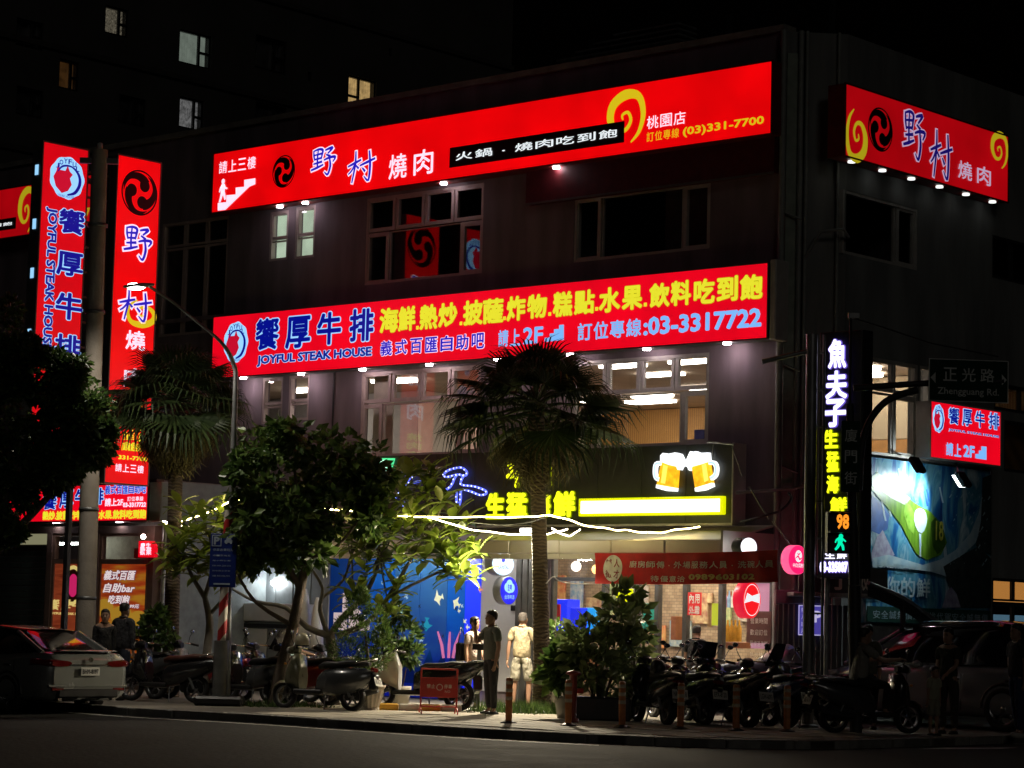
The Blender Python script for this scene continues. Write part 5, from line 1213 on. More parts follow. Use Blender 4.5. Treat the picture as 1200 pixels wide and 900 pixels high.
letters(s6, '熱炒.披薩.炸物.糕點.水果.飲料吃到飽', r6(51, 599, 172, 608), y, M_yel, .05)
downlights(s6, FF, [(66, 613), (140, 612)], q[1], OL - .05, M_dl3)
lb = thing('awning_rail', 'steel rail under the red menu sign running right to the palm trunk', 'rail', (xr, -OL, 3.2), frame=FF)
a, b = FF.px(50, 611, OL + .1), FF.px(195, 612, OL + .1); part(MB().box(a[0], -OL - .12, q[1] - .10, b[0], -OL - .05, q[1] - .03), 'rail_bar', M_galv, lb)
part(MB().tube([(b[0] - .04, -OL - .08, 0), (b[0] - .04, -OL - .08, q[1])], .05, 8), 'post', M_galv, lb)
t = thing('small_red_sign', 'little red light sign with white writing beside the left shop window', 'sign', FF.px(168, 650, OL + .2)[:1] + (-OL - .2, 2.5), frame=FF)
q7 = FF.rect(162.5, 634, 180, 653, OL + .2); yy = -OL - .2
part(MB().prism([(q7[0], q7[1]), (q7[2], q7[1]), (q7[2], q7[3] - .1), (q7[2] - .1, q7[3]), (q7[0], q7[3])], yy, yy + .1), 'panel', M_red2, t)
letters(t, '慶生', (q7[0] + .06, q7[3] - .14, q7[2] - .08, q7[3] - .04), yy, M_whi, .02, row=True); letters(t, '歡聚', (q7[0] + .05, q7[1] + .04, q7[2] - .05, q7[1] + .2), yy, M_whi, .02, row=True)
x, z = FF.px(168, 629, OL + .25); part(MB().ball((x, yy - .05, z), .05), 'bulb', glow('bulb_pinkish', (1, .75, .7), 35), t)

# ------------------------------------------------------------------ apartment tower behind
q0 = P(330, 400, 95); FA = Frame((q0.x, q0.y, 0), FR.rz)
tow = thing('apartment_tower', 'tall dark apartment block far behind with a few lit curtained windows', 'building', (0, 0, 0), frame=FA)
xa = FA.px(-60, 300)[0]; xb = FA.px(600, 60)[0]
wins = [((124, 5, 150, 45), 'striped'), ((70, 68, 92, 108), 'dim'), ((211, 33, 247, 82), 'room'), ((211, 112, 238, 155), 'grey'), ((409, 87, 440, 138), 'warm'), ((361, 84, 365, 95), 'grey'), ((365, 13, 368, 17), 'warm'), ((456, 56, 459, 66), 'grey'),
        ((300, 40, 335, 88), 'off'), ((300, 118, 335, 165), 'off'), ((20, 20, 50, 60), 'off'), ((20, 100, 50, 140), 'off'), ((140, 110, 170, 150), 'off')]
hs = []; info = []
for (a, b, c, d), k in wins:
    r_ = FA.rect(a, b, c, d); hs.append((r_[0], r_[1], r_[2], r_[3])); info.append(k)
part(wall(MB(), xa, 0, xb, 62, .4, hs), 'wall', mat('tower_tiles', (.10, .095, .09), .7, var=.25, scale=.4), tow)
part(MB().box(xa, .01, 62, xb, 14, 62.5), 'roof', M_conc, tow)
part(MB().box(xb - .4, .42, 0, xb, 14, 61.9), 'end_wall', mat('tower_tiles', (.1, .1, .1)), tow)
for z in range(6, 60, 4): part(MB().box(xa, -.15, z, xb, -.01, z + .2), 'floor_band', mat('tower_band', (.07, .065, .06), .8), tow)
cm = {'striped': glow('curtain_striped', (.16, .14, .10), .45, var=.8, scale=14), 'dim': glow('curtain_dim', (.05, .022, .006), .6, var=.5), 'room': glow('room_pale', (.20, .24, .20), .6, var=.2), 'grey': glow('curtain_grey', (.16, .16, .16), .6, var=.6, scale=8), 'warm': glow('curtain_warm', (.60, .40, .16), .62, var=.35, scale=5), 'off': mat('dark_pane', (.01, .01, .012), .15)}
for r_, k in zip(hs, info):
    wn_ = part(MB().box(r_[0], .08, r_[1], r_[0] + .08, .2, r_[3]).box(r_[2] - .08, .08, r_[1], r_[2], .2, r_[3]).box(r_[0] + .08, .08, r_[1], r_[2] - .08, .2, r_[1] + .08).box(r_[0] + .08, .08, r_[3] - .08, r_[2] - .08, .2, r_[3]), 'window', M_black, tow)
    W_ = r_[2] - r_[0]
    if W_ > .5:
        mx_ = r_[0] + W_ * (.42 if k == 'warm' else .66); part(MB().box(mx_ - .05, .09, r_[1] + .08, mx_ + .05, .18, r_[3] - .08), 'mullion', M_black, wn_)
        zz = r_[1] + (r_[3] - r_[1]) * .45; s_ = (r_[0] + .08, mx_ - .05) if k == 'warm' else (mx_ + .05, r_[2] - .08); part(MB().box(s_[0], .1, zz - .05, s_[1], .17, zz + .05), 'mullion', M_black, wn_)
    n = 12 if W_ > .5 else 1
    cu = MB(); k2 = 0
    v = []
    for i in range(n * 4 + 1): x = r_[0] + .05 + (W_ - .1) * i / (n * 4); v += [(x, .35 + .05 * math.sin(i * 1.57), r_[1] + .02), (x, .35 + .05 * math.sin(i * 1.57), r_[3] - .02)]
    cu._a(v, [(2 * i, 2 * i + 2, 2 * i + 3, 2 * i + 1) for i in range(n * 4)], True); part(cu, 'curtain', cm[k], wn_)
    part(MB().box(r_[0] + .02, .21, r_[1], r_[2] - .02, .22, r_[3]), 'pane', M_glass, wn_)
# louvred roof structure behind the top sign
lv = thing('roof_louvre', 'faint louvred steel screen on the roof behind the top front sign', 'louvre', (-4, 2.5, TOP - .5), frame=FF)
for i in range(4):
    a = FF.px(652, 78 - i * 6, -2); b = FF.px(795, 52 - i * 8, -2); part(MB().box(a[0] + i * .5, 2, a[1] + .1, b[0], 2.6, a[1] + .14), 'louvre_blade', M_galv, lv)
for x in (-6.5, -3, -.6): part(MB().box(x, 2.2, TOP - .5, x + .08, 2.3, FF.px(652, 55, -2)[1] + .1), 'louvre_post', M_dark, lv)
# ------------------------------------------------------------------ poles, street signs, lamps
M_pole = mat('pole_concrete', (.36, .32, .27), .85, var=.2, scale=3, bump=.4)
M_pst = mat('pole_steel', (.24, .25, .25), .4, .6, var=.3, scale=4)
def gy(px, D):  # ground x for a pixel column at depth D
    r = ray(px, 735); return (r * (D / r.y)).x
cpole = thing('concrete_pole', 'tall round concrete utility pole rising in front of the left shop sign', 'pole', (P(99, 745, 43).x, 43, 0))
b = P(99, 745, 43); t = P(117, 176, 43); L0 = Vector((P(97.5, 815, 43).x, 43, 0)); cpole.location = L0
top = Vector((t.x, 43, t.z)) - L0
part(MB().tube([(0, 0, 0), tuple(top * .5), tuple(top)], [.185, .165, .145], 20), 'shaft', M_pole, cpole)
for k in (.18, .34, .52, .7, .86): 
    c = top * k; part(MB().lathe([(.17, -.03), (.185, -.03), (.185, .03), (.17, .03)], 16, tuple(c)), 'steel_band', M_pst, cpole)
part(MB().box(top.x - .35, -.05, top.z - .25, top.x + .35, .05, top.z - .15), 'crossarm', M_pst, cpole)
part(MB().lathe([(.02, 0), (.05, .02), (.05, .12), (.02, .14)], 8, (top.x, 0, top.z)), 'insulator', M_white, cpole)

# striped pole, lamp post and parking sign
Dl = 41.5
base = Vector((P(263, 822, Dl).x, Dl, 0))
lp = thing('street_lamp', 'slender grey street lamp with a curved arm and lit head over the left palm', 'street lamp', base)
pth = [P(a, b, Dl) for a, b in ((266, 820), (268, 700), (272, 560), (276, 450), (274, 428), (268, 412), (256, 398), (236, 382), (214, 364), (196, 352), (186, 346))]
pth = [Vector((p.x, p.y - (i > 4) * (i - 4) * .18, p.z)) - base for i, p in enumerate(pth)]; pth[0].z = 0
part(MB().tube(smooth(pth, 3), [max(.026, .062 - .0018 * i) for i in range(len(pth) * 3 - 2)], 10), 'post', M_pst, lp)
h = pth[-1]
hd = MB()
rings = []
for i, (dx, w_, hh) in enumerate(((.08, .03, .02), (0, .06, .035), (-.12, .10, .045), (-.32, .10, .04), (-.44, .06, .02))):
    rings.append([(h.x + dx, h.y + w_ * math.cos(2 * math.pi * k / 12), h.z + .03 - dx * -.1 + hh * math.sin(2 * math.pi * k / 12)) for k in range(12)])
part(hd.loft(rings), 'lamp_head', mat('lamp_alu', (.5, .5, .5), .4, .5), lp)
part(MB().ball((h.x - .24, h.y, h.z - .005), 1, 14, 8, (.17, .09, .06)), 'lamp_lens', glow('street_lamp_lens', (1, .97, .92), 30, sample=False), lp)
l = bpy.data.lights.new('street_lamp_light', 'SPOT'); l.energy = 330; l.spot_size = R(140); l.spot_blend = .6; l.shadow_soft_size = .12; l.color = (1, .90, .76)
lo = bpy.data.objects.new('street_lamp_light', l); col.objects.link(lo); lo.location = base + h + Vector((-.25, 0, -.14)); lo.rotation_euler = (R(18), 0, 0); lo.parent = None
sp_ = thing('striped_post', 'red and white striped post with a steel sleeve on a dark block at the kerb', 'post', base + Vector((-.07, -.16, 0)))
st_m, N, L, o_ = _mat('barber_stripe'); bb = N.new('ShaderNodeBsdfPrincipled'); bb.inputs['Roughness'].default_value = .5; L.new(bb.outputs[0], o_.inputs[0])
tc = N.new('ShaderNodeTexCoord'); sx = N.new('ShaderNodeSeparateXYZ'); L.new(tc.outputs['Object'], sx.inputs[0])
m1 = N.new('ShaderNodeMath'); m1.operation = 'MULTIPLY_ADD'; m1.inputs[1].default_value = -3.0; L.new(sx.outputs[0], m1.inputs[0])
m0 = N.new('ShaderNodeMath'); m0.operation = 'MULTIPLY'; m0.inputs[1].default_value = 2.2; L.new(sx.outputs[2], m0.inputs[0]); L.new(m0.outputs[0], m1.inputs[2])
m2 = N.new('ShaderNodeMath'); m2.operation = 'FRACT'; L.new(m1.outputs[0], m2.inputs[0]); m3 = N.new('ShaderNodeMath'); m3.operation = 'GREATER_THAN'; m3.inputs[1].default_value = .5; L.new(m2.outputs[0], m3.inputs[0])
mxc = N.new('ShaderNodeMix'); mxc.data_type = 'RGBA'; mxc.inputs[6].default_value = (.62, .58, .50, 1); mxc.inputs[7].default_value = (.42, .02, .02, 1); L.new(m3.outputs[0], mxc.inputs[0]); L.new(mxc.outputs[2], bb.inputs[0])
z1 = P(266, 690, Dl).z; z2 = P(262, 752, Dl).z
part(MB().tube([(0, 0, z2), (.04, 0, z1 + 1.35)], .075, 16), 'striped_tube', st_m, sp_)
part(MB().tube([(0, 0, .08), (0, 0, z2 + .02)], .125, 16), 'steel_sleeve', M_pst, sp_)
part(MB().box(-.42, -.25, 0, .42, .25, .16, .04), 'rubber_foot', M_black, sp_)
ps_ = thing('parking_sign', 'tall dark blue parking sign with a white P on the striped pole', 'sign', base + Vector((0, -.2, 0)))
FPk = Frame(base + Vector((0, -.22, 0)), R(-8))
q = FPk.rect(247.5, 625, 276, 688.5); ps_.location = FPk.M @ Vector((0, 0, 0)); ps_.rotation_euler = (0, 0, FPk.rz)
M_pblue = mat('sign_navy', (.012, .03, .20), .35, var=.1); M_pwh = mat('sign_print', (.42, .50, .62), .5)
part(MB().box(q[0], -.03, q[1], q[2], 0, q[3], .008), 'plate', M_pblue, ps_)
W_, H_ = q[2] - q[0], q[3] - q[1]
mb = MB()
for a, b, c, d in ((.06, .76, .42, .775), (.06, .955, .42, .97), (.06, .775, .09, .955), (.39, .775, .42, .955)): mb.box(q[0] + a * W_, -.036, q[1] + b * H_, q[0] + c * W_, -.031, q[1] + d * H_)
put_text(mb, 'P', q[0] + .13 * W_, q[1] + .79 * H_, q[0] + .35 * W_, q[1] + .94 * H_, -.034, bold=.05)
part(mb, 'letter_frame', M_pwh, ps_)
mb = MB(); cx, cz = q[0] + .70 * W_, q[1] + .83 * H_
mb.prism([(cx - .16 * W_, cz), (cx + .17 * W_, cz), (cx + .17 * W_, cz + .04), (cx + .1 * W_, cz + .05), (cx + .07 * W_, cz + .10), (cx - .07 * W_, cz + .10), (cx - .11 * W_, cz + .05), (cx - .16 * W_, cz + .04)], -.035, -.031); disc(mb, cx - .09 * W_, cz, .022, .022, -.036, 12); disc(mb, cx + .09 * W_, cz, .022, .022, -.036, 12)
part(mb, 'car_symbol', M_pwh, ps_)
for i, tt in enumerate(('停車收費時段', '週一至週五', '每小時計費', '08:00-20:00', '請依規定停車', '違規拖吊')):
    mb = MB(); z = q[1] + H_ * (.67 - i * .095); put_row(mb, tt, q[0] + .1 * W_, z, q[0] + (.9 if i == 0 else .8) * W_, z + (.05 if i == 0 else .028) * H_, -.034) if ':' not in tt else put_text(mb, tt, q[0] + .1 * W_, z, q[0] + .8 * W_, z + .028 * H_, -.034)
    part(mb, 'print_line', M_pwh, ps_)
part(MB().box(q[0] + .18 * W_, -.036, q[1] + .045 * H_, q[0] + .8 * W_, -.031, q[1] + .075 * H_), 'print_bar', M_pwh, ps_)

# right hand poles
Dp = 38.5
b = Vector((P(947, 800, Dp).x, Dp, 0))
sp2 = thing('steel_pole', 'tall pale steel pole with a ladder-like conduit left of the tower sign', 'pole', b)
tp = P(951.5, 392, Dp) - b
part(MB().tube([(0, 0, 0), tuple(tp)], .093, 16), 'shaft', mat('pole_pale', (.42, .43, .44), .35, .5, var=.15), sp2)
part(MB().tube([(.22, 0, 0), (tp.x + .2, 0, tp.z)], .022, 8), 'conduit', M_pst, sp2)
for i in range(9):
    z = 1.2 + i * .6; part(MB().box(.08 + tp.x * z / tp.z, -.015, z, .21 + tp.x * z / tp.z, .015, z + .03), 'clamp', M_pst, sp2)
part(MB().lathe([(.18, 0), (.18, .04), (.10, .06)], 12, (0, 0, 0)), 'base_flange', M_pst, sp2)
a = P(950, 411, Dp) - b; c = P(893, 424, Dp) - b; part(MB().tube([tuple(c), tuple(a)], .04, 8), 'side_arm', M_pst, sp2)
Dq = 37.0
b = Vector((P(1003, 855, Dq).x, Dq, 0))
sg = thing('signal_pole', 'dark traffic signal pole with a curved arm carrying the green street name plate', 'pole', b)
tp = P(997, 372, Dq) - b
part(MB().tube([(0, 0, 0), (tp.x * .35, 0, tp.z * .35)], .095, 14), 'lower_shaft', M_dark, sg)
part(MB().tube([(tp.x * .35, 0, tp.z * .352), (tp.x, 0, P(1, 470, Dq).z + .3)], [.085, .06], 14), 'upper_shaft', M_dark, sg)
part(MB().tube([(tp.x, 0, P(1, 470, Dq).z + .2), (tp.x, 0, tp.z)], .022, 8), 'mast', M_dark, sg)
part(MB().box(tp.x - .04, -.04, tp.z - .02, tp.x + .14, .04, tp.z + .08, .01), 'mast_cap', M_pst, sg)
for p_, r_, nm in (([(1000, 455), (1040, 452), (1090, 449), (1176, 447)], .05, 'arm'), ([(1007, 575), (1009, 530), (1016, 500), (1030, 478), (1048, 465), (1075, 457)], .055, 'curved_brace')):
    pp_ = [P(x, y, Dq) - b for x, y in p_]; part(MB().tube(smooth(pp_, 4), r_, 10), nm, M_dark, sg)
pw_ = [P(x, y, Dq) - b for x, y in ((997, 372), (1030, 382), (1090, 402), (1170, 418))]; part(MB().tube(pw_, .012, 5), 'guy_wire', M_dark, sg)
FG = Frame((b.x, b.y - .20, 0), R(5))
M_gr = mat('sign_green', (.002, .040, .018), .8, var=.1); M_gw = mat('sign_reflective', (.80, .85, .83), .6)
snp = thing('street_name_sign', 'dark green street name plate with white Chinese and English words and two arrows', 'sign', (FG.px(1134, 446)[0], 0, FG.px(1134, 446)[1]), frame=FG)
q = FG.rect(1088, 420, 1181, 473); W_, H_ = q[2] - q[0], q[3] - q[1]
part(MB().box(q[0], -.03, q[1], q[2], 0, q[3], .01), 'plate', M_gr, snp)
mb = MB()
for a, b2, c, d in ((0, 0, 1, .02), (0, .98, 1, 1), (0, .02, .012, .98), (.988, .02, 1, .98)): mb.box(q[0] + a * W_, -.035, q[1] + b2 * H_, q[0] + c * W_, -.031, q[1] + d * H_)
part(mb, 'border_line', M_gw, snp)
letters(snp, '正光路', (q[0] + .15 * W_, q[1] + .48 * H_, q[0] + .85 * W_, q[1] + .80 * H_), -.025, M_gw, .01, row=True, fill=.75)
letters(snp, 'Zhengguang Rd.', (q[0] + .11 * W_, q[1] + .12 * H_, q[0] + .88 * W_, q[1] + .33 * H_), -.025, M_gw, .015)
for x, s_ in ((.045, 1), (.955, -1)):
    cx = q[0] + x * W_; part(MB()._a([(cx - .03 * s_, -.034, q[1] + .55 * H_), (cx + .05 * s_, -.034, q[1] + .68 * H_), (cx + .05 * s_, -.034, q[1] + .42 * H_)], [(0, 1, 2)]), 'arrow', M_gw, snp)
vs = thing('vertical_street_sign', 'upright dark green street sign with three white characters beside the tower sign', 'sign', (FG.px(996, 578)[0], -.1, FG.px(996, 578)[1]), frame=FG)
q = FG.rect(986, 493, 1007, 577, .1)
part(MB().box(q[0], -.13, q[1], q[2], -.10, q[3], .01), 'plate', M_gr, vs); letters(vs, '廈門街', (q[0] + .05, q[1] + .05, q[2] - .05, q[3] - .06), -.13, M_gw, .01, colm=True, fill=.6)
# pedestrian signal
ped = thing('pedestrian_signal', 'pedestrian signal box with an orange countdown above a green walking figure', 'traffic light', (FG.px(983, 650)[0], -.15, FG.px(983, 650)[1]), frame=FG)
q = FG.rect(970, 599, 996, 649, .15); W_, H_ = q[2] - q[0], q[3] - q[1]
part(MB().box(q[0], -.17, q[1], q[2], .02, q[3], .015), 'signal_case', M_black, ped)
for z in (.52, 1.0): part(MB().box(q[0] + .01, -.30, q[1] + z * H_ - .02, q[2] - .01, -.17, q[1] + z * H_), 'visor', M_black, ped)
M_or = glow('led_orange', (1, .30, .02), 1.2); M_gn = glow('led_green', (.0, .70, .36), 1.3)
put_text(mb := MB(), '98', q[0] + .38 * W_, q[1] + .58 * H_, q[0] + .93 * W_, q[1] + .94 * H_, -.176, bold=.04); part(mb, 'countdown', M_or, ped)
bx = (q[0] + .25 * W_, q[1] + .06 * H_, q[0] + .85 * W_, q[1] + .46 * H_); mb = MB(); disc(mb, bx[0] + .55 * (bx[2] - bx[0]), bx[3] - .03, .035, .035, -.176, 12)
for pts, wd in (([(52, 84), (50, 62), (46, 46)], [24, 36, 26]), ([(46, 48), (32, 24), (14, 6)], [22, 18, 14]), ([(50, 48), (68, 30), (74, 4)], [22, 18, 14]), ([(46, 78), (24, 66), (14, 48)], [14, 12, 8]), ([(58, 78), (76, 66), (92, 56)], [14, 12, 8])): ribbon(mb, pts, wd, -.177, box=bx)
part(mb, 'green_figure', M_gn, ped)

# bollards
M_bol = mat('bollard_orange', (.60, .22, .07), .5, var=.25, scale=12); M_bband = mat('bollard_band', (.55, .50, .38), .35, var=.3)
bt_ = thing('bollard', '', 'bollard', (0, 0, 0), group='orange banded bollards along the kerb')
bodym = MB().lathe([(0, .70), (.035, .70), (.052, .685), (.052, .02), (.052, 0)], 14)
part(bodym, 'tube', M_bol, bt_)
for z in (.60, .48, .36): part(MB().lathe([(.0525, z), (.0555, z + .004), (.0555, z + .05), (.0525, z + .054)], 14), 'reflective_band', M_bband, bt_)
part(MB().lathe([(.13, 0), (.13, .015), (.10, .03), (.056, .05)], 14), 'rubber_base', M_black, bt_)
bl_px = [(596, 851), (666, 854), (729, 856), (797, 858), (862.5, 860), (922, 861)]
bl_lab = ['orange bollard nearest to the man in the dark shirt', 'orange bollard in front of the palm trunk and red planter pipe', 'orange bollard in front of the potted shrubs', 'orange bollard before the first dark motorbikes of the right row', 'orange bollard in front of the middle of the right motorbike row', 'orange bollard at the right end, in front of the grey car nose']
for i, ((px, py), lb_) in enumerate(zip(bl_px, bl_lab)):
    o = bt_ if i == 0 else copy_tree(bt_); g = G(px, py - 3, 0); o.location = (g.x, g.y, 0); o.rotation_euler = (R(rnd.uniform(-1.2, 1.2)), R(rnd.uniform(-1.2, 1.2)), rnd.uniform(0, 6)); tag(o, lb_, 'bollard', 'orange banded bollards along the kerb')

# red folding barrier
Dr = 40.2
c = P(514, 820, Dr); br_ = thing('parking_barrier', 'red folding no parking barrier with a white panel text beside the white scooter', 'barrier', (c.x, Dr, 0), R(6))
M_rb = mat('barrier_red', (.48, .035, .025), .45, var=.15)
w2, hb_ = .30, .74
for s_ in (-1, 1):
    part(MB().tube([(s_ * w2, 0, .08), (s_ * w2, 0, hb_)], .014, 8), 'upright', M_rb, br_)
    part(MB().tube([(s_ * w2, -.26, 0), (s_ * w2, -.22, .07), (s_ * w2, 0, .10), (s_ * w2, .22, .07), (s_ * w2, .26, 0)], .013, 8), 'foot', M_rb, br_)
for z in (hb_, .12): part(MB().tube([(-w2, 0, z), (w2, 0, z)], .014, 8), 'rail', M_rb, br_)
part(MB().box(-w2 + .01, -.012, .27, w2 - .01, .012, .60, .004), 'panel', M_rb, br_)
M_wm = mat('white_marking', (.70, .62, .55), .6)
put_row(mb := MB(), '禁止', -.21, .42, -.06, .49, -.014, bold=.02); part(mb, 'lettering', M_wm, br_)
put_row(mb := MB(), '停車', .08, .42, .22, .49, -.014, bold=.02); put_text(mb, 'NO', .1, .35, .19, .39, -.014); part(mb, 'lettering', M_wm, br_)
v = []
for i in range(24):
    t_ = 2 * math.pi * i / 24; v += [(.01 + .055 * math.cos(t_), -.014, .44 + .055 * math.sin(t_)), (.01 + .042 * math.cos(t_), -.014, .44 + .042 * math.sin(t_))]
part(MB()._a(v, [(2 * i, 2 * i + 1, (2 * i + 3) % 48, (2 * i + 2) % 48) for i in range(24)]), 'ring_mark', M_wm, br_)

# white post and red hydrant pipe, yellow wheel stop
g = Vector((P(560, 824, 42).x, 42, 0)); wp = thing('grey_stand', 'grey metal menu stand post on a white foot behind the man', 'stand', g)
part(MB().box(-.035, -.02, .03, .035, .02, 1.05, .005), 'stand_post', M_pst, wp); part(MB().box(-.2, -.15, 0, .2, .15, .03, .01), 'foot', M_white, wp); part(MB().box(-.12, -.03, 1.05, .12, -.01, 1.16, .005), 'head_plate', M_black, wp)
g = Vector((P(671, 838, 38).x, 38, 0)); hy = thing('standpipe', 'short dark red standpipe with a flat cap behind the second bollard', 'hydrant', g)
part(MB().lathe([(0, .82), (.10, .80), (.13, .76), (.06, .74), (.06, .08), (.10, .06), (.10, 0)], 14), 'pipe_body', mat('hydrant_red', (.25, .04, .03), .5, var=.2), hy); part(MB().tube([(.06, 0, .5), (.16, 0, .5)], .04, 8), 'outlet', M_rb, hy)
g = Vector((P(480, 815, 41.2).x, 41.2, 0)); ws = thing('wheel_stop', 'yellow and white painted low wheel stop under the white maxi scooter', 'wheel stop', g, R(4))
for i in range(5): part(MB().box(-.9 + i * .36, -.08, 0, -.9 + i * .36 + .355, .08, .12, .02), 'stop_block', mat('stop_yellow', (.65, .38, .04), .6, var=.2) if i % 2 else M_white, ws)

# string lights
M_rope = glow('rope_light', (1.0, .80, .30), 22)
M_rope2 = glow('rope_light_white', (1.0, .88, .55), 22)
def rope(name, label, pts, m, r_=.0125):
    P3 = smooth([P(*p) for p in pts], 5); c0 = P3[0]
    o = thing(name, label, 'string light', c0); v = [p - c0 for p in P3]
    v = [Vector((p.x, p.y, p.z + .006 * math.sin(i * .9))) for i, p in enumerate(v)]
    part(MB().tube(v, r_, 6), 'light_tube', m, o)
    nb = MB(); step = 6
    for i in range(0, len(v), step): nb.box(v[i].x - .008, v[i].y - .02, v[i].z - .02, v[i].x + .008, v[i].y + .02, v[i].z + .02)
    part(nb, 'cable_clips', M_black, o, kind='stuff')
rope('rope_light', 'warm glowing rope light strung from the left palm to the middle trees', [(193, 614, 46.5), (215, 610, 45.5), (240, 602, 44.5), (262, 592, 43), (275, 586, 42.3), (300, 588, 42.5), (330, 593, 43), (370, 596, 43.4), (402, 598, 43.3)], M_rope)
rope('rope_light', 'upper warm rope light strung across the frangipani to the right palm trunk', [(396, 597, 43.3), (430, 601, 43), (465, 604, 42.6), (500, 606, 42.3), (540, 606, 42), (580, 606, 41.6), (615, 606, 41.2), (638, 604, 41), (648, 604, 41.0)], M_rope)
rope('rope_light', 'warm rope light sagging from the right palm trunk towards the end of the awning', [(638, 604, 41), (655, 606, 41.2), (672, 611, 41.5), (690, 617, 41.8), (704, 618, 42), (720, 621, 42), (735, 621.5, 42.1), (755, 624, 42.1), (775, 624, 42.1), (795, 620.5, 42), (820, 617.5, 41.8)], M_rope)
rope('rope_light', 'lower warm rope light that branches off above the frangipani leaves', [(500, 606, 42.3), (520, 611, 42.4), (545, 619, 42.5), (570, 623, 42.6), (600, 626, 42.7), (632, 627, 42.8), (650, 624, 42.6), (665, 620, 42.4)], M_rope2)
rope('rope_light', 'short white rope light loop just right of the palm trunk', [(646, 619, 41.6), (655, 624, 41.7), (665, 628, 41.8), (672, 626, 41.8), (680, 620, 41.8)], M_rope2)
rope('rope_light', 'short warm rope light end tied to the left palm trunk', [(190, 611, 46.0), (200, 613, 45.9), (212, 616, 45.9), (224, 618, 46)], M_rope2)
def cable(label, pts, r_=.012, m=None):
    P3 = smooth([P(*p) for p in pts], 5); c0 = P3[0]; o = thing('cable', label, 'cable', c0); part(MB().tube([p - c0 for p in P3], r_, 5), 'wire', m or M_dark, o)
cable('pale cable drooping from the right palm trunk across the shop front glass', [(640, 684, 40.9), (648, 676, 41), (656, 681, 41.4), (672, 684, 42), (698, 684, 42.6)], .012, M_white)
cable('thin cable crossing the awning above the frangipani', [(550, 612, 42.6), (590, 615, 42.6), (620, 612, 42.4), (640, 606, 41)], .01, M_galv)
cable('black cable arching from the signboard end to the drain pipes', [(868, 612, 41.6), (890, 606, 41.2), (915, 598, 41.2), (927, 585, 41.2), (924, 578, 41.3)], .02)
cable('grey cable drooping from the awning end to the pink round sign', [(905, 611, 41.4), (914, 622, 41.2), (924, 636, 41), (930, 640, 41)], .015, M_galv)
# billboard
OBb = .12
q = FR.rect(1021, 537, 1160, 741, OBb)
bbx0 = FR.px(1016, 600, OBb)[0]; bbx1 = FR.px(1160, 600, OBb)[0]; zt_ = FR.px(1090, 544, OBb)[1]; zb_ = FR.px(1090, 732, OBb)[1]
bb_ = thing('billboard', 'large sea and mountain advertising board with a green bottle, on the right wall', 'billboard', ((bbx0 + bbx1) / 2, -OBb, zb_), frame=FR)
def oceanmat():
    m, N, L, o = _mat('billboard_print'); b = N.new('ShaderNodeBsdfPrincipled'); b.inputs['Roughness'].default_value = .30; L.new(b.outputs[0], o.inputs[0])
    tc = N.new('ShaderNodeTexCoord'); mp = N.new('ShaderNodeMapping'); mp.inputs['Scale'].default_value = (1.6, 1, .5); mp.inputs['Rotation'].default_value = (0, R(18), 0); L.new(tc.outputs['Object'], mp.inputs[0])
    nz = N.new('ShaderNodeTexNoise'); nz.inputs['Scale'].default_value = 1.6; nz.inputs['Detail'].default_value = 6; nz.inputs['Distortion'].default_value = 1.2; L.new(mp.outputs[0], nz.inputs[0])
    cr = N.new('ShaderNodeValToRGB'); e = cr.color_ramp.elements; e[0].position = .30; e[0].color = (.01, .05, .22, 1); e[1].position = .70; e[1].color = (.62, .76, .80, 1)
    for p_, c_ in ((.42, (.02, .18, .45)), (.5, (.16, .42, .55)), (.56, (.05, .26, .42))): k = e.new(p_); k.color = (*c_, 1)
    L.new(nz.outputs[0], cr.inputs[0]); L.new(cr.outputs[0], b.inputs[0]); return m
part(MB().box(bbx0, -OBb, zb_, bbx1, -.01, zt_), 'board_panel', oceanmat(), bb_)
part(MB().box(bbx1 + .002, -OBb - .02, zb_, bbx1 + .04, -.01, zt_ + .02), 'board_edge', M_galv, bb_)
BF = lambda l: [FR.px(a, b, OBb) for a, b in l]
def flat(l, nm, m, k=1): part(MB()._a([(a, -OBb - .004 * k, b) for a, b in BF(l)], [tuple(range(len(l)))]), nm, m, bb_)
M_bg1 = mat('bottle_green', (.05, .16, .01), .35, color2=(.20, .40, .03), scale=4, stretch=(3, 1, .6)); M_pblue2 = mat('print_blue', (.03, .14, .50), .5, var=.3); M_pale = mat('print_pale', (.62, .76, .80), .5, color2=(.35, .55, .68), scale=5); M_pd = mat('print_dark', (.02, .03, .035), .5, color2=(.06, .08, .08), scale=6)
M_ppur = mat('print_purple', (.30, .26, .45), .5, color2=(.55, .58, .70), scale=8)
flat([(1021, 580), (1034, 590), (1042, 604), (1040, 620), (1030, 626), (1021, 622)], 'blue_shape', M_pblue2)
flat([(1021, 648), (1027, 630), (1034, 621), (1041, 636), (1048, 650), (1040, 657), (1021, 658)], 'mountain', M_ppur, 2)
flat([(1021, 560), (1027, 553), (1048, 570), (1072, 590), (1090, 600), (1104, 616), (1109, 636), (1102, 650), (1086, 656), (1074, 650), (1066, 636), (1056, 616), (1044, 600), (1030, 584), (1021, 574)], 'bottle', M_bg1, 3)
flat([(1021, 558), (1028, 554), (1050, 571), (1066, 584), (1060, 592), (1044, 584), (1028, 572), (1021, 570)], 'bottle_neck', mat('neck_pale', (.45, .60, .45), .4, var=.2), 4)
flat([(1071, 600), (1073, 597), (1077, 595.5), (1081, 597), (1084, 601), (1085.5, 608), (1084.5, 616), (1082, 622), (1079, 625), (1075, 623), (1072, 617), (1070, 609)], 'label_oval', M_pale, 5)
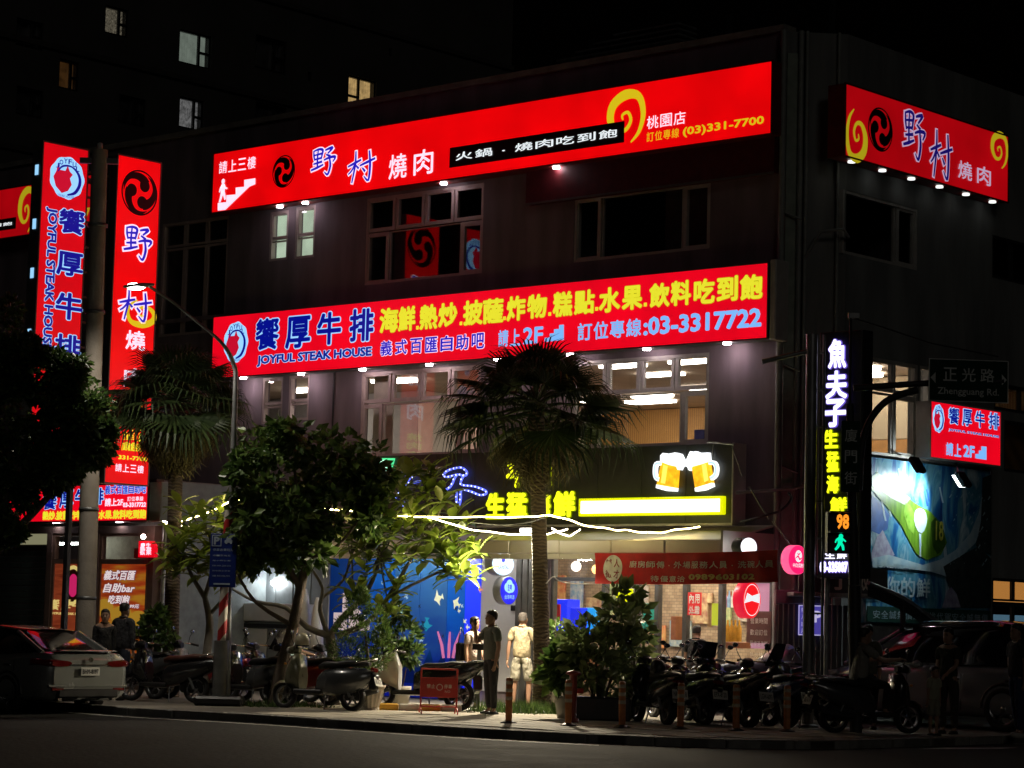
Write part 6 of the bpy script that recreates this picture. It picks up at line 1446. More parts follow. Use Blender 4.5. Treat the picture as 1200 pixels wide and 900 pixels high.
flat([(1076, 625), (1078.5, 626), (1078.5, 652), (1076.5, 652)], 'print_streak', M_pale, 5)
flat([(1060, 588), (1066, 592), (1072, 604), (1070, 626), (1064, 620), (1058, 604)], 'bottle_highlight', mat('bottle_light', (.30, .52, .08), .3, color2=(.14, .32, .03), scale=7), 4)
flat([(1090, 612), (1096, 606), (1105, 622), (1107, 640), (1098, 650), (1092, 640)], 'bottle_shade', mat('bottle_shade', (.07, .17, .02), .4, color2=(.03, .09, .01), scale=7), 4)
_rb = random.Random(77)
for _k in range(46):
    _x, _y = _rb.uniform(1110, 1156), _rb.uniform(575, 665); _l = _rb.uniform(1, 5); flat([(_x, _y), (_x + _l * .5, _y - _l), (_x + _l * .7, _y - _l * .6), (_x + .5, _y + .8)], 'water_drop', M_pale, 9)
for _k in range(14):
    _x, _y = _rb.uniform(1030, 1100), _rb.uniform(545, 600); _l = _rb.uniform(6, 22); flat([(_x, _y), (_x + 1.5, _y - 1), (_x + 2 + _l * .2, _y + _l), (_x + _l * .2, _y + _l)], 'light_ray', M_pale if _k % 2 else M_pblue2, 2)
flat([(1021, 654), (1040, 650), (1060, 656), (1080, 662), (1100, 656), (1118, 645), (1136, 625), (1146, 600), (1150, 575), (1158, 560), (1154, 600), (1142, 636), (1122, 655), (1106, 668), (1112, 677), (1090, 670), (1060, 666), (1036, 664), (1021, 664)], 'splash', M_pale, 6)
flat([(1104, 664), (1130, 648), (1146, 640), (1160, 655), (1160, 712), (1106, 712), (1112, 690)], 'dark_cliff', M_pd, 7)
flat([(1150, 560), (1160, 556), (1160, 650), (1142, 640), (1148, 610)], 'dark_cliff', M_pd, 8)
flat([(1102, 712), (1108, 692), (1113, 688), (1119, 696), (1124, 712)], 'bird_shape', M_ppur, 9)
M_bpr = mat('print_yellow', (.62, .60, .08), .5)
put_text(mb := MB(), '18', *(lambda t, u: (t[0], u[1], u[0], t[1]))(FR.px(1095, 610, OBb), FR.px(1104, 634, OBb)), -OBb - .03, bold=.02); part(mb, 'label_number', M_bpr, bb_)
bq = lambda a, b, c, d: FR.rect(a, b, c, d, OBb + .04)
letters(bb_, '18天台灣生啤酒', bq(1022, 656, 1074, 668), -OBb - .03, M_pale, .01, row=True)
letters(bb_, '懂你的鮮', bq(1018, 674, 1091, 701), -OBb - .03, M_pale, .02, row=True, fill=.9)
zs1 = FR.px(1090, 713, OBb)[1]
part(MB().box(bbx0, -OBb - .035, zb_ + .02, bbx1 - .01, -OBb - .02, zs1), 'green_strip', mat('strip_green', (.02, .09, .07), .5), bb_)
put_row(mb := MB(), '安全誠無價酒後找代駕安全誠無價', bbx0 + .15, zb_ + .08, bbx1 - .1, zs1 - .07, -OBb - .04, bold=.01); part(mb, 'strip_lettering', M_pale, bb_)
# floodlights of the billboard
for i, (ax, ay, hx_, hy_, lab) in enumerate(((1065, 541, 1072, 545, 'black floodlight on a folding bracket at the upper left of the billboard'), (1120, 546, 1126, 562, 'black floodlight hanging on an arm over the right of the billboard'))):
    f_ = thing('billboard_floodlight', lab, 'floodlight', (FR.px(ax, ay, .1)[0], -.1, FR.px(ax, ay, .1)[1]), frame=FR)
    OFL = 1.05 if i == 0 else .85; x, z = FR.px(hx_, hy_, OFL); x0_, z0_ = FR.px(ax, ay - 3, .1)
    part(MB().tube([(x0_, -.1, z0_), (x, -OFL + .05, z + .12)], .018, 6), 'arm', M_dark, f_)
    hd = MB().box(-.13, -.05, -.16, .13, .05, .16, .02); part(hd, 'lamp_head', M_black, f_, M=Matrix.Translation((x, -OFL - .05, z)) @ Matrix.Rotation(R(-35), 4, 'X'))
    if i == 1:
        part(MB().box(-.11, -.004, -.13, .11, .004, .13), 'lens', glow('flood_cool', (.9, 1, 1), 8), f_, M=Matrix.Translation((x, -OFL, z)) @ Matrix.Rotation(R(-35), 4, 'X') @ Matrix.Translation((0, .055, 0)))
        l = bpy.data.lights.new('billboard_light', 'SPOT'); l.energy = 210; l.spot_size = R(130); l.spot_blend = .9; l.shadow_soft_size = .05; l.color = (.88, 1, 1)
        lo = bpy.data.objects.new('billboard_light', l); col.objects.link(lo); lo.location = FR.xz(x, -.78, z - .05)
        tgt = FR.xz(x - 1.0, 0, z - .5); lo.rotation_euler = (tgt - lo.location).to_track_quat('-Z', 'Y').to_euler()
rt = thing('handrail', 'dark curved stair canopy edge sweeping down in front of the billboard', 'canopy', (FR.px(1020, 700, 1.6)[0], -1.6, 1.5), frame=FR)
pp_ = [FR.px(a, b, 1.6) for a, b in ((1018, 683), (1035, 690), (1052, 697), (1068, 706), (1084, 718), (1100, 729), (1116, 738))]
part(MB().tube(smooth([Vector((a, -1.6, b)) for a, b in pp_], 3), .035, 8), 'edge_rail', M_pst, rt)
mb = MB(); v = [(a, -1.58, b) for a, b in pp_] + [(a, -1.58, b - .22) for a, b in pp_]; n = len(pp_); mb._a(v, [(i, i + 1, n + i + 1, n + i) for i in range(n - 1)]); part(mb, 'canopy_sheet', M_dark, rt)
x, z = FR.px(1058, 720, 1.55); part(MB().tube([(x, -1.55, 0), (x, -1.55, z + .3)], .05, 8), 'post', M_dark, rt)
# ------------------------------------------------------------------ plants
LG = leafmat('leaf_dark', (.09, .15, .035), (.03, .065, .016), .4, .35)
LG2 = leafmat('leaf_mid', (.12, .19, .04), (.04, .085, .018), .4, .35)
LF = leafmat('leaf_frangipani', (.32, .40, .06), (.13, .20, .03), .35, .35)
LP = leafmat('leaf_palm', (.06, .095, .03), (.025, .045, .015), .45, .2)
LDd = leafmat('leaf_dead', (.16, .14, .06), (.07, .06, .03), .7, .25)
M_bark = mat('bark', (.13, .10, .075), .9, var=.35, scale=10, bump=.9)
M_barkp = bands('bark_palm', (.12, .09, .06), (.055, .04, .028), 5, .9, 'Z', 9.0, .6)
def leafcloud(mb, c, r, n, s, shell=.55, up=.3, r_=rnd):
    for _ in range(n):
        while True:
            p = Vector((r_.uniform(-1, 1), r_.uniform(-1, 1), r_.uniform(-1, 1)))
            if .02 < p.length <= 1: break
        l = p.length; p *= (shell + (1 - shell) * l ** .5) / l if r_.random() < .75 else 1
        q = Vector((c[0] + p.x * r[0], c[1] + p.y * r[1], c[2] + p.z * r[2]))
        d = (p.normalized() + Vector((r_.gauss(0, .7), r_.gauss(0, .7), r_.gauss(0, .5) - up))).normalized()
        n_ = d.cross(Vector((r_.gauss(0, 1), r_.gauss(0, 1), r_.gauss(0, 1))).normalized()); n_ = n_.normalized() if n_.length > .01 else Vector((1, 0, 0))
        k = s * r_.uniform(.6, 1.4); w_ = k * .26; m_ = q + d * k * .5; up_ = d.cross(n_) * k * .06
        mb._a([tuple(q), tuple(m_ + n_ * w_ - up_), tuple(q + d * k), tuple(m_ - n_ * w_ - up_)], [(0, 1, 2), (0, 2, 3)])
    return mb
def clump_crown(parent, blobs, nper, s, m, seed=1, shell=.5):
    r_ = random.Random(seed); mb = MB()
    for c, r in blobs:
        for k in range(11):
            a = Vector((r_.gauss(0, 1), r_.gauss(0, 1), r_.gauss(0, 1))).normalized() * r_.uniform(.5, 1.12)
            cc = (c[0] + a.x * r[0], c[1] + a.y * r[1], c[2] + a.z * r[2]); q = r_.uniform(.16, .36)
            leafcloud(mb, cc, (r[0] * q, r[1] * q, r[2] * q), nper // 13, s * r_.uniform(.8, 1.25), shell, r_=r_)
        leafcloud(mb, c, r, nper // 7, s, .2, r_=r_)
    return part(mb, 'crown', m, parent, kind='stuff')
# fan palms
def fan(seed, dead=False):
    r_ = random.Random(seed); mb = MB(); n = 26; Rr = .85; pl = .75
    mb.tube([(0, 0, 0), (pl * .5, 0, .04 if not dead else -.02), (pl, 0, 0)], [.022, .016, .012], 4)
    for i in range(n):
        a0 = R(-118 + 236 * i / n); a1 = R(-118 + 236 * (i + 1) / n); am = (a0 + a1) / 2; k = Rr * (1 - .28 * abs(am / R(118)) ** 1.5) * r_.uniform(.9, 1.05)
        i1 = k * .52; fold = .022
        P_ = lambda r__, a, z: (pl + r__ * math.cos(a), r__ * math.sin(a), z)
        drop = .10 * k; dr2 = (.34 if not dead else .55) * k * r_.uniform(.5, 1.3)
        mb._a([P_(0, 0, 0), P_(i1, a0, -drop * .4), P_(i1, am, -drop * .4 + fold), P_(i1, a1, -drop * .4)], [(0, 1, 2), (0, 2, 3)])
        w0 = (a1 - a0) * .36
        mb._a([P_(i1, am - w0, -drop * .4), P_(i1, am, -drop * .4 + fold), P_(i1, am + w0, -drop * .4), P_(k * .80, am - w0 * .45, -drop), P_(k * .80, am + w0 * .45, -drop), P_(k * .98, am + r_.uniform(-.03, .03), -drop - dr2)],
              [(0, 1, 4, 3), (1, 2, 4), (3, 4, 5)])
        if dead or r_.random() < .35:
            x, y, z = P_(k * .8, am, -drop); mb._a([(x, y, z), (x + .012, y, z), (x + .015, y + .01, z - r_.uniform(.15, .45))], [(0, 1, 2)])
    return mb
fans = [fan(s).mesh('frond', LP) for s in (1, 2, 3)]; dfans = [fan(s, True).mesh('dead_frond', LDd) for s in (4, 5)]
def palm(label, px, D, top_px, crown_px, scale, lean=0.0, seed=1, nl=58, nd=46):
    b = Vector((P(px, 800, D).x, D, 0)); r_ = random.Random(seed)
    t = thing('fan_palm', label, 'palm tree', b); zt = P(px, crown_px, D).z; xt = P(top_px, crown_px, D).x - b.x
    pts = [(xt * (i / 8) ** 1.2, 0, zt * i / 8) for i in range(9)]
    part(MB().tube(pts, [.19, .155, .145, .14, .135, .135, .135, .14, .15], 16), 'trunk', M_barkp, t)
    c = Vector((xt, 0, zt))
    for i in range(nl):
        u = i / nl; el = R(82 - 108 * u ** .9 + r_.uniform(-7, 7)); yaw = i * 2.39996 + r_.uniform(-.2, .2)
        o = bpy.data.objects.new('frond', r_.choice(fans)); col.objects.link(o); o.parent = t
        s = scale * r_.uniform(.85, 1.1) * (.50 + .58 * u); o.location = c + Vector((0, 0, .22 * (1 - u))) ; o.scale = (s, s, s)
        o.rotation_euler = (r_.uniform(-.4, .4), -el, yaw)
    for i in range(nd):
        u = i / nd; el = R(-34 - 50 * u + r_.uniform(-6, 6)); yaw = i * 2.39996
        o = bpy.data.objects.new('dead_frond', r_.choice(dfans)); col.objects.link(o); o.parent = t
        s = scale * r_.uniform(.5, .72); o.location = c + Vector((0, 0, -.05 - .25 * u)); o.scale = (s, s, s * .9); o.rotation_euler = (r_.uniform(-.5, .5), -el, yaw)
    return t, c + b
palm('fan palm with a shaggy dark crown at the left before the red blade sign', 199, 45.0, 208, 472, 1.12, seed=3, nd=60)
palm('fan palm with a wide dark crown in front of the middle of the building', 636, 42.3, 628, 482, 1.34, seed=8, nl=46, nd=11)
pc = MB()
def tree(label, bx, D, limbs, blobs, n, s, m, cat='tree', name='broadleaf_tree', seed=1, rad=.09):
    b = Vector((P(bx, 800, D).x, D, 0)); t = thing(name, label, cat, b)
    w = MB()
    for lb_ in limbs:
        pts = [P(x, y, D + dy) - b for x, y, dy, r_ in lb_]
        if lb_[0][1] > 790: pts[0].z = 0
        w.tube(smooth(pts, 3), sum([[lb_[i][3] * (1 - j / 3) + lb_[min(i + 1, len(lb_) - 1)][3] * j / 3 for j in range(3)] for i in range(len(lb_) - 1)], []) + [lb_[-1][3]], 8)
    part(w, 'trunk', M_bark, t)
    bl = []
    for x, y, dy, rx, rz in blobs:
        c = P(x, y, D + dy) - b; k = D / 2805; bl.append(((c.x, c.y, c.z), (rx * k, rx * k * .9, rz * k)))
    if blobs: clump_crown(t, bl, n, s, m, seed)
    return t
tree('dark leafy tree with a slanting trunk between the striped post and the cream scooter', 325, 41.6,
     [[(322, 818, 0, .13), (330, 780, 0, .10), (343, 735, 0, .095), (352, 690, 0, .085), (360, 655, 0, .07)], [(360, 655, 0, .07), (378, 610, .2, .05), (400, 560, .3, .03)], [(352, 690, 0, .06), (325, 640, -.2, .045), (305, 590, -.3, .03)], [(358, 665, 0, .05), (352, 610, 0, .04), (345, 550, 0, .025)], [(346, 735, 0, .05), (300, 706, -.2, .03), (278, 672, -.2, .02)], [(360, 655, 0, .04), (395, 640, 0, .03), (420, 610, 0, .02)]],
     [(345, 545, .2, 60, 48), (300, 560, -.2, 36, 42), (395, 545, .2, 44, 42), (330, 600, 0, 52, 36), (400, 600, .3, 44, 32), (292, 612, -.3, 28, 34), (318, 520, 0, 34, 28), (352, 640, 0, 34, 26), (430, 575, .4, 30, 28), (300, 650, 0, 22, 20)], 620, .185, LG2, seed=5)
tree('big dark broadleaf tree filling the left edge above the parked sedan', -30, 39.5,
     [[(-34, 822, 0, .2), (-32, 760, 0, .17), (-25, 700, 0, .15), (-12, 640, 0, .12), (10, 560, 0, .09)], [(-20, 660, 0, .1), (40, 600, .2, .06), (90, 545, .3, .04)], [(-25, 690, 0, .08), (-60, 600, 0, .05)]],
     [(20, 480, 0, 62, 66), (75, 510, .3, 52, 58), (-40, 500, 0, 70, 80), (98, 485, .4, 34, 40), (0, 570, 0, 44, 40), (85, 530, .2, 34, 26), (18, 425, 0, 40, 34), (-10, 400, .3, 40, 46), (0, 620, -.2, 26, 20), (62, 440, .2, 34, 30), (118, 520, .3, 16, 26), (60, 555, 0, 30, 20)], 3000, .12, LG, seed=9)
# frangipani: bare forked branches that end in rosettes of long leaves (each leaf an object)
def leafm(k, w_=.20, droop=.25):
    mb = MB(); n = 5; v = []
    for i in range(n + 1):
        u = i / n; w = w_ * k * math.sin(math.pi * min(1, .12 + u * .88) ** 1.15) * .5; z = .10 * k * math.sin(u * 2) - droop * k * u * u
        v += [(u * k, -w, z - .015), (u * k, 0, z - .035), (u * k, w, z - .015)]
    f = []
    for i in range(n): f += [(3 * i, 3 * i + 1, 3 * i + 4, 3 * i + 3), (3 * i + 1, 3 * i + 2, 3 * i + 5, 3 * i + 4)]
    return mb._a(v, f, True)
leafb = [leafm(.46, .36, .22), leafm(.40, .40, .42), leafm(.50, .32, .1)]; leafms = [q_.mesh('leaf', LF) for q_ in leafb]
def frangipani(label, bx, D, stems, rosettes, per=8, seed=2, zb=None):
    b = Vector((P(bx, 800, D).x, D, 0)); t = thing('frangipani_tree', label, 'tree', b); r_ = random.Random(seed); w = MB()
    for lb_ in stems:
        pts = [P(x, y, D + dy) - b for x, y, dy, q in lb_]
        if lb_[0][1] > 795: pts[0].z = 0
        w.tube(smooth(pts, 3), sum([[lb_[i][3] * (1 - j / 3) + lb_[min(i + 1, len(lb_) - 1)][3] * j / 3 for j in range(3)] for i in range(len(lb_) - 1)], []) + [lb_[-1][3]], 8)
    part(w, 'trunk', mat('bark_frangipani', (.20, .18, .15), .8, var=.2, bump=.4), t)
    tips = [P(l[-1][0], l[-1][1], D + l[-1][2]) - b for l in stems]
    tw = MB(); xtra = MB()
    for x, y, dy in rosettes:
        for e_ in range(2):
            c = P(x + r_.uniform(-16, 16), y + r_.uniform(-14, 14), D + dy + r_.uniform(-.4, .4)) - b
            for k in range(5):
                s = r_.uniform(.7, 1.1); M_ = Matrix.Translation(c + Vector((0, 0, -.012 * k))) @ Matrix.Rotation(k * 2.4 + r_.uniform(-.3, .3), 4, 'Z') @ Matrix.Rotation(-R(50 - 110 * k / per + r_.uniform(-18, 12)), 4, 'Y') @ Matrix.Scale(s, 4)
                xtra.add(leafb[k % 3], M_)
        c = P(x, y, D + dy) - b; nr = min(tips, key=lambda q: (q - c).length); mid = nr.lerp(c, .5) + Vector((0, 0, -.08)); tw.tube([nr, mid, c], [.022, .016, .013], 5)
        for k in range(per):
            o = bpy.data.objects.new('leaf', r_.choice(leafms)); col.objects.link(o); o.parent = t; o.location = c + Vector((0, 0, -.012 * k))
            s = r_.uniform(.75, 1.15); o.scale = (s, s, s); o.rotation_euler = (r_.uniform(-.3, .3), -R(50 - 75 * k / per + r_.uniform(-18, 12)), k * 2.4 + r_.uniform(-.3, .3))
    part(tw, 'twigs', bpy.data.materials['bark_frangipani'], t); part(xtra, 'inner_foliage', LF, t, kind='stuff')
rs_ = random.Random(12)
ros = [(412, 612), (428, 605), (445, 612), (440, 630), (462, 622), (478, 632), (492, 618), (505, 634), (520, 645), (498, 652), (532, 632), (540, 655), (545, 670), (525, 668), (470, 650), (450, 655), (425, 640), (408, 635), (485, 600), (512, 596), (530, 606), (465, 690), (472, 580), (500, 572), (522, 583), (455, 560), (480, 552), (505, 549), (440, 585), (548, 640), (430, 668), (414, 690), (456, 712)]
frangipani('frangipani with long leaves lit yellow-green by the rope light in front of the mural', 388, 43.0,
           [[(392, 806, 0, .11), (390, 770, 0, .10), (387, 745, 0, .09)], [(387, 745, 0, .07), (360, 735, 0, .055), (335, 712, -.1, .04), (300, 705, -.2, .03), (272, 690, -.2, .02)], [(387, 745, 0, .07), (400, 725, 0, .055), (425, 700, 0, .05), (440, 672, 0, .035), (445, 650, 0, .02)],
            [(395, 745, 0, .06), (430, 730, -.1, .05), (455, 700, -.1, .045), (470, 675, -.1, .035), (485, 650, 0, .025), (500, 628, 0, .02)], [(387, 750, 0, .05), (375, 715, 0, .04), (378, 690, 0, .03), (366, 668, 0, .02)], [(455, 700, -.1, .03), (490, 682, -.1, .025), (520, 668, 0, .02)], [(378, 700, .1, .03), (402, 680, .1, .025), (412, 650, .1, .02)]],
           [(x, y, rs_.uniform(-.5, .4)) for x, y in ros], 8, 4)
ros2 = [(205, 636), (218, 620), (232, 648), (248, 630), (240, 608), (258, 598), (212, 660), (232, 668), (250, 660), (268, 615), (285, 605), (275, 640), (292, 632), (222, 598), (200, 650), (262, 672), (285, 660)]
frangipani('frangipani with drooping long leaves beside the left palm trunk behind the blue parking sign', 236, 43.6,
           [[(240, 812, 0, .09), (242, 770, 0, .08), (246, 730, 0, .07), (240, 700, 0, .05)], [(240, 700, 0, .05), (225, 675, 0, .035), (215, 650, 0, .02)], [(240, 700, 0, .045), (250, 660, 0, .035), (245, 625, 0, .02)], [(246, 720, 0, .04), (270, 690, 0, .03), (282, 650, 0, .02)]],
           [(x, y, rs_.uniform(-.5, .4)) for x, y in ros2], 8, 6)
# potted conifer in a fluted white urn
def pot(parent, prof, m, n=20, c=(0, 0, 0), name='pot'): part(MB().lathe(prof, n, c), name, m, parent)
Dc = 40.9; b = Vector((P(434, 815, Dc).x, Dc, 0)); cf = thing('potted_conifer', 'lumpy clipped green conifer growing in a fluted pale urn', 'potted tree', b)
urn = MB(); n = 32
for prof in ([(.0, .36), (.20, .36), (.24, .42), (.26, .43), (.26, .40), (.22, .36), (.20, .22), (.15, .06), (.17, .0), (.0, .0)],):
    v = []
    for r_, h in prof:
        for k in range(n): fl = 1 + (.035 * (1 if k % 2 else -1) if .05 < h < .38 else 0); v.append((r_ * fl * math.cos(2 * math.pi * k / n), r_ * fl * math.sin(2 * math.pi * k / n), h))
    urn._a(v, [(i * n + k, i * n + (k + 1) % n, (i + 1) * n + (k + 1) % n, (i + 1) * n + k) for i in range(len(prof) - 1) for k in range(n)], False)
part(urn, 'urn', mat('urn_pale', (.50, .46, .38), .7, var=.2), cf)
part(MB().tube([(0, 0, .35), (-.05, 0, .8), (-.12, 0, 1.3)], [.04, .035, .02], 7), 'stem', M_bark, cf)
mb = MB(); r2_ = random.Random(21)
for x, y, rx, rz in ((420, 712, 17, 17), (412, 735, 21, 17), (438, 730, 18, 22), (405, 762, 24, 16), (440, 765, 22, 22), (420, 782, 24, 12), (448, 745, 12, 14), (424, 698, 9, 10)):
    c = P(x, y, Dc) - b; k = Dc / 2805
    for q in range(520):
        d = Vector((r2_.gauss(0, 1), r2_.gauss(0, 1), r2_.gauss(0, 1))).normalized(); p0 = Vector((c.x + d.x * rx * k * r2_.uniform(.55, 1.02), c.y + d.y * rx * k * .9 * r2_.uniform(.55, 1.02), c.z + d.z * rz * k * r2_.uniform(.55, 1.02)))
        d2 = (d + Vector((0, 0, .5)) + Vector((r2_.gauss(0, .3), r2_.gauss(0, .3), r2_.gauss(0, .3)))).normalized() * .075; s_ = d2.cross(Vector((r2_.gauss(0, 1), r2_.gauss(0, 1), 1))).normalized() * .012
        mb._a([tuple(p0 - s_), tuple(p0 + s_), tuple(p0 + d2)], [(0, 1, 2)])
part(mb, 'crown', LG2, cf, kind='stuff')
# potted shrubs in front of the shop
def shrub(label, bx, D, pot_r, blobs, n, s, m, seed, potm, name='potted_shrub', square=False, by=None, up=.1):
    b = Vector((P(bx, 820, D).x, D, 0)); t = thing(name, label, 'potted plant', b)
    if pot_r:
        if square: part(MB().box(-pot_r * 1.7, -pot_r * .8, 0, pot_r * 1.7, pot_r * .8, .38, .03), 'trough', potm, t)
        else: pot(t, [(0, .3), (pot_r * .9, .3), (pot_r, .36), (pot_r * 1.05, .36), (pot_r * 1.05, .32), (pot_r * .75, 0), (0, 0)], potm)
    r_ = random.Random(seed); st_ = MB(); cr_ = MB()
    for x, y, rx, rz in blobs:
        c = P(x, y, D + r_.uniform(-.15, .15)) - b; k = D / 2805
        for q in range(3):
            e = c + Vector((r_.gauss(0, rx * k * .4), r_.gauss(0, rx * k * .4), r_.gauss(0, rz * k * .4))); st_.tube([(e.x * .15, 0, .25), (e.x * .5, e.y * .5, e.z * .55 + .1), tuple(e)], [.014, .01, .006], 4)
        leafcloud(cr_, c, (rx * k, rx * k * .9, rz * k), n, s, .25, up, r_)
    part(st_, 'stems', M_bark, t); part(cr_, 'foliage', m, t, kind='stuff')
LB = leafmat('leaf_bamboo', (.26, .32, .12), (.10, .15, .05), .4, .3)
pb = mat('pot_black', (.04, .04, .045), .5, var=.2); pwm = mat('pot_grey', (.30, .28, .25), .7, var=.2)
shrub('bushy narrow leaved shrub in a black trough, nearest right of the palm trunk', 702, 39.2, .30, [(690, 745, 26, 22), (712, 760, 30, 26), (680, 765, 18, 24), (735, 758, 18, 24), (700, 785, 34, 18), (724, 730, 20, 18), (716, 800, 22, 12)], 100, .21, LB, 3, pb, square=True)
shrub('tall slender shrub reaching up to the lime yellow sign behind the bushy trough plant', 738, 40.2, .2, [(735, 702, 12, 14), (730, 722, 16, 16), (747, 728, 13, 18), (745, 755, 16, 20), (722, 700, 8, 10), (736, 775, 16, 16)], 36, .25, LB, 5, pb)
shrub('low spiky plant in a grey pot just right of the palm trunk base', 662, 39.6, .16, [(660, 775, 14, 16), (655, 792, 16, 10), (668, 760, 10, 12)], 150, .24, LG2, 7, pwm)
shrub('leafy shrub between the palm trunk and the blue coolers of the shop', 655, 43.2, .16, [(652, 745, 12, 16), (660, 765, 14, 16), (648, 780, 10, 10)], 150, .14, LG2, 8, pwm)
shrub('small potted shrub beside the orange buffet poster of the left shop', 182, 44.0, .17, [(176, 738, 12, 12), (190, 745, 12, 12), (168, 752, 10, 10), (184, 722, 8, 8)], 170, .15, LG2, 9, pwm)
shrub('round leafy plant behind the white maxi scooter at the foot of the mural', 468, 43.2, .2, [(462, 722, 14, 16), (470, 745, 18, 18), (455, 765, 16, 14), (480, 765, 14, 12)], 170, .16, LG, 10, pwm)
# ground cover by the palm
g = MB(); r_ = random.Random(31); b = Vector((P(622, 822, 41.6).x, 41.6, 0))
for i in range(1500):
    x = r_.gauss(0, .55); y = r_.gauss(0, .28)
    if abs(x) > 1.1: continue
    h = r_.uniform(.06, .26); a = r_.uniform(0, 6.3); dx, dy = math.cos(a) * .012, math.sin(a) * .012
    g._a([(x - dx, y - dy, 0), (x + dx, y + dy, 0), (x + r_.gauss(0, .07), y + r_.gauss(0, .07), h)], [(0, 1, 2)])
solo(g, 'ground_cover', LG, 'low grassy ground cover round the foot of the right palm', 'grass', kind='stuff', loc=b)
g2 = MB()
for i in range(900):
    x = r_.gauss(0, .35); y = r_.gauss(0, .2); h = r_.uniform(.04, .14); a = r_.uniform(0, 6.3); dx, dy = math.cos(a) * .012, math.sin(a) * .012
    g2._a([(x - dx, y - dy, 0), (x + dx, y + dy, 0), (x + r_.gauss(0, .05), y + r_.gauss(0, .05), h)], [(0, 1, 2)])
solo(g2, 'grass_tuft', LG, 'sparse grass round the foot of the slanting tree', 'grass', kind='stuff', loc=(P(322, 820, 41.6).x, 41.6, 0))
# ------------------------------------------------------------------ vehicles
M_tyre = mat('tyre', (.018, .018, .018), .85, var=.3, bump=.3); M_rim = mat('rim_alloy', (.30, .30, .31), .3, .9, var=.15); M_rimd = mat('rim_dark', (.05, .05, .055), .35, .7)
M_chr = mat('chrome', (.6, .6, .6), .12, 1.0, var=.05); M_seat = mat('seat_vinyl', (.02, .02, .022), .45, var=.2, bump=.2)
M_tl = mat('tail_lens', (.14, .006, .006), .15, coat=1); M_hl = mat('head_lens', (.45, .46, .45), .12, coat=1); M_amb = mat('amber_lens', (.6, .22, .02), .2)
M_plate = mat('licence_plate', (.62, .62, .58), .5, var=.05); M_pt = mat('plate_print', (.03, .03, .03), .5); M_mir = mat('mirror_glass', (.25, .27, .3), .05, 1.0)
def paint(n, c, rough=.28, met=.3): return mat('paint_' + n, c, rough, met, var=.10, scale=2, coat=.8)
def sring(x, zc, hw, hh, n=14, e=2.6, yc=0.0):
    v = []
    for k in range(n):
        t = 2 * math.pi * (k + .5) / n; c, s = math.cos(t), math.sin(t)
        v.append((x, yc + hw * math.copysign(abs(c) ** (2 / e), c), zc + hh * math.copysign(abs(s) ** (2 / e), s)))
    return v
def wheel(parent, x, y, r, w, rim=.6, nsp=5, rimm=None):
    t = part(MB().lathe([(r * .72, -w / 2), (r * .93, -w / 2), (r, -w * .28), (r, w * .28), (r * .93, w / 2), (r * .72, w / 2)], 24, (x, y, r), 'y', close=True), 'wheel', M_tyre, parent)
    rb_ = MB().lathe([(r * .72, -w * .42), (r * .66, -w * .42), (r * .66, w * .42), (r * .72, w * .42)], 24, (x, y, r), 'y', close=True)
    rb_.lathe([(0, -w * .4), (r * .16, -w * .4), (r * .16, w * .4), (0, w * .4)], 12, (x, y, r), 'y')
    for k in range(nsp):
        a = 2 * math.pi * k / nsp + .3; c, s = math.cos(a), math.sin(a); rb_.tube([(x + c * r * .14, y, r + s * r * .14), (x + c * r * .68, y, r + s * r * .68)], [w * .22, w * .13], 5)
    part(rb_, 'rim', rimm or M_rim, t); return t
_pn = ['MKL-2056', 'NRH-3718', 'EPX-8120', 'LGW-6093', '862-KTR', 'MVB-5571', 'NBT-1946', 'PAF-7302', 'MQD-4418', 'EMC-9027']
def plate(root, x, z, i, w_=.26, h_=.15, tilt=20, facing=math.pi):
    t = part(MB().box(-.004, -w_ / 2, -h_ / 2, .0, w_ / 2, h_ / 2), 'licence_plate', M_plate, root, M=Matrix.Translation((x, 0, z)) @ Matrix.Rotation(R(tilt), 4, 'Y'))
    mb = MB(); put_text(mb, _pn[i % 10], -w_ * .42, -h_ * .28, w_ * .42, h_ * .28, 0, bold=.02)
    # text plane faces -y in its own frame: turn it to face -x (backwards)
    part(mb, 'plate_number', M_pt, root, M=Matrix.Translation((x, 0, z)) @ Matrix.Rotation(R(tilt), 4, 'Y') @ Matrix.Translation((-.007, 0, 0)) @ Matrix.Rotation(R(-90), 4, 'Z'))
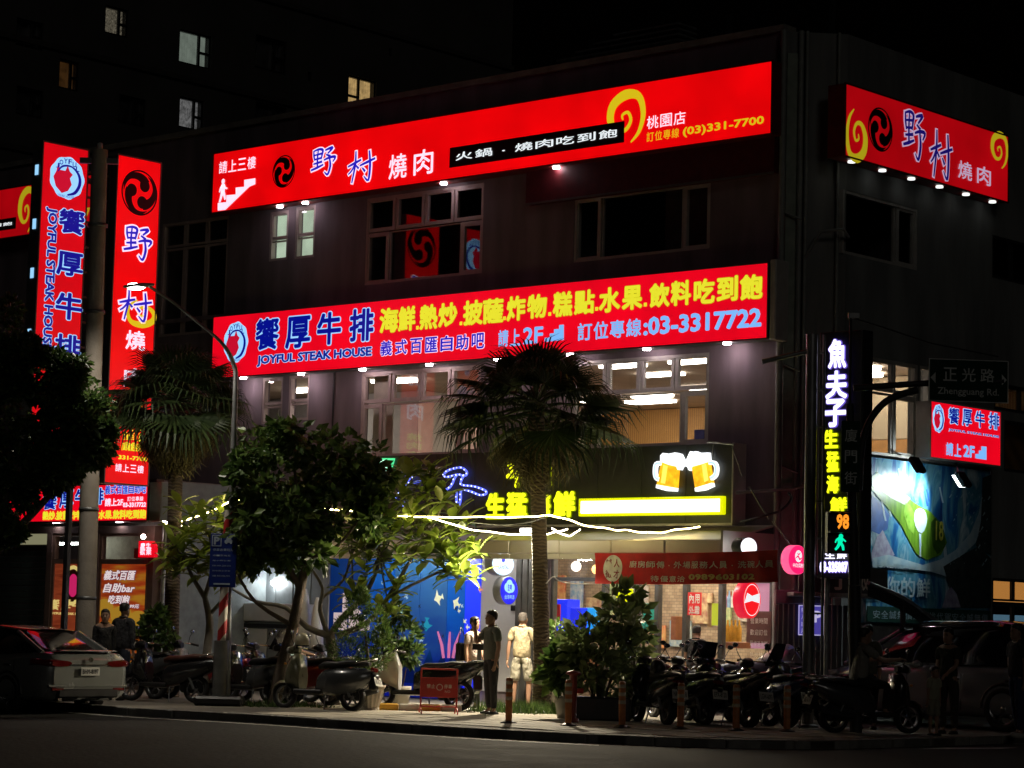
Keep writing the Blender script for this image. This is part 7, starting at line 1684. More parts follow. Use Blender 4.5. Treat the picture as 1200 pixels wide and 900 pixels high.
def scooter(label, px, D, head, body, seatm=None, kind='scooter', i=0, py=820, panel=None, screen=False, box=False, scale=1.0, lean=9, group=None, helmet=None):
    """x forward, z up; head: heading angle of +x in world degrees"""
    b = Vector((P(px, py, D).x, D, 0)); t = thing('scooter', label, 'scooter', b, R(head), group); t.scale = (scale,) * 3
    t.rotation_euler = (R(lean * .6), 0, R(head))
    big = kind == 'maxi'; ves = kind == 'vespa'; pn = panel or body
    fx, rx = (.66, -.62) if not big else (.72, -.66)
    wr = .225 if ves else .24 if not big else .27
    wheel(t, fx, 0, wr, .10 if not big else .12); wheel(t, rx, 0, wr, .11 if not big else .14)
    # front fender
    f = MB(); rr_ = []
    for k in range(7):
        a = R(20 + 150 * k / 6); rr_.append([(fx + math.cos(a) * (wr + .035), s * .075, wr + math.sin(a) * (wr + .035) - (.05 if abs(s) == 1 else 0)) for s in (-1, -.6, 0, .6, 1)])
    part(f.loft(rr_, caps=False, closed=False), 'front_fender', body, t)
    part(MB().tube([(fx, .07, wr), (fx - .13, .06, .62), (fx - .2, .0, .88)], [.022, .022, .03], 7).tube([(fx, -.07, wr), (fx - .13, -.06, .62), (fx - .2, .0, .88)], [.022, .022, .03], 7), 'fork', M_dark, t)
    # leg shield / apron
    ap = [sring(fx - .02, .50, .10, .10), sring(fx - .10, .62, .20, .22), sring(fx - .18, .66, .23, .28), sring(fx - .28, .62, .20, .30), sring(fx - .32, .50, .17, .20)]
    if big: ap = [sring(fx + .12, .58, .07, .08), sring(fx + .02, .66, .18, .18), sring(fx - .10, .70, .25, .28), sring(fx - .25, .68, .24, .32), sring(fx - .34, .55, .18, .24)]
    part(MB().loft(ap), 'leg_shield', body, t)
    part(MB().loft([sring(fx - .22, .98, .06, .05), sring(fx - .14, 1.0, .12, .075), sring(fx - .05, .98, .10, .06), sring(fx - .02, .96, .05, .035)]), 'handlebar_cowl', body if ves else M_black, t)
    hl = MB().ball((fx - .01 if not big else fx + .06, 0, .98 if not big else .74), .07, 10, 7, (.5, 1.1 if not big else 2.0, .9 if not big else .6)); part(hl, 'headlight', M_hl, t)
    part(MB().tube([(fx - .30, .33, 1.02), (fx - .20, .16, 1.03), (fx - .17, 0, 1.02), (fx - .20, -.16, 1.03), (fx - .30, -.33, 1.02)], .013, 7), 'handlebar', M_chr, t)
    for s in (-1, 1):
        part(MB().tube([(fx - .34, s * .36, 1.01), (fx - .24, s * .24, 1.03)], .02, 8), 'grip', M_black, t)
        m_ = part(MB().tube([(fx - .22, s * .2, 1.03), (fx - .19, s * .28, 1.16), (fx - .2, s * .31, 1.22)], .007, 5).ball((fx - .2, s * .33, 1.26), .05, 10, 6, (.35, 1.25, .8)), 'mirror', M_black, t)
        part(MB().ball((fx - .21, s * .33, 1.26), .042, 10, 6, (.33, 1.25, .8)), 'mirror_glass', M_mir, m_)
        part(MB().ball((fx - .06, s * .19, .74), .035, 8, 5, (.8, .8, .6)), 'turn_signal', M_amb, t)
    if screen: part(MB().loft([[(fx + .02, y, .95) for y in (-.16, -.06, .06, .16)], [(fx - .08, y * .9, 1.16) for y in (-.16, -.06, .06, .16)], [(fx - .16, y * .7, 1.32) for y in (-.16, -.06, .06, .16)]], caps=False, closed=False), 'windscreen', mat('smoked_screen', (.03, .03, .035), .1), t)
    # floor and body
    part(MB().box(-.10, -.17, .25, fx - .22, .17, .33, .03), 'floorboard', M_black, t)
    bs = [sring(.02, .42, .13, .16), sring(-.10, .48, .19, .22), sring(-.35, .52, .21, .20), sring(-.62, .58, .20, .17), sring(-.85, .66, .15, .12), sring(-1.0, .72, .08, .06)]
    if ves: bs = [sring(.02, .42, .13, .16), sring(-.12, .47, .20, .22), sring(-.38, .48, .25, .24), sring(-.66, .50, .25, .22), sring(-.85, .55, .17, .16), sring(-.96, .60, .08, .08)]
    if big: bs = [sring(.12, .44, .14, .20), sring(-.10, .52, .20, .24), sring(-.40, .56, .22, .22), sring(-.70, .64, .21, .18), sring(-.98, .76, .14, .12), sring(-1.16, .84, .06, .05)]
    part(MB().loft(bs), 'rear_body', pn, t)
    part(MB().loft([sring(.02, .72, .10, .045), sring(-.08, .755, .15, .055), sring(-.35, .765, .16, .055), sring(-.55, .80, .15, .055), sring(-.80, .80, .12, .045), sring(-.9, .79, .06, .03)]), 'seat', seatm or M_seat, t)
    part(MB().tube([(-.70, .14, .80), (-.95, .12, .86), (-1.02, 0, .87), (-.95, -.12, .86), (-.70, -.14, .80)], .014, 7), 'grab_rail', M_chr if not big else M_black, t)
    part(MB().loft([sring(-.96 if not big else -1.06, .70 if not big else .80, .10, .04), sring(-1.02 if not big else -1.14, .69 if not big else .79, .07, .03)]), 'tail_light', M_tl, t)
    part(MB().box(-1.06, -.06, .36, -.92, .06, .62, .02), 'rear_mudguard', M_black, t)
    plate(t, -1.07 if not big else -1.1, .50, i)
    part(MB().box(-.78, -.13, .18, -.28, .02, .40, .04), 'engine', M_dark, t)
    part(MB().tube([(-.35, -.17, .27), (-.62, -.19, .28), (-.98, -.19, .38)], [.03, .055, .05], 10), 'exhaust', M_chr if i % 2 else M_dark, t)
    part(MB().tube([(-.15, .12, .26), (-.20, .2, 0)], .012, 5), 'kickstand', M_pst, t)
    for s in (-1, 1): part(MB().tube([(-.45, s * .16, .62), (rx, s * .12, wr)], .024, 7), 'shock_absorber', M_pst, t)
    if box: part(MB().loft([sring(-.72, 1.02, .20, .16, e=4), sring(-.78, 1.04, .23, .18, e=4), sring(-1.08, 1.04, .23, .18, e=4), sring(-1.14, 1.02, .19, .15, e=4)]), 'top_box', M_black, t)
    if helmet:
        h = thing('helmet', helmet[0], 'helmet', t.location + Vector((math.cos(R(head)), math.sin(R(head)), 0)) * helmet[2] + Vector((0, 0, helmet[3])), R(head))
        part(MB().lathe([(0, .14), (.06, .13), (.11, .08), (.13, .0), (.125, -.07), (.11, -.09)], 16), 'shell', helmet[1], h)
        part(MB().lathe([(.112, -.088), (.128, -.08), (.128, -.065), (.112, -.06)], 16), 'edge_trim', M_black, h)
    return t
pk = paint('black', (.02, .02, .022)); pg = paint('grey', (.075, .08, .085)); pw = paint('white', (.60, .58, .50), .3, .0); pc_ = paint('cream', (.55, .50, .34), .3, .0); pr_ = paint('red', (.35, .03, .03)); pn_ = paint('navy', (.03, .05, .12)); psl = paint('silver', (.22, .22, .22))
GL = 'motor scooters parked on the left half of the pavement'; GR = 'dark motor scooters parked in the right hand row'
hw = lambda d: math.degrees(math.atan2(d[1], d[0]))
H1 = 152
scooter('black scooter at the left with its tail lamp and plate towards the striped post', 192, 42.4, 160, pk, i=0, group=GL, seatm=mat('seat_red_brown', (.10, .03, .02), .5))
scooter('black scooter half hidden between the left palm trunk and the two standing people', 150, 44.0, 150, pk, i=5, group=GL, panel=pg)
scooter('silver and red scooter just left of the striped post behind the black one', 232, 43.8, 155, psl, i=1, group=GL, panel=pr_)
scooter('grey scooter with round mirrors directly right of the striped post', 292, 42.3, 148, pk, i=2, group=GL, panel=pg)
scooter('black scooter standing right behind the slanting tree trunk', 315, 43.6, 140, pk, i=3, group=GL, panel=pk)
scooter('dark and cream retro scooter with its plate to the right, next to the urn', 374, 40.6, 157, mat('paint_olive', (.16, .16, .10), .3, .2, coat=.8), kind='vespa', i=4, group=GL, panel=pg, seatm=M_seat, helmet=('pale cream helmet resting on the retro scooter handlebar', pc_, .36, 1.14))
scooter('black scooter with a dark pink trim behind the retro scooter', 352, 42.9, 150, pk, i=6, group=GL, panel=pr_, screen=True)
scooter('white and black maxi scooter behind the red folding barrier', 493, 41.7, 172, pw, kind='maxi', i=7, group=GL, panel=pk, screen=True)
scooter('black scooter behind the frangipani stems left of the urn plant', 400, 43.8, 155, pk, i=8, group=GL)
scooter('black scooter nearest the potted shrubs in the right row, plate towards the kerb', 765, 38.6, 108, pk, i=1, group=GR, box=False, lean=6, helmet=('black helmet on the first scooter of the right row', M_black, -.2, .88))
scooter('second black scooter of the right row with a plate, behind the fourth bollard', 806, 38.9, 112, pk, i=2, group=GR, lean=7)
scooter('large black maxi scooter in the middle of the right row behind the fifth bollard', 850, 38.4, 118, pk, kind='maxi', i=3, group=GR, screen=True, lean=7)
scooter('dark scooter with a bright chrome tail next to the covered motorbike', 895, 38.7, 122, pk, i=8, group=GR, panel=pn_, lean=7)
scooter('black scooter at the right end of the row before the grey car nose', 938, 38.2, 126, pk, kind='maxi', i=6, group=GR, screen=True, lean=6)
scooter('black scooter behind the first two of the right row, its mirrors above their seats', 786, 40.4, 112, pk, i=9, group=GR, lean=7)
scooter('black scooter with a dark windscreen behind the middle of the right row', 835, 40.5, 116, pk, i=0, group=GR, screen=True, lean=7)
sc_r = scooter('dark scooter with a rider on it in front of the dark van', 1020, 37.0, 20, pk, i=4, lean=0, panel=pg)
# covered motorbike: silver-blue sheet over a bike
Dv = 40.3; b = Vector((P(885, 830, Dv).x, Dv, 0)); cv = thing('covered_motorbike', 'motorbike under a silver and dark blue cover beside the brown menu board', 'motorbike', b, R(20))
r_ = random.Random(5)
def cring(x, w_, z1, zb=.15):
    v = []
    for k in range(18):
        u = k / 17; a = math.pi * u; y = -w_ * math.cos(a) * (1.25 if u in (0, 1) else 1); z = z1 * math.sin(a) ** .45 if 0 < u < 1 else zb
        v.append((x + r_.uniform(-.012, .012), y * (1 + .06 * math.sin(9 * a + x * 6)), max(zb, z + r_.uniform(-.012, .012))))
    return v
part(MB().loft([cring(-.95, .22, .75), cring(-.8, .33, .92), cring(-.4, .36, .98), cring(0, .38, 1.0), cring(.35, .44, 1.2), cring(.6, .46, 1.28), cring(.8, .30, 1.05), cring(.95, .18, .8)], caps=True), 'cover_sheet', mat('cover_blue', (.10, .13, .20), .4, .2, var=.3), cv)
part(MB().loft([[(p[0], p[1] * 1.02, p[2] + .012) for p in cring(x, w_, z, z * .72)] for x, w_, z in ((.10, .39, 1.05), (.35, .44, 1.21), (.6, .46, 1.29), (.78, .32, 1.08))], caps=False, closed=False), 'silver_panel', mat('cover_silver', (.45, .47, .48), .3, .5, var=.15), cv)

def car(name, label, cat, loc, heading, body, st, gh, roofm=None, glassm=None, wheels=((1.38, .33), (-1.38, .33)), W_=.89, L_=2.35, rims=None, van=False):
    t = thing(name, label, cat, loc, R(heading))
    def ring(x, zb, zt, w_, n=9):
        h = zt - zb; pts = []
        prof = [(.0, .0), (.80, .0), (.97, .10), (1.0, .35), (1.0, .58), (.985, .78), (.95, .90), (.86, .975), (.70, 1.0), (.35, 1.012), (0, 1.018)]
        for a, b_ in prof: pts.append((x, a * w_, zb + b_ * h))
        return [(x, -p[1], p[2]) for p in pts[::-1]][:-1] + pts[0:1] + pts[1:] if False else [(p[0], p[1], p[2]) for p in pts] + [(p[0], -p[1], p[2]) for p in pts[::-1][1:-1]]
    part(MB().loft([ring(*s) for s in st]), 'body', body, t)
    gl_ = MB(); 
    def gring(x, z0, z1, w0, w1): return [(x, w0, z0), (x, w0 * .98, z0 + (z1 - z0) * .3), (x, (w0 + w1) / 2, z0 + (z1 - z0) * .75), (x, w1, z1), (x, w1 * .5, z1 + .012), (x, 0, z1 + .015), (x, -w1 * .5, z1 + .012), (x, -w1, z1), (x, -(w0 + w1) / 2, z0 + (z1 - z0) * .75), (x, -w0 * .98, z0 + (z1 - z0) * .3), (x, -w0, z0)]
    part(gl_.loft([gring(*g_) for g_ in gh], caps=True, closed=False), 'greenhouse_glass', glassm, t)
    rf = MB(); mid = [g_ for g_ in gh if g_[2] - g_[1] > (.30 if not van else .45)]
    part(rf.loft([[(g_[0], y, g_[2] + z + .008) for y, z in ((g_[4] * 1.03, -.07), (g_[4] * 1.0, -.01), (g_[4] * .6, .014), (0, .02), (-g_[4] * .6, .014), (-g_[4] * 1.0, -.01), (-g_[4] * 1.03, -.07))] for g_ in mid], closed=False, caps=False), 'roof', roofm or body, t)
    for s in (-1, 1):
        a, b_ = gh[0], gh[1]
        for i0, i1 in ((0, 1), (-2, -1)):
            p, q = gh[i0], gh[i1]; lo_, hi = (p, q) if i0 == 0 else (q, p)
            part(MB().tube([(lo_[0], s * lo_[3] * 1.0, lo_[1] + .0), (hi[0], s * (hi[4] + .01), hi[2] - .02)], [.045, .035], 6), 'pillar', body, t)
        xm = (gh[1][0] + gh[-2][0]) / 2
        part(MB().tube([(xm, s * (gh[1][3] + .005), gh[1][1] + .02), (xm, s * (gh[1][4] + .012), gh[1][2] - .03)], .03, 6), 'pillar', M_black, t)
        part(MB().loft([sring(xm + .72, 1.02, .06, .03, yc=s * (W_ + .08)), sring(xm + .78, 1.04, .10, .07, yc=s * (W_ + .09)), sring(xm + .86, 1.03, .08, .05, yc=s * (W_ + .08))]), 'wing_mirror', body, t)
        for dx in (-.95, .05): part(MB().box(xm + dx, s * (W_ + .004) - .012, .80, xm + dx + .18, s * (W_ + .004) + .012, .83, .005), 'door_handle', M_chr, t)
        for dx in (-1.05, .02, 1.05): part(MB().box(xm + dx, s * (W_ + .001) - .004, .32, xm + dx + .010, s * (W_ + .001) + .004, .90), 'door_gap', M_black, t)
        for wx, wr in wheels:
            arch = MB(); rings_ = []
            for k in range(13):
                a_ = math.pi * k / 12; rings_.append([(wx + math.cos(a_) * rr_, s * (W_ - .10 if yy else W_ + .012), wr + math.sin(a_) * rr_) for rr_, yy in ((wr + .015, 1), (wr + .015, 0), (wr + .06, 0), (wr + .06, 1))])
            part(arch.loft(rings_, caps=True), 'wheel_arch', M_black, t)
            w_ = wheel(t, wx, s * (W_ - .10), wr, .22, nsp=5, rimm=rims)
    return t
M_cg = mat('car_glass', (.012, .013, .015), .06, coat=1.0, var=.1)
# silver sedan, rear three-quarter view at the left edge
Fh = math.degrees(math.atan2(FF.X.y * -1, FF.X.x * -1))
rc = P(50, 800, 38.6); fwd = -FF.X; side = -FF.Y        # near rear corner
cen = Vector((rc.x, 38.6, RZ)) + fwd * 2.32 - side * .89
sed = car('sedan_car', 'silver grey sedan at the left edge with red reflections on its rear window', 'car', cen, Fh, paint('sedan_grey', (.30, .32, .31), .25, .4),
          [(-2.36, .42, .92, .70), (-2.31, .30, 1.00, .80), (-2.2, .24, 1.045, .86), (-1.9, .20, 1.05, .89), (-1.4, .18, 1.02, .90), (0, .18, .99, .90), (1.0, .18, .98, .90), (1.7, .20, .92, .88), (2.1, .22, .82, .82), (2.3, .26, .70, .70), (2.36, .34, .60, .55)],
          [(-2.0, 1.03, 1.05, .68, .62), (-1.25, 1.0, 1.40, .78, .60), (-.5, .98, 1.455, .80, .62), (.25, .97, 1.44, .80, .62), (1.25, .95, .97, .76, .70)], glassm=M_cg, wheels=((1.40, .33), (-1.38, .33)))
sed.scale = (1, 1, .95)
for s in (-1, 1):
    part(MB().loft([sring(-2.375, .86, .20, .05, yc=s * .56), sring(-2.33, .865, .22, .07, yc=s * .62), sring(-2.02, .89, .06, .05, yc=s * .875)]), 'tail_light', M_tl, sed)
    part(MB().tube([(-2.34, s * .55, .27), (-2.25, s * .55, .27)], .045, 10), 'exhaust_tip', M_chr, sed)
    part(MB().box(-2.375, s * .62 - .12, .40, -2.33, s * .62 + .12, .45, .01), 'reflector', M_tl, sed)
part(MB().box(-2.385, -.62, .28, -2.2, .62, .44, .03), 'rear_bumper', M_black, sed); part(MB().box(-2.37, -.80, .46, -2.30, .80, .50, .01), 'bumper_crease', paint('sedan_grey', (.4,) * 3), sed)
part(MB().loft([sring(-2.10, 1.065, .60, .012), sring(-2.28, 1.085, .62, .010), sring(-2.34, 1.075, .60, .006)]), 'boot_lip', paint('sedan_grey', (.4,) * 3), sed)
part(MB().box(-2.385, -.40, .835, -2.345, .40, .85, .004), 'chrome_strip', M_chr, sed)
v = MB().box(-2.40, -.19, .66, -2.385, .19, .80, .004); part(v, 'licence_plate', M_plate, sed)
put_text(mb := MB(), 'BHM-8197', -.16, .69, .16, .77, 0, bold=.03); part(mb, 'plate_number', M_pt, sed, M=Matrix.Translation((-2.405, 0, 0)) @ Matrix.Rotation(R(-90), 4, 'Z'))
disc(mb := MB(), 0, .93, .05, .04, 0, 16); part(mb, 'emblem', M_chr, sed, M=Matrix.Translation((-2.40, 0, 0)) @ Matrix.Rotation(R(-90), 4, 'Z'))
# dark people carrier on the right
c0 = P(955, 800, 41.3); cen = Vector((c0.x, 41.3, 0)) - fwd * 2.25 - side * .9
van = car('people_carrier', 'dark people carrier with a grey bonnet parked at the right behind the people', 'van', cen + Vector((0, 0, 0)), Fh, paint('van_grey', (.36, .37, .40), .22, .4),
          [(-2.3, .40, 1.05, .75), (-2.22, .28, 1.08, .86), (-1.9, .22, 1.08, .91), (0, .20, 1.06, .92), (1.0, .20, 1.05, .92), (1.6, .22, 1.02, .90), (2.0, .25, .92, .86), (2.22, .30, .78, .76), (2.32, .40, .62, .6)],
          [(-2.25, 1.05, 1.08, .80, .72), (-2.0, 1.06, 1.66, .84, .68), (-1.0, 1.05, 1.76, .85, .68), (.2, 1.04, 1.74, .85, .68), (.7, 1.03, 1.60, .84, .66), (1.7, 1.0, 1.02, .80, .74)], glassm=M_cg, wheels=((1.42, .36), (-1.40, .36)), W_=.91, van=True, rims=M_rim)
for s in (-1, 1):
    part(MB().loft([sring(2.20, .78, .16, .07, yc=s * .62), sring(2.02, .82, .10, .08, yc=s * .80), sring(1.80, .86, .03, .04, yc=s * .885)]), 'headlight', M_hl, van)
    part(MB().loft([sring(2.10, .80, .04, .05, yc=s * .80), sring(1.94, .83, .02, .05, yc=s * .875)]), 'indicator_lens', M_amb, van)
part(MB().box(2.30, -.5, .45, 2.36, .5, .62, .02), 'grille', M_black, van)
part(MB().box(-.3, .915, 1.03, .9, .935, 1.06, .004).box(-.3, -.935, 1.03, .9, -.915, 1.06, .004) if False else MB().box(-.4, .915, 1.03, .9, .93, 1.06), 'window_trim', M_chr, van)
# ------------------------------------------------------------------ people
M_skin = mat('skin', (.42, .25, .17), .55, var=.1, scale=8); M_skin2 = mat('skin_tan', (.30, .17, .11), .55, var=.1, scale=8)
M_hair = mat('hair_black', (.012, .010, .009), .5, var=.3, scale=30); M_hairg = mat('hair_cropped', (.05, .042, .038), .8, var=.3, scale=40)
M_eye = mat('eye_dark', (.01, .01, .01), .3); M_shoe = mat('shoe_dark', (.03, .028, .025), .6); M_shoew = mat('shoe_pale', (.45, .43, .38), .6)
def cloth_m(n, c, r_=.85): return mat('cloth_' + n, c, r_, var=.22, scale=1.6, bump=1.0, stretch=(1.2, 1.2, .7))
def skinmesh(V, Ed, Rd, sub=1, root=0):
    me = bpy.data.meshes.new('skin_cage'); me.from_pydata([tuple(v) for v in V], Ed, []); o = bpy.data.objects.new('skin_cage', me); col.objects.link(o)
    md = o.modifiers.new('s', 'SKIN'); md.use_smooth_shade = True; md.branch_smoothing = .4
    for i, r_ in enumerate(Rd): me.skin_vertices[0].data[i].radius = r_ if hasattr(r_, '__len__') else (r_, r_); me.skin_vertices[0].data[i].use_root = (i == root)
    ss = o.modifiers.new('u', 'SUBSURF'); ss.levels = sub; ss.render_levels = sub
    dg = bpy.context.evaluated_depsgraph_get(); out = bpy.data.meshes.new_from_object(o.evaluated_get(dg)); bpy.data.objects.remove(o); bpy.data.meshes.remove(me)
    return out
def person(label, loc, rz, h, arms, legs, shirt, trousers, hair=M_hair, skin=M_skin, lean=(0, 0), head_turn=0.0, sleeve='short', shorts=False, female=False, shoes=M_shoe, hip_drop=0.0, child=False, bag=None, long_hair=False, head_tilt=0.0, female_hair=False):
    """local front is -y. arms: (upper dir, forearm dir) for left(+x) and right(-x); legs: (thigh dir, shin dir)"""
    k = h / 1.75; t = thing('person', label, 'person', loc, rz)
    S = lambda v: Vector(v) * k; hipz = .93 * k - hip_drop
    wd = .88 if female else 1.0; hd = 1.18 if child else 1.0
    pel = Vector((0, 0, hipz)); lx, ly = lean
    waist = pel + S((lx * .15, ly * .15, .12)); chest = pel + S((lx * .42, ly * .42, .34)); neck0 = pel + S((lx * .6, ly * .6, .50)); neck1 = pel + S((lx * .66, ly * .66 - .01, .575)); skull = pel + S((lx * .70, ly * .72 - .02, .665)); crown_ = pel + S((lx * .72, ly * .75 - .012, .745))
    V = [pel, waist, chest, neck0, neck1, skull, crown_]; Ed = [(i, i + 1) for i in range(6)]
    Rd = [S((.155 * wd, .115, 0))[:2], S((.140 * wd, .10, 0))[:2], S((.165 * wd, .115, 0))[:2], S((.085, .07, 0))[:2], S((.052, .052, 0))[:2], S((.078 * hd, .095 * hd, 0))[:2], S((.060 * hd, .075 * hd, 0))[:2]]
    J = {}
    for s, (ua, fa), (th, sh) in zip((1, -1), arms, legs):
        sho = neck0 + S((s * .185 * wd, .0, -.045)); elb = sho + Vector(ua).normalized() * .285 * k; wri = elb + Vector(fa).normalized() * .25 * k
        palm_ = wri + Vector(fa).normalized() * .07 * k
        i = len(V); V += [sho, sho.lerp(elb, .5), elb, elb.lerp(wri, .5), wri, palm_]; Ed += [(3, i), (i, i + 1), (i + 1, i + 2), (i + 2, i + 3), (i + 3, i + 4), (i + 4, i + 5)]
        Rd += [.058 * k, .048 * k, .040 * k, .040 * k, .027 * k, (.020 * k, .036 * k)]
        f_ = Vector(fa).normalized(); sd = f_.cross(Vector((0, 0, 1)) if abs(f_.z) < .8 else Vector((1, 0, 0))).normalized(); nr = f_.cross(sd)
        for j, (off, ln) in enumerate(((-.026, .068), (-.009, .078), (.009, .074), (.026, .058))):
            b0 = palm_ + sd * off * k + f_ * .012 * k; m0 = b0 + f_ * ln * .55 * k + nr * .008 * k; e0 = m0 + f_ * ln * .42 * k + nr * .028 * k
            q = len(V); V += [b0, m0, e0]; Ed += [(i + 5, q), (q, q + 1), (q + 1, q + 2)]; Rd += [.0095 * k, .0085 * k, .007 * k]
        q = len(V); b0 = wri + f_ * .03 * k - sd * .03 * k; V += [b0, b0 + (f_ * .03 - sd * .03) * k, b0 + (f_ * .06 - sd * .032) * k]; Ed += [(i + 4, q), (q, q + 1), (q + 1, q + 2)]; Rd += [.012 * k, .010 * k, .008 * k]
        hip = pel + S((s * .092, 0, -.04)); kne = hip + Vector(th).normalized() * .43 * k; ank = kne + Vector(sh).normalized() * .405 * k
        toe = ank + Vector((0, -.12, -.045)) * k if sh[2] < -.5 else ank + Vector((0, -.1, -.05)) * k
        i2 = len(V); V += [hip, hip.lerp(kne, .5), kne, kne.lerp(ank, .35), ank, toe]; Ed += [(0, i2), (i2, i2 + 1), (i2 + 1, i2 + 2), (i2 + 2, i2 + 3), (i2 + 3, i2 + 4), (i2 + 4, i2 + 5)]
        Rd += [.090 * k, .078 * k, .056 * k, .054 * k, .036 * k, .034 * k]
        J[s] = (sho, elb, wri, hip, kne, ank, toe)
    part(None, 'body', None, t, me=skinmesh(V, Ed, Rd)); body = t.children[-1] if t.children else None
    bo = [c for c in bpy.data.objects if c.parent == t][-1]; bo.data.materials.clear(); bo.data.materials.append(skin)
    # shirt
    V2 = [pel + S((0, 0, -.09)), waist, chest, neck0]; E2_ = [(0, 1), (1, 2), (2, 3)]; R2_ = [S((.200 * wd, .150, 0))[:2], S((.182 * wd, .138, 0))[:2], S((.196 * wd, .142, 0))[:2], S((.105, .085, 0))[:2]]
    for s in (1, -1):
        sho, elb, wri = J[s][:3]; i = len(V2)
        if sleeve == 'none': V2 += [sho + S((-s * .03, 0, 0))]; E2_ += [(3, i)]; R2_ += [.06 * k]
        elif sleeve == 'short': V2 += [sho, sho.lerp(elb, .72)]; E2_ += [(3, i), (i, i + 1)]; R2_ += [.075 * k, .068 * k]
        else: V2 += [sho, sho.lerp(elb, .5), elb, elb.lerp(wri, .9)]; E2_ += [(3, i), (i, i + 1), (i + 1, i + 2), (i + 2, i + 3)]; R2_ += [.074 * k, .062 * k, .056 * k, .042 * k]
    m2 = skinmesh(V2, E2_, R2_, 2); m2.materials.clear(); m2.materials.append(shirt); part(None, 'shirt', None, t, me=m2)
    # trousers
    V3 = [pel + S((0, 0, .12)), pel + S((0, 0, -.02))]; E3_ = [(0, 1)]; R3_ = [S((.160 * wd, .122, 0))[:2], S((.170 * wd, .130, 0))[:2]]
    for s in (1, -1):
        hip, kne, ank = J[s][3:6]; i = len(V3)
        if shorts: V3 += [hip, hip.lerp(kne, .5), hip.lerp(kne, 1.0)]; E3_ += [(1, i), (i, i + 1), (i + 1, i + 2)]; R3_ += [.108 * k, .102 * k, .100 * k]
        else: V3 += [hip, hip.lerp(kne, .5), kne, kne.lerp(ank, .5), kne.lerp(ank, .93)]; E3_ += [(1, i), (i, i + 1), (i + 1, i + 2), (i + 2, i + 3), (i + 3, i + 4)]; R3_ += [.104 * k, .092 * k, .072 * k, .062 * k, .054 * k]
    m3 = skinmesh(V3, E3_, R3_, 2); m3.materials.clear(); m3.materials.append(trousers); part(None, 'shorts' if shorts else 'trousers', None, t, me=m3)
    part(MB().tube([tuple(neck0 + Vector((.075 * math.cos(a_) * k, .06 * math.sin(a_) * k + .005, .035 * k + .012 * math.sin(a_) * k))) for a_ in [2 * math.pi * i_ / 12 for i_ in range(13)]], .014 * k, 6, caps=False), 'collar', shirt, t)
    for s in (1, -1):
        ank, toe = J[s][5], J[s][6]; sb_ = MB()
        d = (toe - ank); c = ank + Vector((0, d.y * .35, -.045 * k)); sb_.ball(tuple(c), 1, 12, 8, (.05 * k, .135 * k, .05 * k)); part(sb_, 'shoe', shoes, t)
    # head: everything below is placed round the skull and turned with it
    Mh = Matrix.Translation(skull) @ Matrix.Rotation(head_turn, 4, 'Z') @ Matrix.Rotation(head_tilt, 4, 'X'); q = k * hd
    hm = MB(); n = 16; rings = []
    for z, rx, ry, oy in ((-.12, .035, .03, -.045), (-.105, .052, .052, -.035), (-.075, .066, .072, -.022), (-.04, .073, .086, -.010), (0, .077, .094, .0), (.04, .078, .098, .004), (.075, .072, .090, .006), (.10, .055, .068, .006), (.115, .025, .03, .006)):
        rings.append([(rx * q * math.cos(2 * math.pi * i / n), (ry * math.sin(2 * math.pi * i / n) + oy) * q, z * q) for i in range(n)])
    part(hm.loft(rings), 'head', skin, t, M=Mh)
    part(MB()._a([tuple(Vector(p) * q) for p in ((-.012, -.088, .012), (.012, -.088, .012), (0, -.122, -.028), (-.018, -.092, -.034), (.018, -.092, -.034))], [(0, 1, 2), (0, 2, 3), (1, 4, 2), (2, 4, 3)]), 'nose', skin, t, M=Mh)
    for s in (1, -1):
        part(MB().ball((s * .079 * q, .004 * q, -.01 * q), .028 * q, 8, 6, (.35, .7, 1.1)), 'ear', skin, t, M=Mh); part(MB().ball((s * .030 * q, -.086 * q, .012 * q), .010 * q, 8, 5, (1.3, .6, .7)), 'eye', M_eye, t, M=Mh)
        part(MB().box((s * .03 - .016) * q, -.098 * q, .027 * q, (s * .03 + .016) * q, -.088 * q, .032 * q), 'eyebrow', hair, t, M=Mh)
    part(MB().ball((0, -.086 * q, -.062 * q), .020 * q, 8, 5, (1.1, .5, .35)), 'mouth', mat('lips', (.30, .10, .08), .5), t, M=Mh)
    hr = MB(); rings = []; lo_ = -.02 if not long_hair else -.20
    for z, rx, ry, oy in ((lo_, .072, .060, .045), (.0 if not long_hair else -.08, .083, .078, .030), (.045, .086, .098, .016), (.085, .082, .102, .010), (.115, .062, .078, .010), (.132, .03, .04, .010)):
        rings.append([((rx + rnd.uniform(-.002, .002)) * q * math.cos(2 * math.pi * i / n), (ry * math.sin(2 * math.pi * i / n) + oy) * q, (z + rnd.uniform(-.004, .004)) * q) for i in range(n)])
    part(hr.loft(rings, caps=True), 'hair', hair, t, M=Mh)
    return t, J, k
DN = (0, 0, -1)
def feet(px, py, D): return Vector((P(px, py, D).x, D, 0))
st_ = lambda: (((.06, .02, -1), (.02, -.06, -1)), ((-.06, -.02, -1), (-.02, .06, -1)))
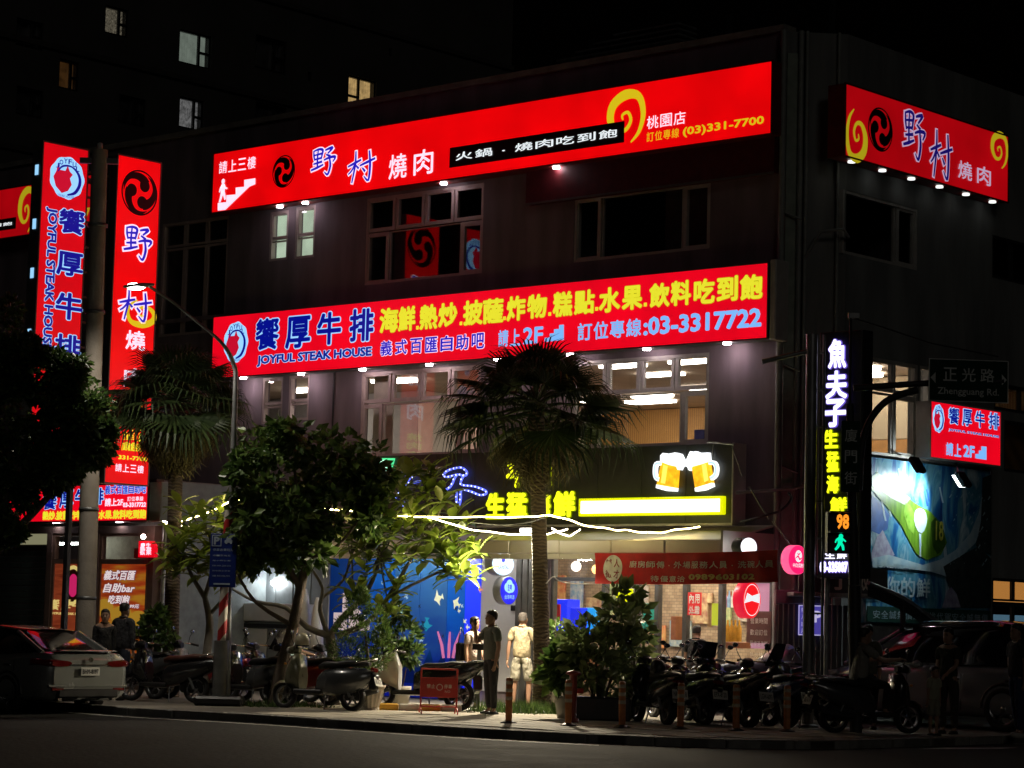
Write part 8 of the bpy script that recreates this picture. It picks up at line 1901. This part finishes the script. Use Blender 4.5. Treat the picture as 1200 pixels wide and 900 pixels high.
# man in dark tee, drinking, turned left
t, J, k = person('man in a dark grey tee shirt and black trousers raising one hand to his face', feet(574, 835, 40.6), R(-62), 1.77,
       (((.22, .02, -1), (.06, -.25, -1)), ((-.10, -.62, -.78), (.22, -.22, .95))), (((.06, -.02, -1), (.02, .05, -1)), ((-.09, .05, -1), (-.03, .10, -1))), cloth_m('grey_green', (.15, .165, .13)), cloth_m('black', (.018, .018, .02)), skin=M_skin2, head_tilt=R(-6))
ph = thing('phone', 'dark phone held to the face of the man in the dark tee', 'phone', t.matrix_basis @ J[-1][2] + Vector((0, 0, .09)), R(-62)); part(MB().box(-.035, -.006, -.05, .035, .006, .09, .004), 'phone_case', M_black, ph); part(MB().box(-.03, -.0085, -.04, .03, -.0065, .08), 'phone_screen', M_mir, ph)
# woman in beige behind him
person('woman in a beige sleeveless top and black trousers beside the man in the dark tee', feet(553, 826, 43.2), R(50), 1.66, (((.10, -.05, -1), (-.05, -.5, -.9)), ((-.12, .05, -1), (-.03, -.15, -1))), (((.05, -.02, -1), (.0, .04, -1)), ((-.05, .02, -1), (-.02, .06, -1))),
       cloth_m('beige', (.58, .46, .40)), cloth_m('black', (.018,) * 3), female=True, sleeve='short', shoes=M_shoe)
bg_ = thing('shoulder_bag', 'black shoulder bag hanging behind the woman in beige', 'bag', feet(545, 826, 43.3) + Vector((-.06, .0, .82)), R(40)); part(MB().box(-.15, -.06, 0, .15, .06, .34, .03), 'bag_body', M_black, bg_); part(MB().tube([(-.12, 0, .33), (-.05, .02, .62), (.10, 0, .33)], .012, 5), 'strap', M_black, bg_)
# man in cream polo and shorts, seen from behind
person('man in a cream polo shirt and pale shorts seen from behind near the pillar', feet(610, 826, 44.2), R(165), 1.76, (((.22, .05, -1), (.10, -.12, -1)), ((-.26, -.05, -1), (-.16, -.22, -1))), (((.06, .04, -1), (.04, .02, -1)), ((-.10, -.08, -1), (-.02, .10, -1))),
       cloth_m('cream', (.34, .28, .17)), cloth_m('pale_shorts', (.30, .28, .22)), shorts=True, hair=M_hairg, skin=M_skin2, shoes=M_shoew)
# two people at the left between the pole and the palm
person('young person in a black jacket facing the street beside the concrete pole', feet(119, 822, 42.3), R(18), 1.62, st_(), (((.05, 0, -1), (.0, .03, -1)), ((-.05, 0, -1), (.0, .03, -1))), cloth_m('black', (.018,) * 3), cloth_m('black', (.018,) * 3), sleeve='long', female=True, head_turn=R(-10))
person('taller person in dark clothes walking towards the orange poster, seen from behind', feet(141, 824, 42.8), R(150), 1.74, (((.2, -.05, -1), (.10, -.3, -.9)), ((-.15, .05, -1), (-.03, -.1, -1))), (((.06, -.22, -1), (.0, .18, -1)), ((-.05, .18, -1), (.0, .30, -1))), cloth_m('charcoal', (.035, .035, .04)), cloth_m('dark_blue', (.02, .025, .04)), sleeve='long')
# seated person with a teal shirt
person('person in a pale teal shirt sitting behind the retro scooter', feet(340, 815, 45.2), R(70), 1.68, (((.10, -.4, -1), (0, -.9, -.2)), ((-.10, -.4, -1), (0, -.9, -.2))), (((.12, -1, -.12), (0, .0, -1)), ((-.12, -1, -.12), (0, .0, -1))), cloth_m('teal', (.35, .50, .50)), cloth_m('black', (.018,) * 3), hip_drop=.18)
# diner inside the shop
person('person in a black tee standing at a table behind the shop window', feet(813, 820, 42.95), R(155), 1.60, (((.2, -.25, -1), (.1, -.5, -.8)), ((-.2, -.25, -1), (-.1, -.6, -.8))), (((.05, 0, -1), (0, .02, -1)), ((-.05, 0, -1), (0, .02, -1))), cloth_m('black', (.018,) * 3), cloth_m('black', (.018,) * 3), lean=(0, -.12))
# rider on the dark scooter
rl = sc_r.location; hr_ = R(20)
seat = rl + Vector((math.cos(hr_), math.sin(hr_), 0)) * -.22
person('rider in a grey shirt sitting on the dark scooter in front of the van', Vector((seat.x, seat.y, 0)), hr_ + R(90), 1.74, (((.25, -.75, -.62), (.05, -1, .12)), ((-.25, -.75, -.62), (-.05, -1, .12))), (((.25, -1, -.12), (.0, .12, -1)), ((-.25, -1, -.12), (.0, .12, -1))), cloth_m('shirt_grey', (.28, .27, .24)), cloth_m('black', (.018,) * 3), hip_drop=.10, lean=(0, -.12))
person('bystander with a dark bag strap behind the signal pole', feet(1016, 846, 38.6), R(-25), 1.68, st_(), (((.05, 0, -1), (.0, .03, -1)), ((-.05, 0, -1), (.0, .03, -1))), cloth_m('khaki', (.12, .12, .085)), cloth_m('dark_blue', (.02, .025, .04)))
person('adult in dark clothes standing behind the child by the van', feet(1111, 852, 37.6), R(-40), 1.66, (((.1, -.3, -1), (-.2, -.8, -.5)), ((-.08, -.1, -1), (-.02, -.3, -1))), (((.05, 0, -1), (.0, .03, -1)), ((-.07, .05, -1), (.0, .06, -1))), cloth_m('dark_olive', (.035, .04, .03)), cloth_m('dark_brown', (.05, .04, .032)), female=True)
person('small child in a pale tee shirt and pale shorts in front of the van', feet(1094, 856, 36.9), R(35), 1.05, st_(), (((.05, 0, -1), (.0, .03, -1)), ((-.05, 0, -1), (.0, .03, -1))), cloth_m('pale_tee', (.46, .45, .33)), cloth_m('pale_skirt', (.34, .33, .24)), shorts=True, child=True)
person('adult in navy trousers at the right edge with pale shoes', feet(1192, 853, 37.2), R(-70), 1.76, st_(), (((.05, -.1, -1), (.0, .12, -1)), ((-.05, .1, -1), (.0, .15, -1))), cloth_m('charcoal', (.035, .035, .04)), cloth_m('navy', (.03, .05, .12)), shoes=M_shoew)
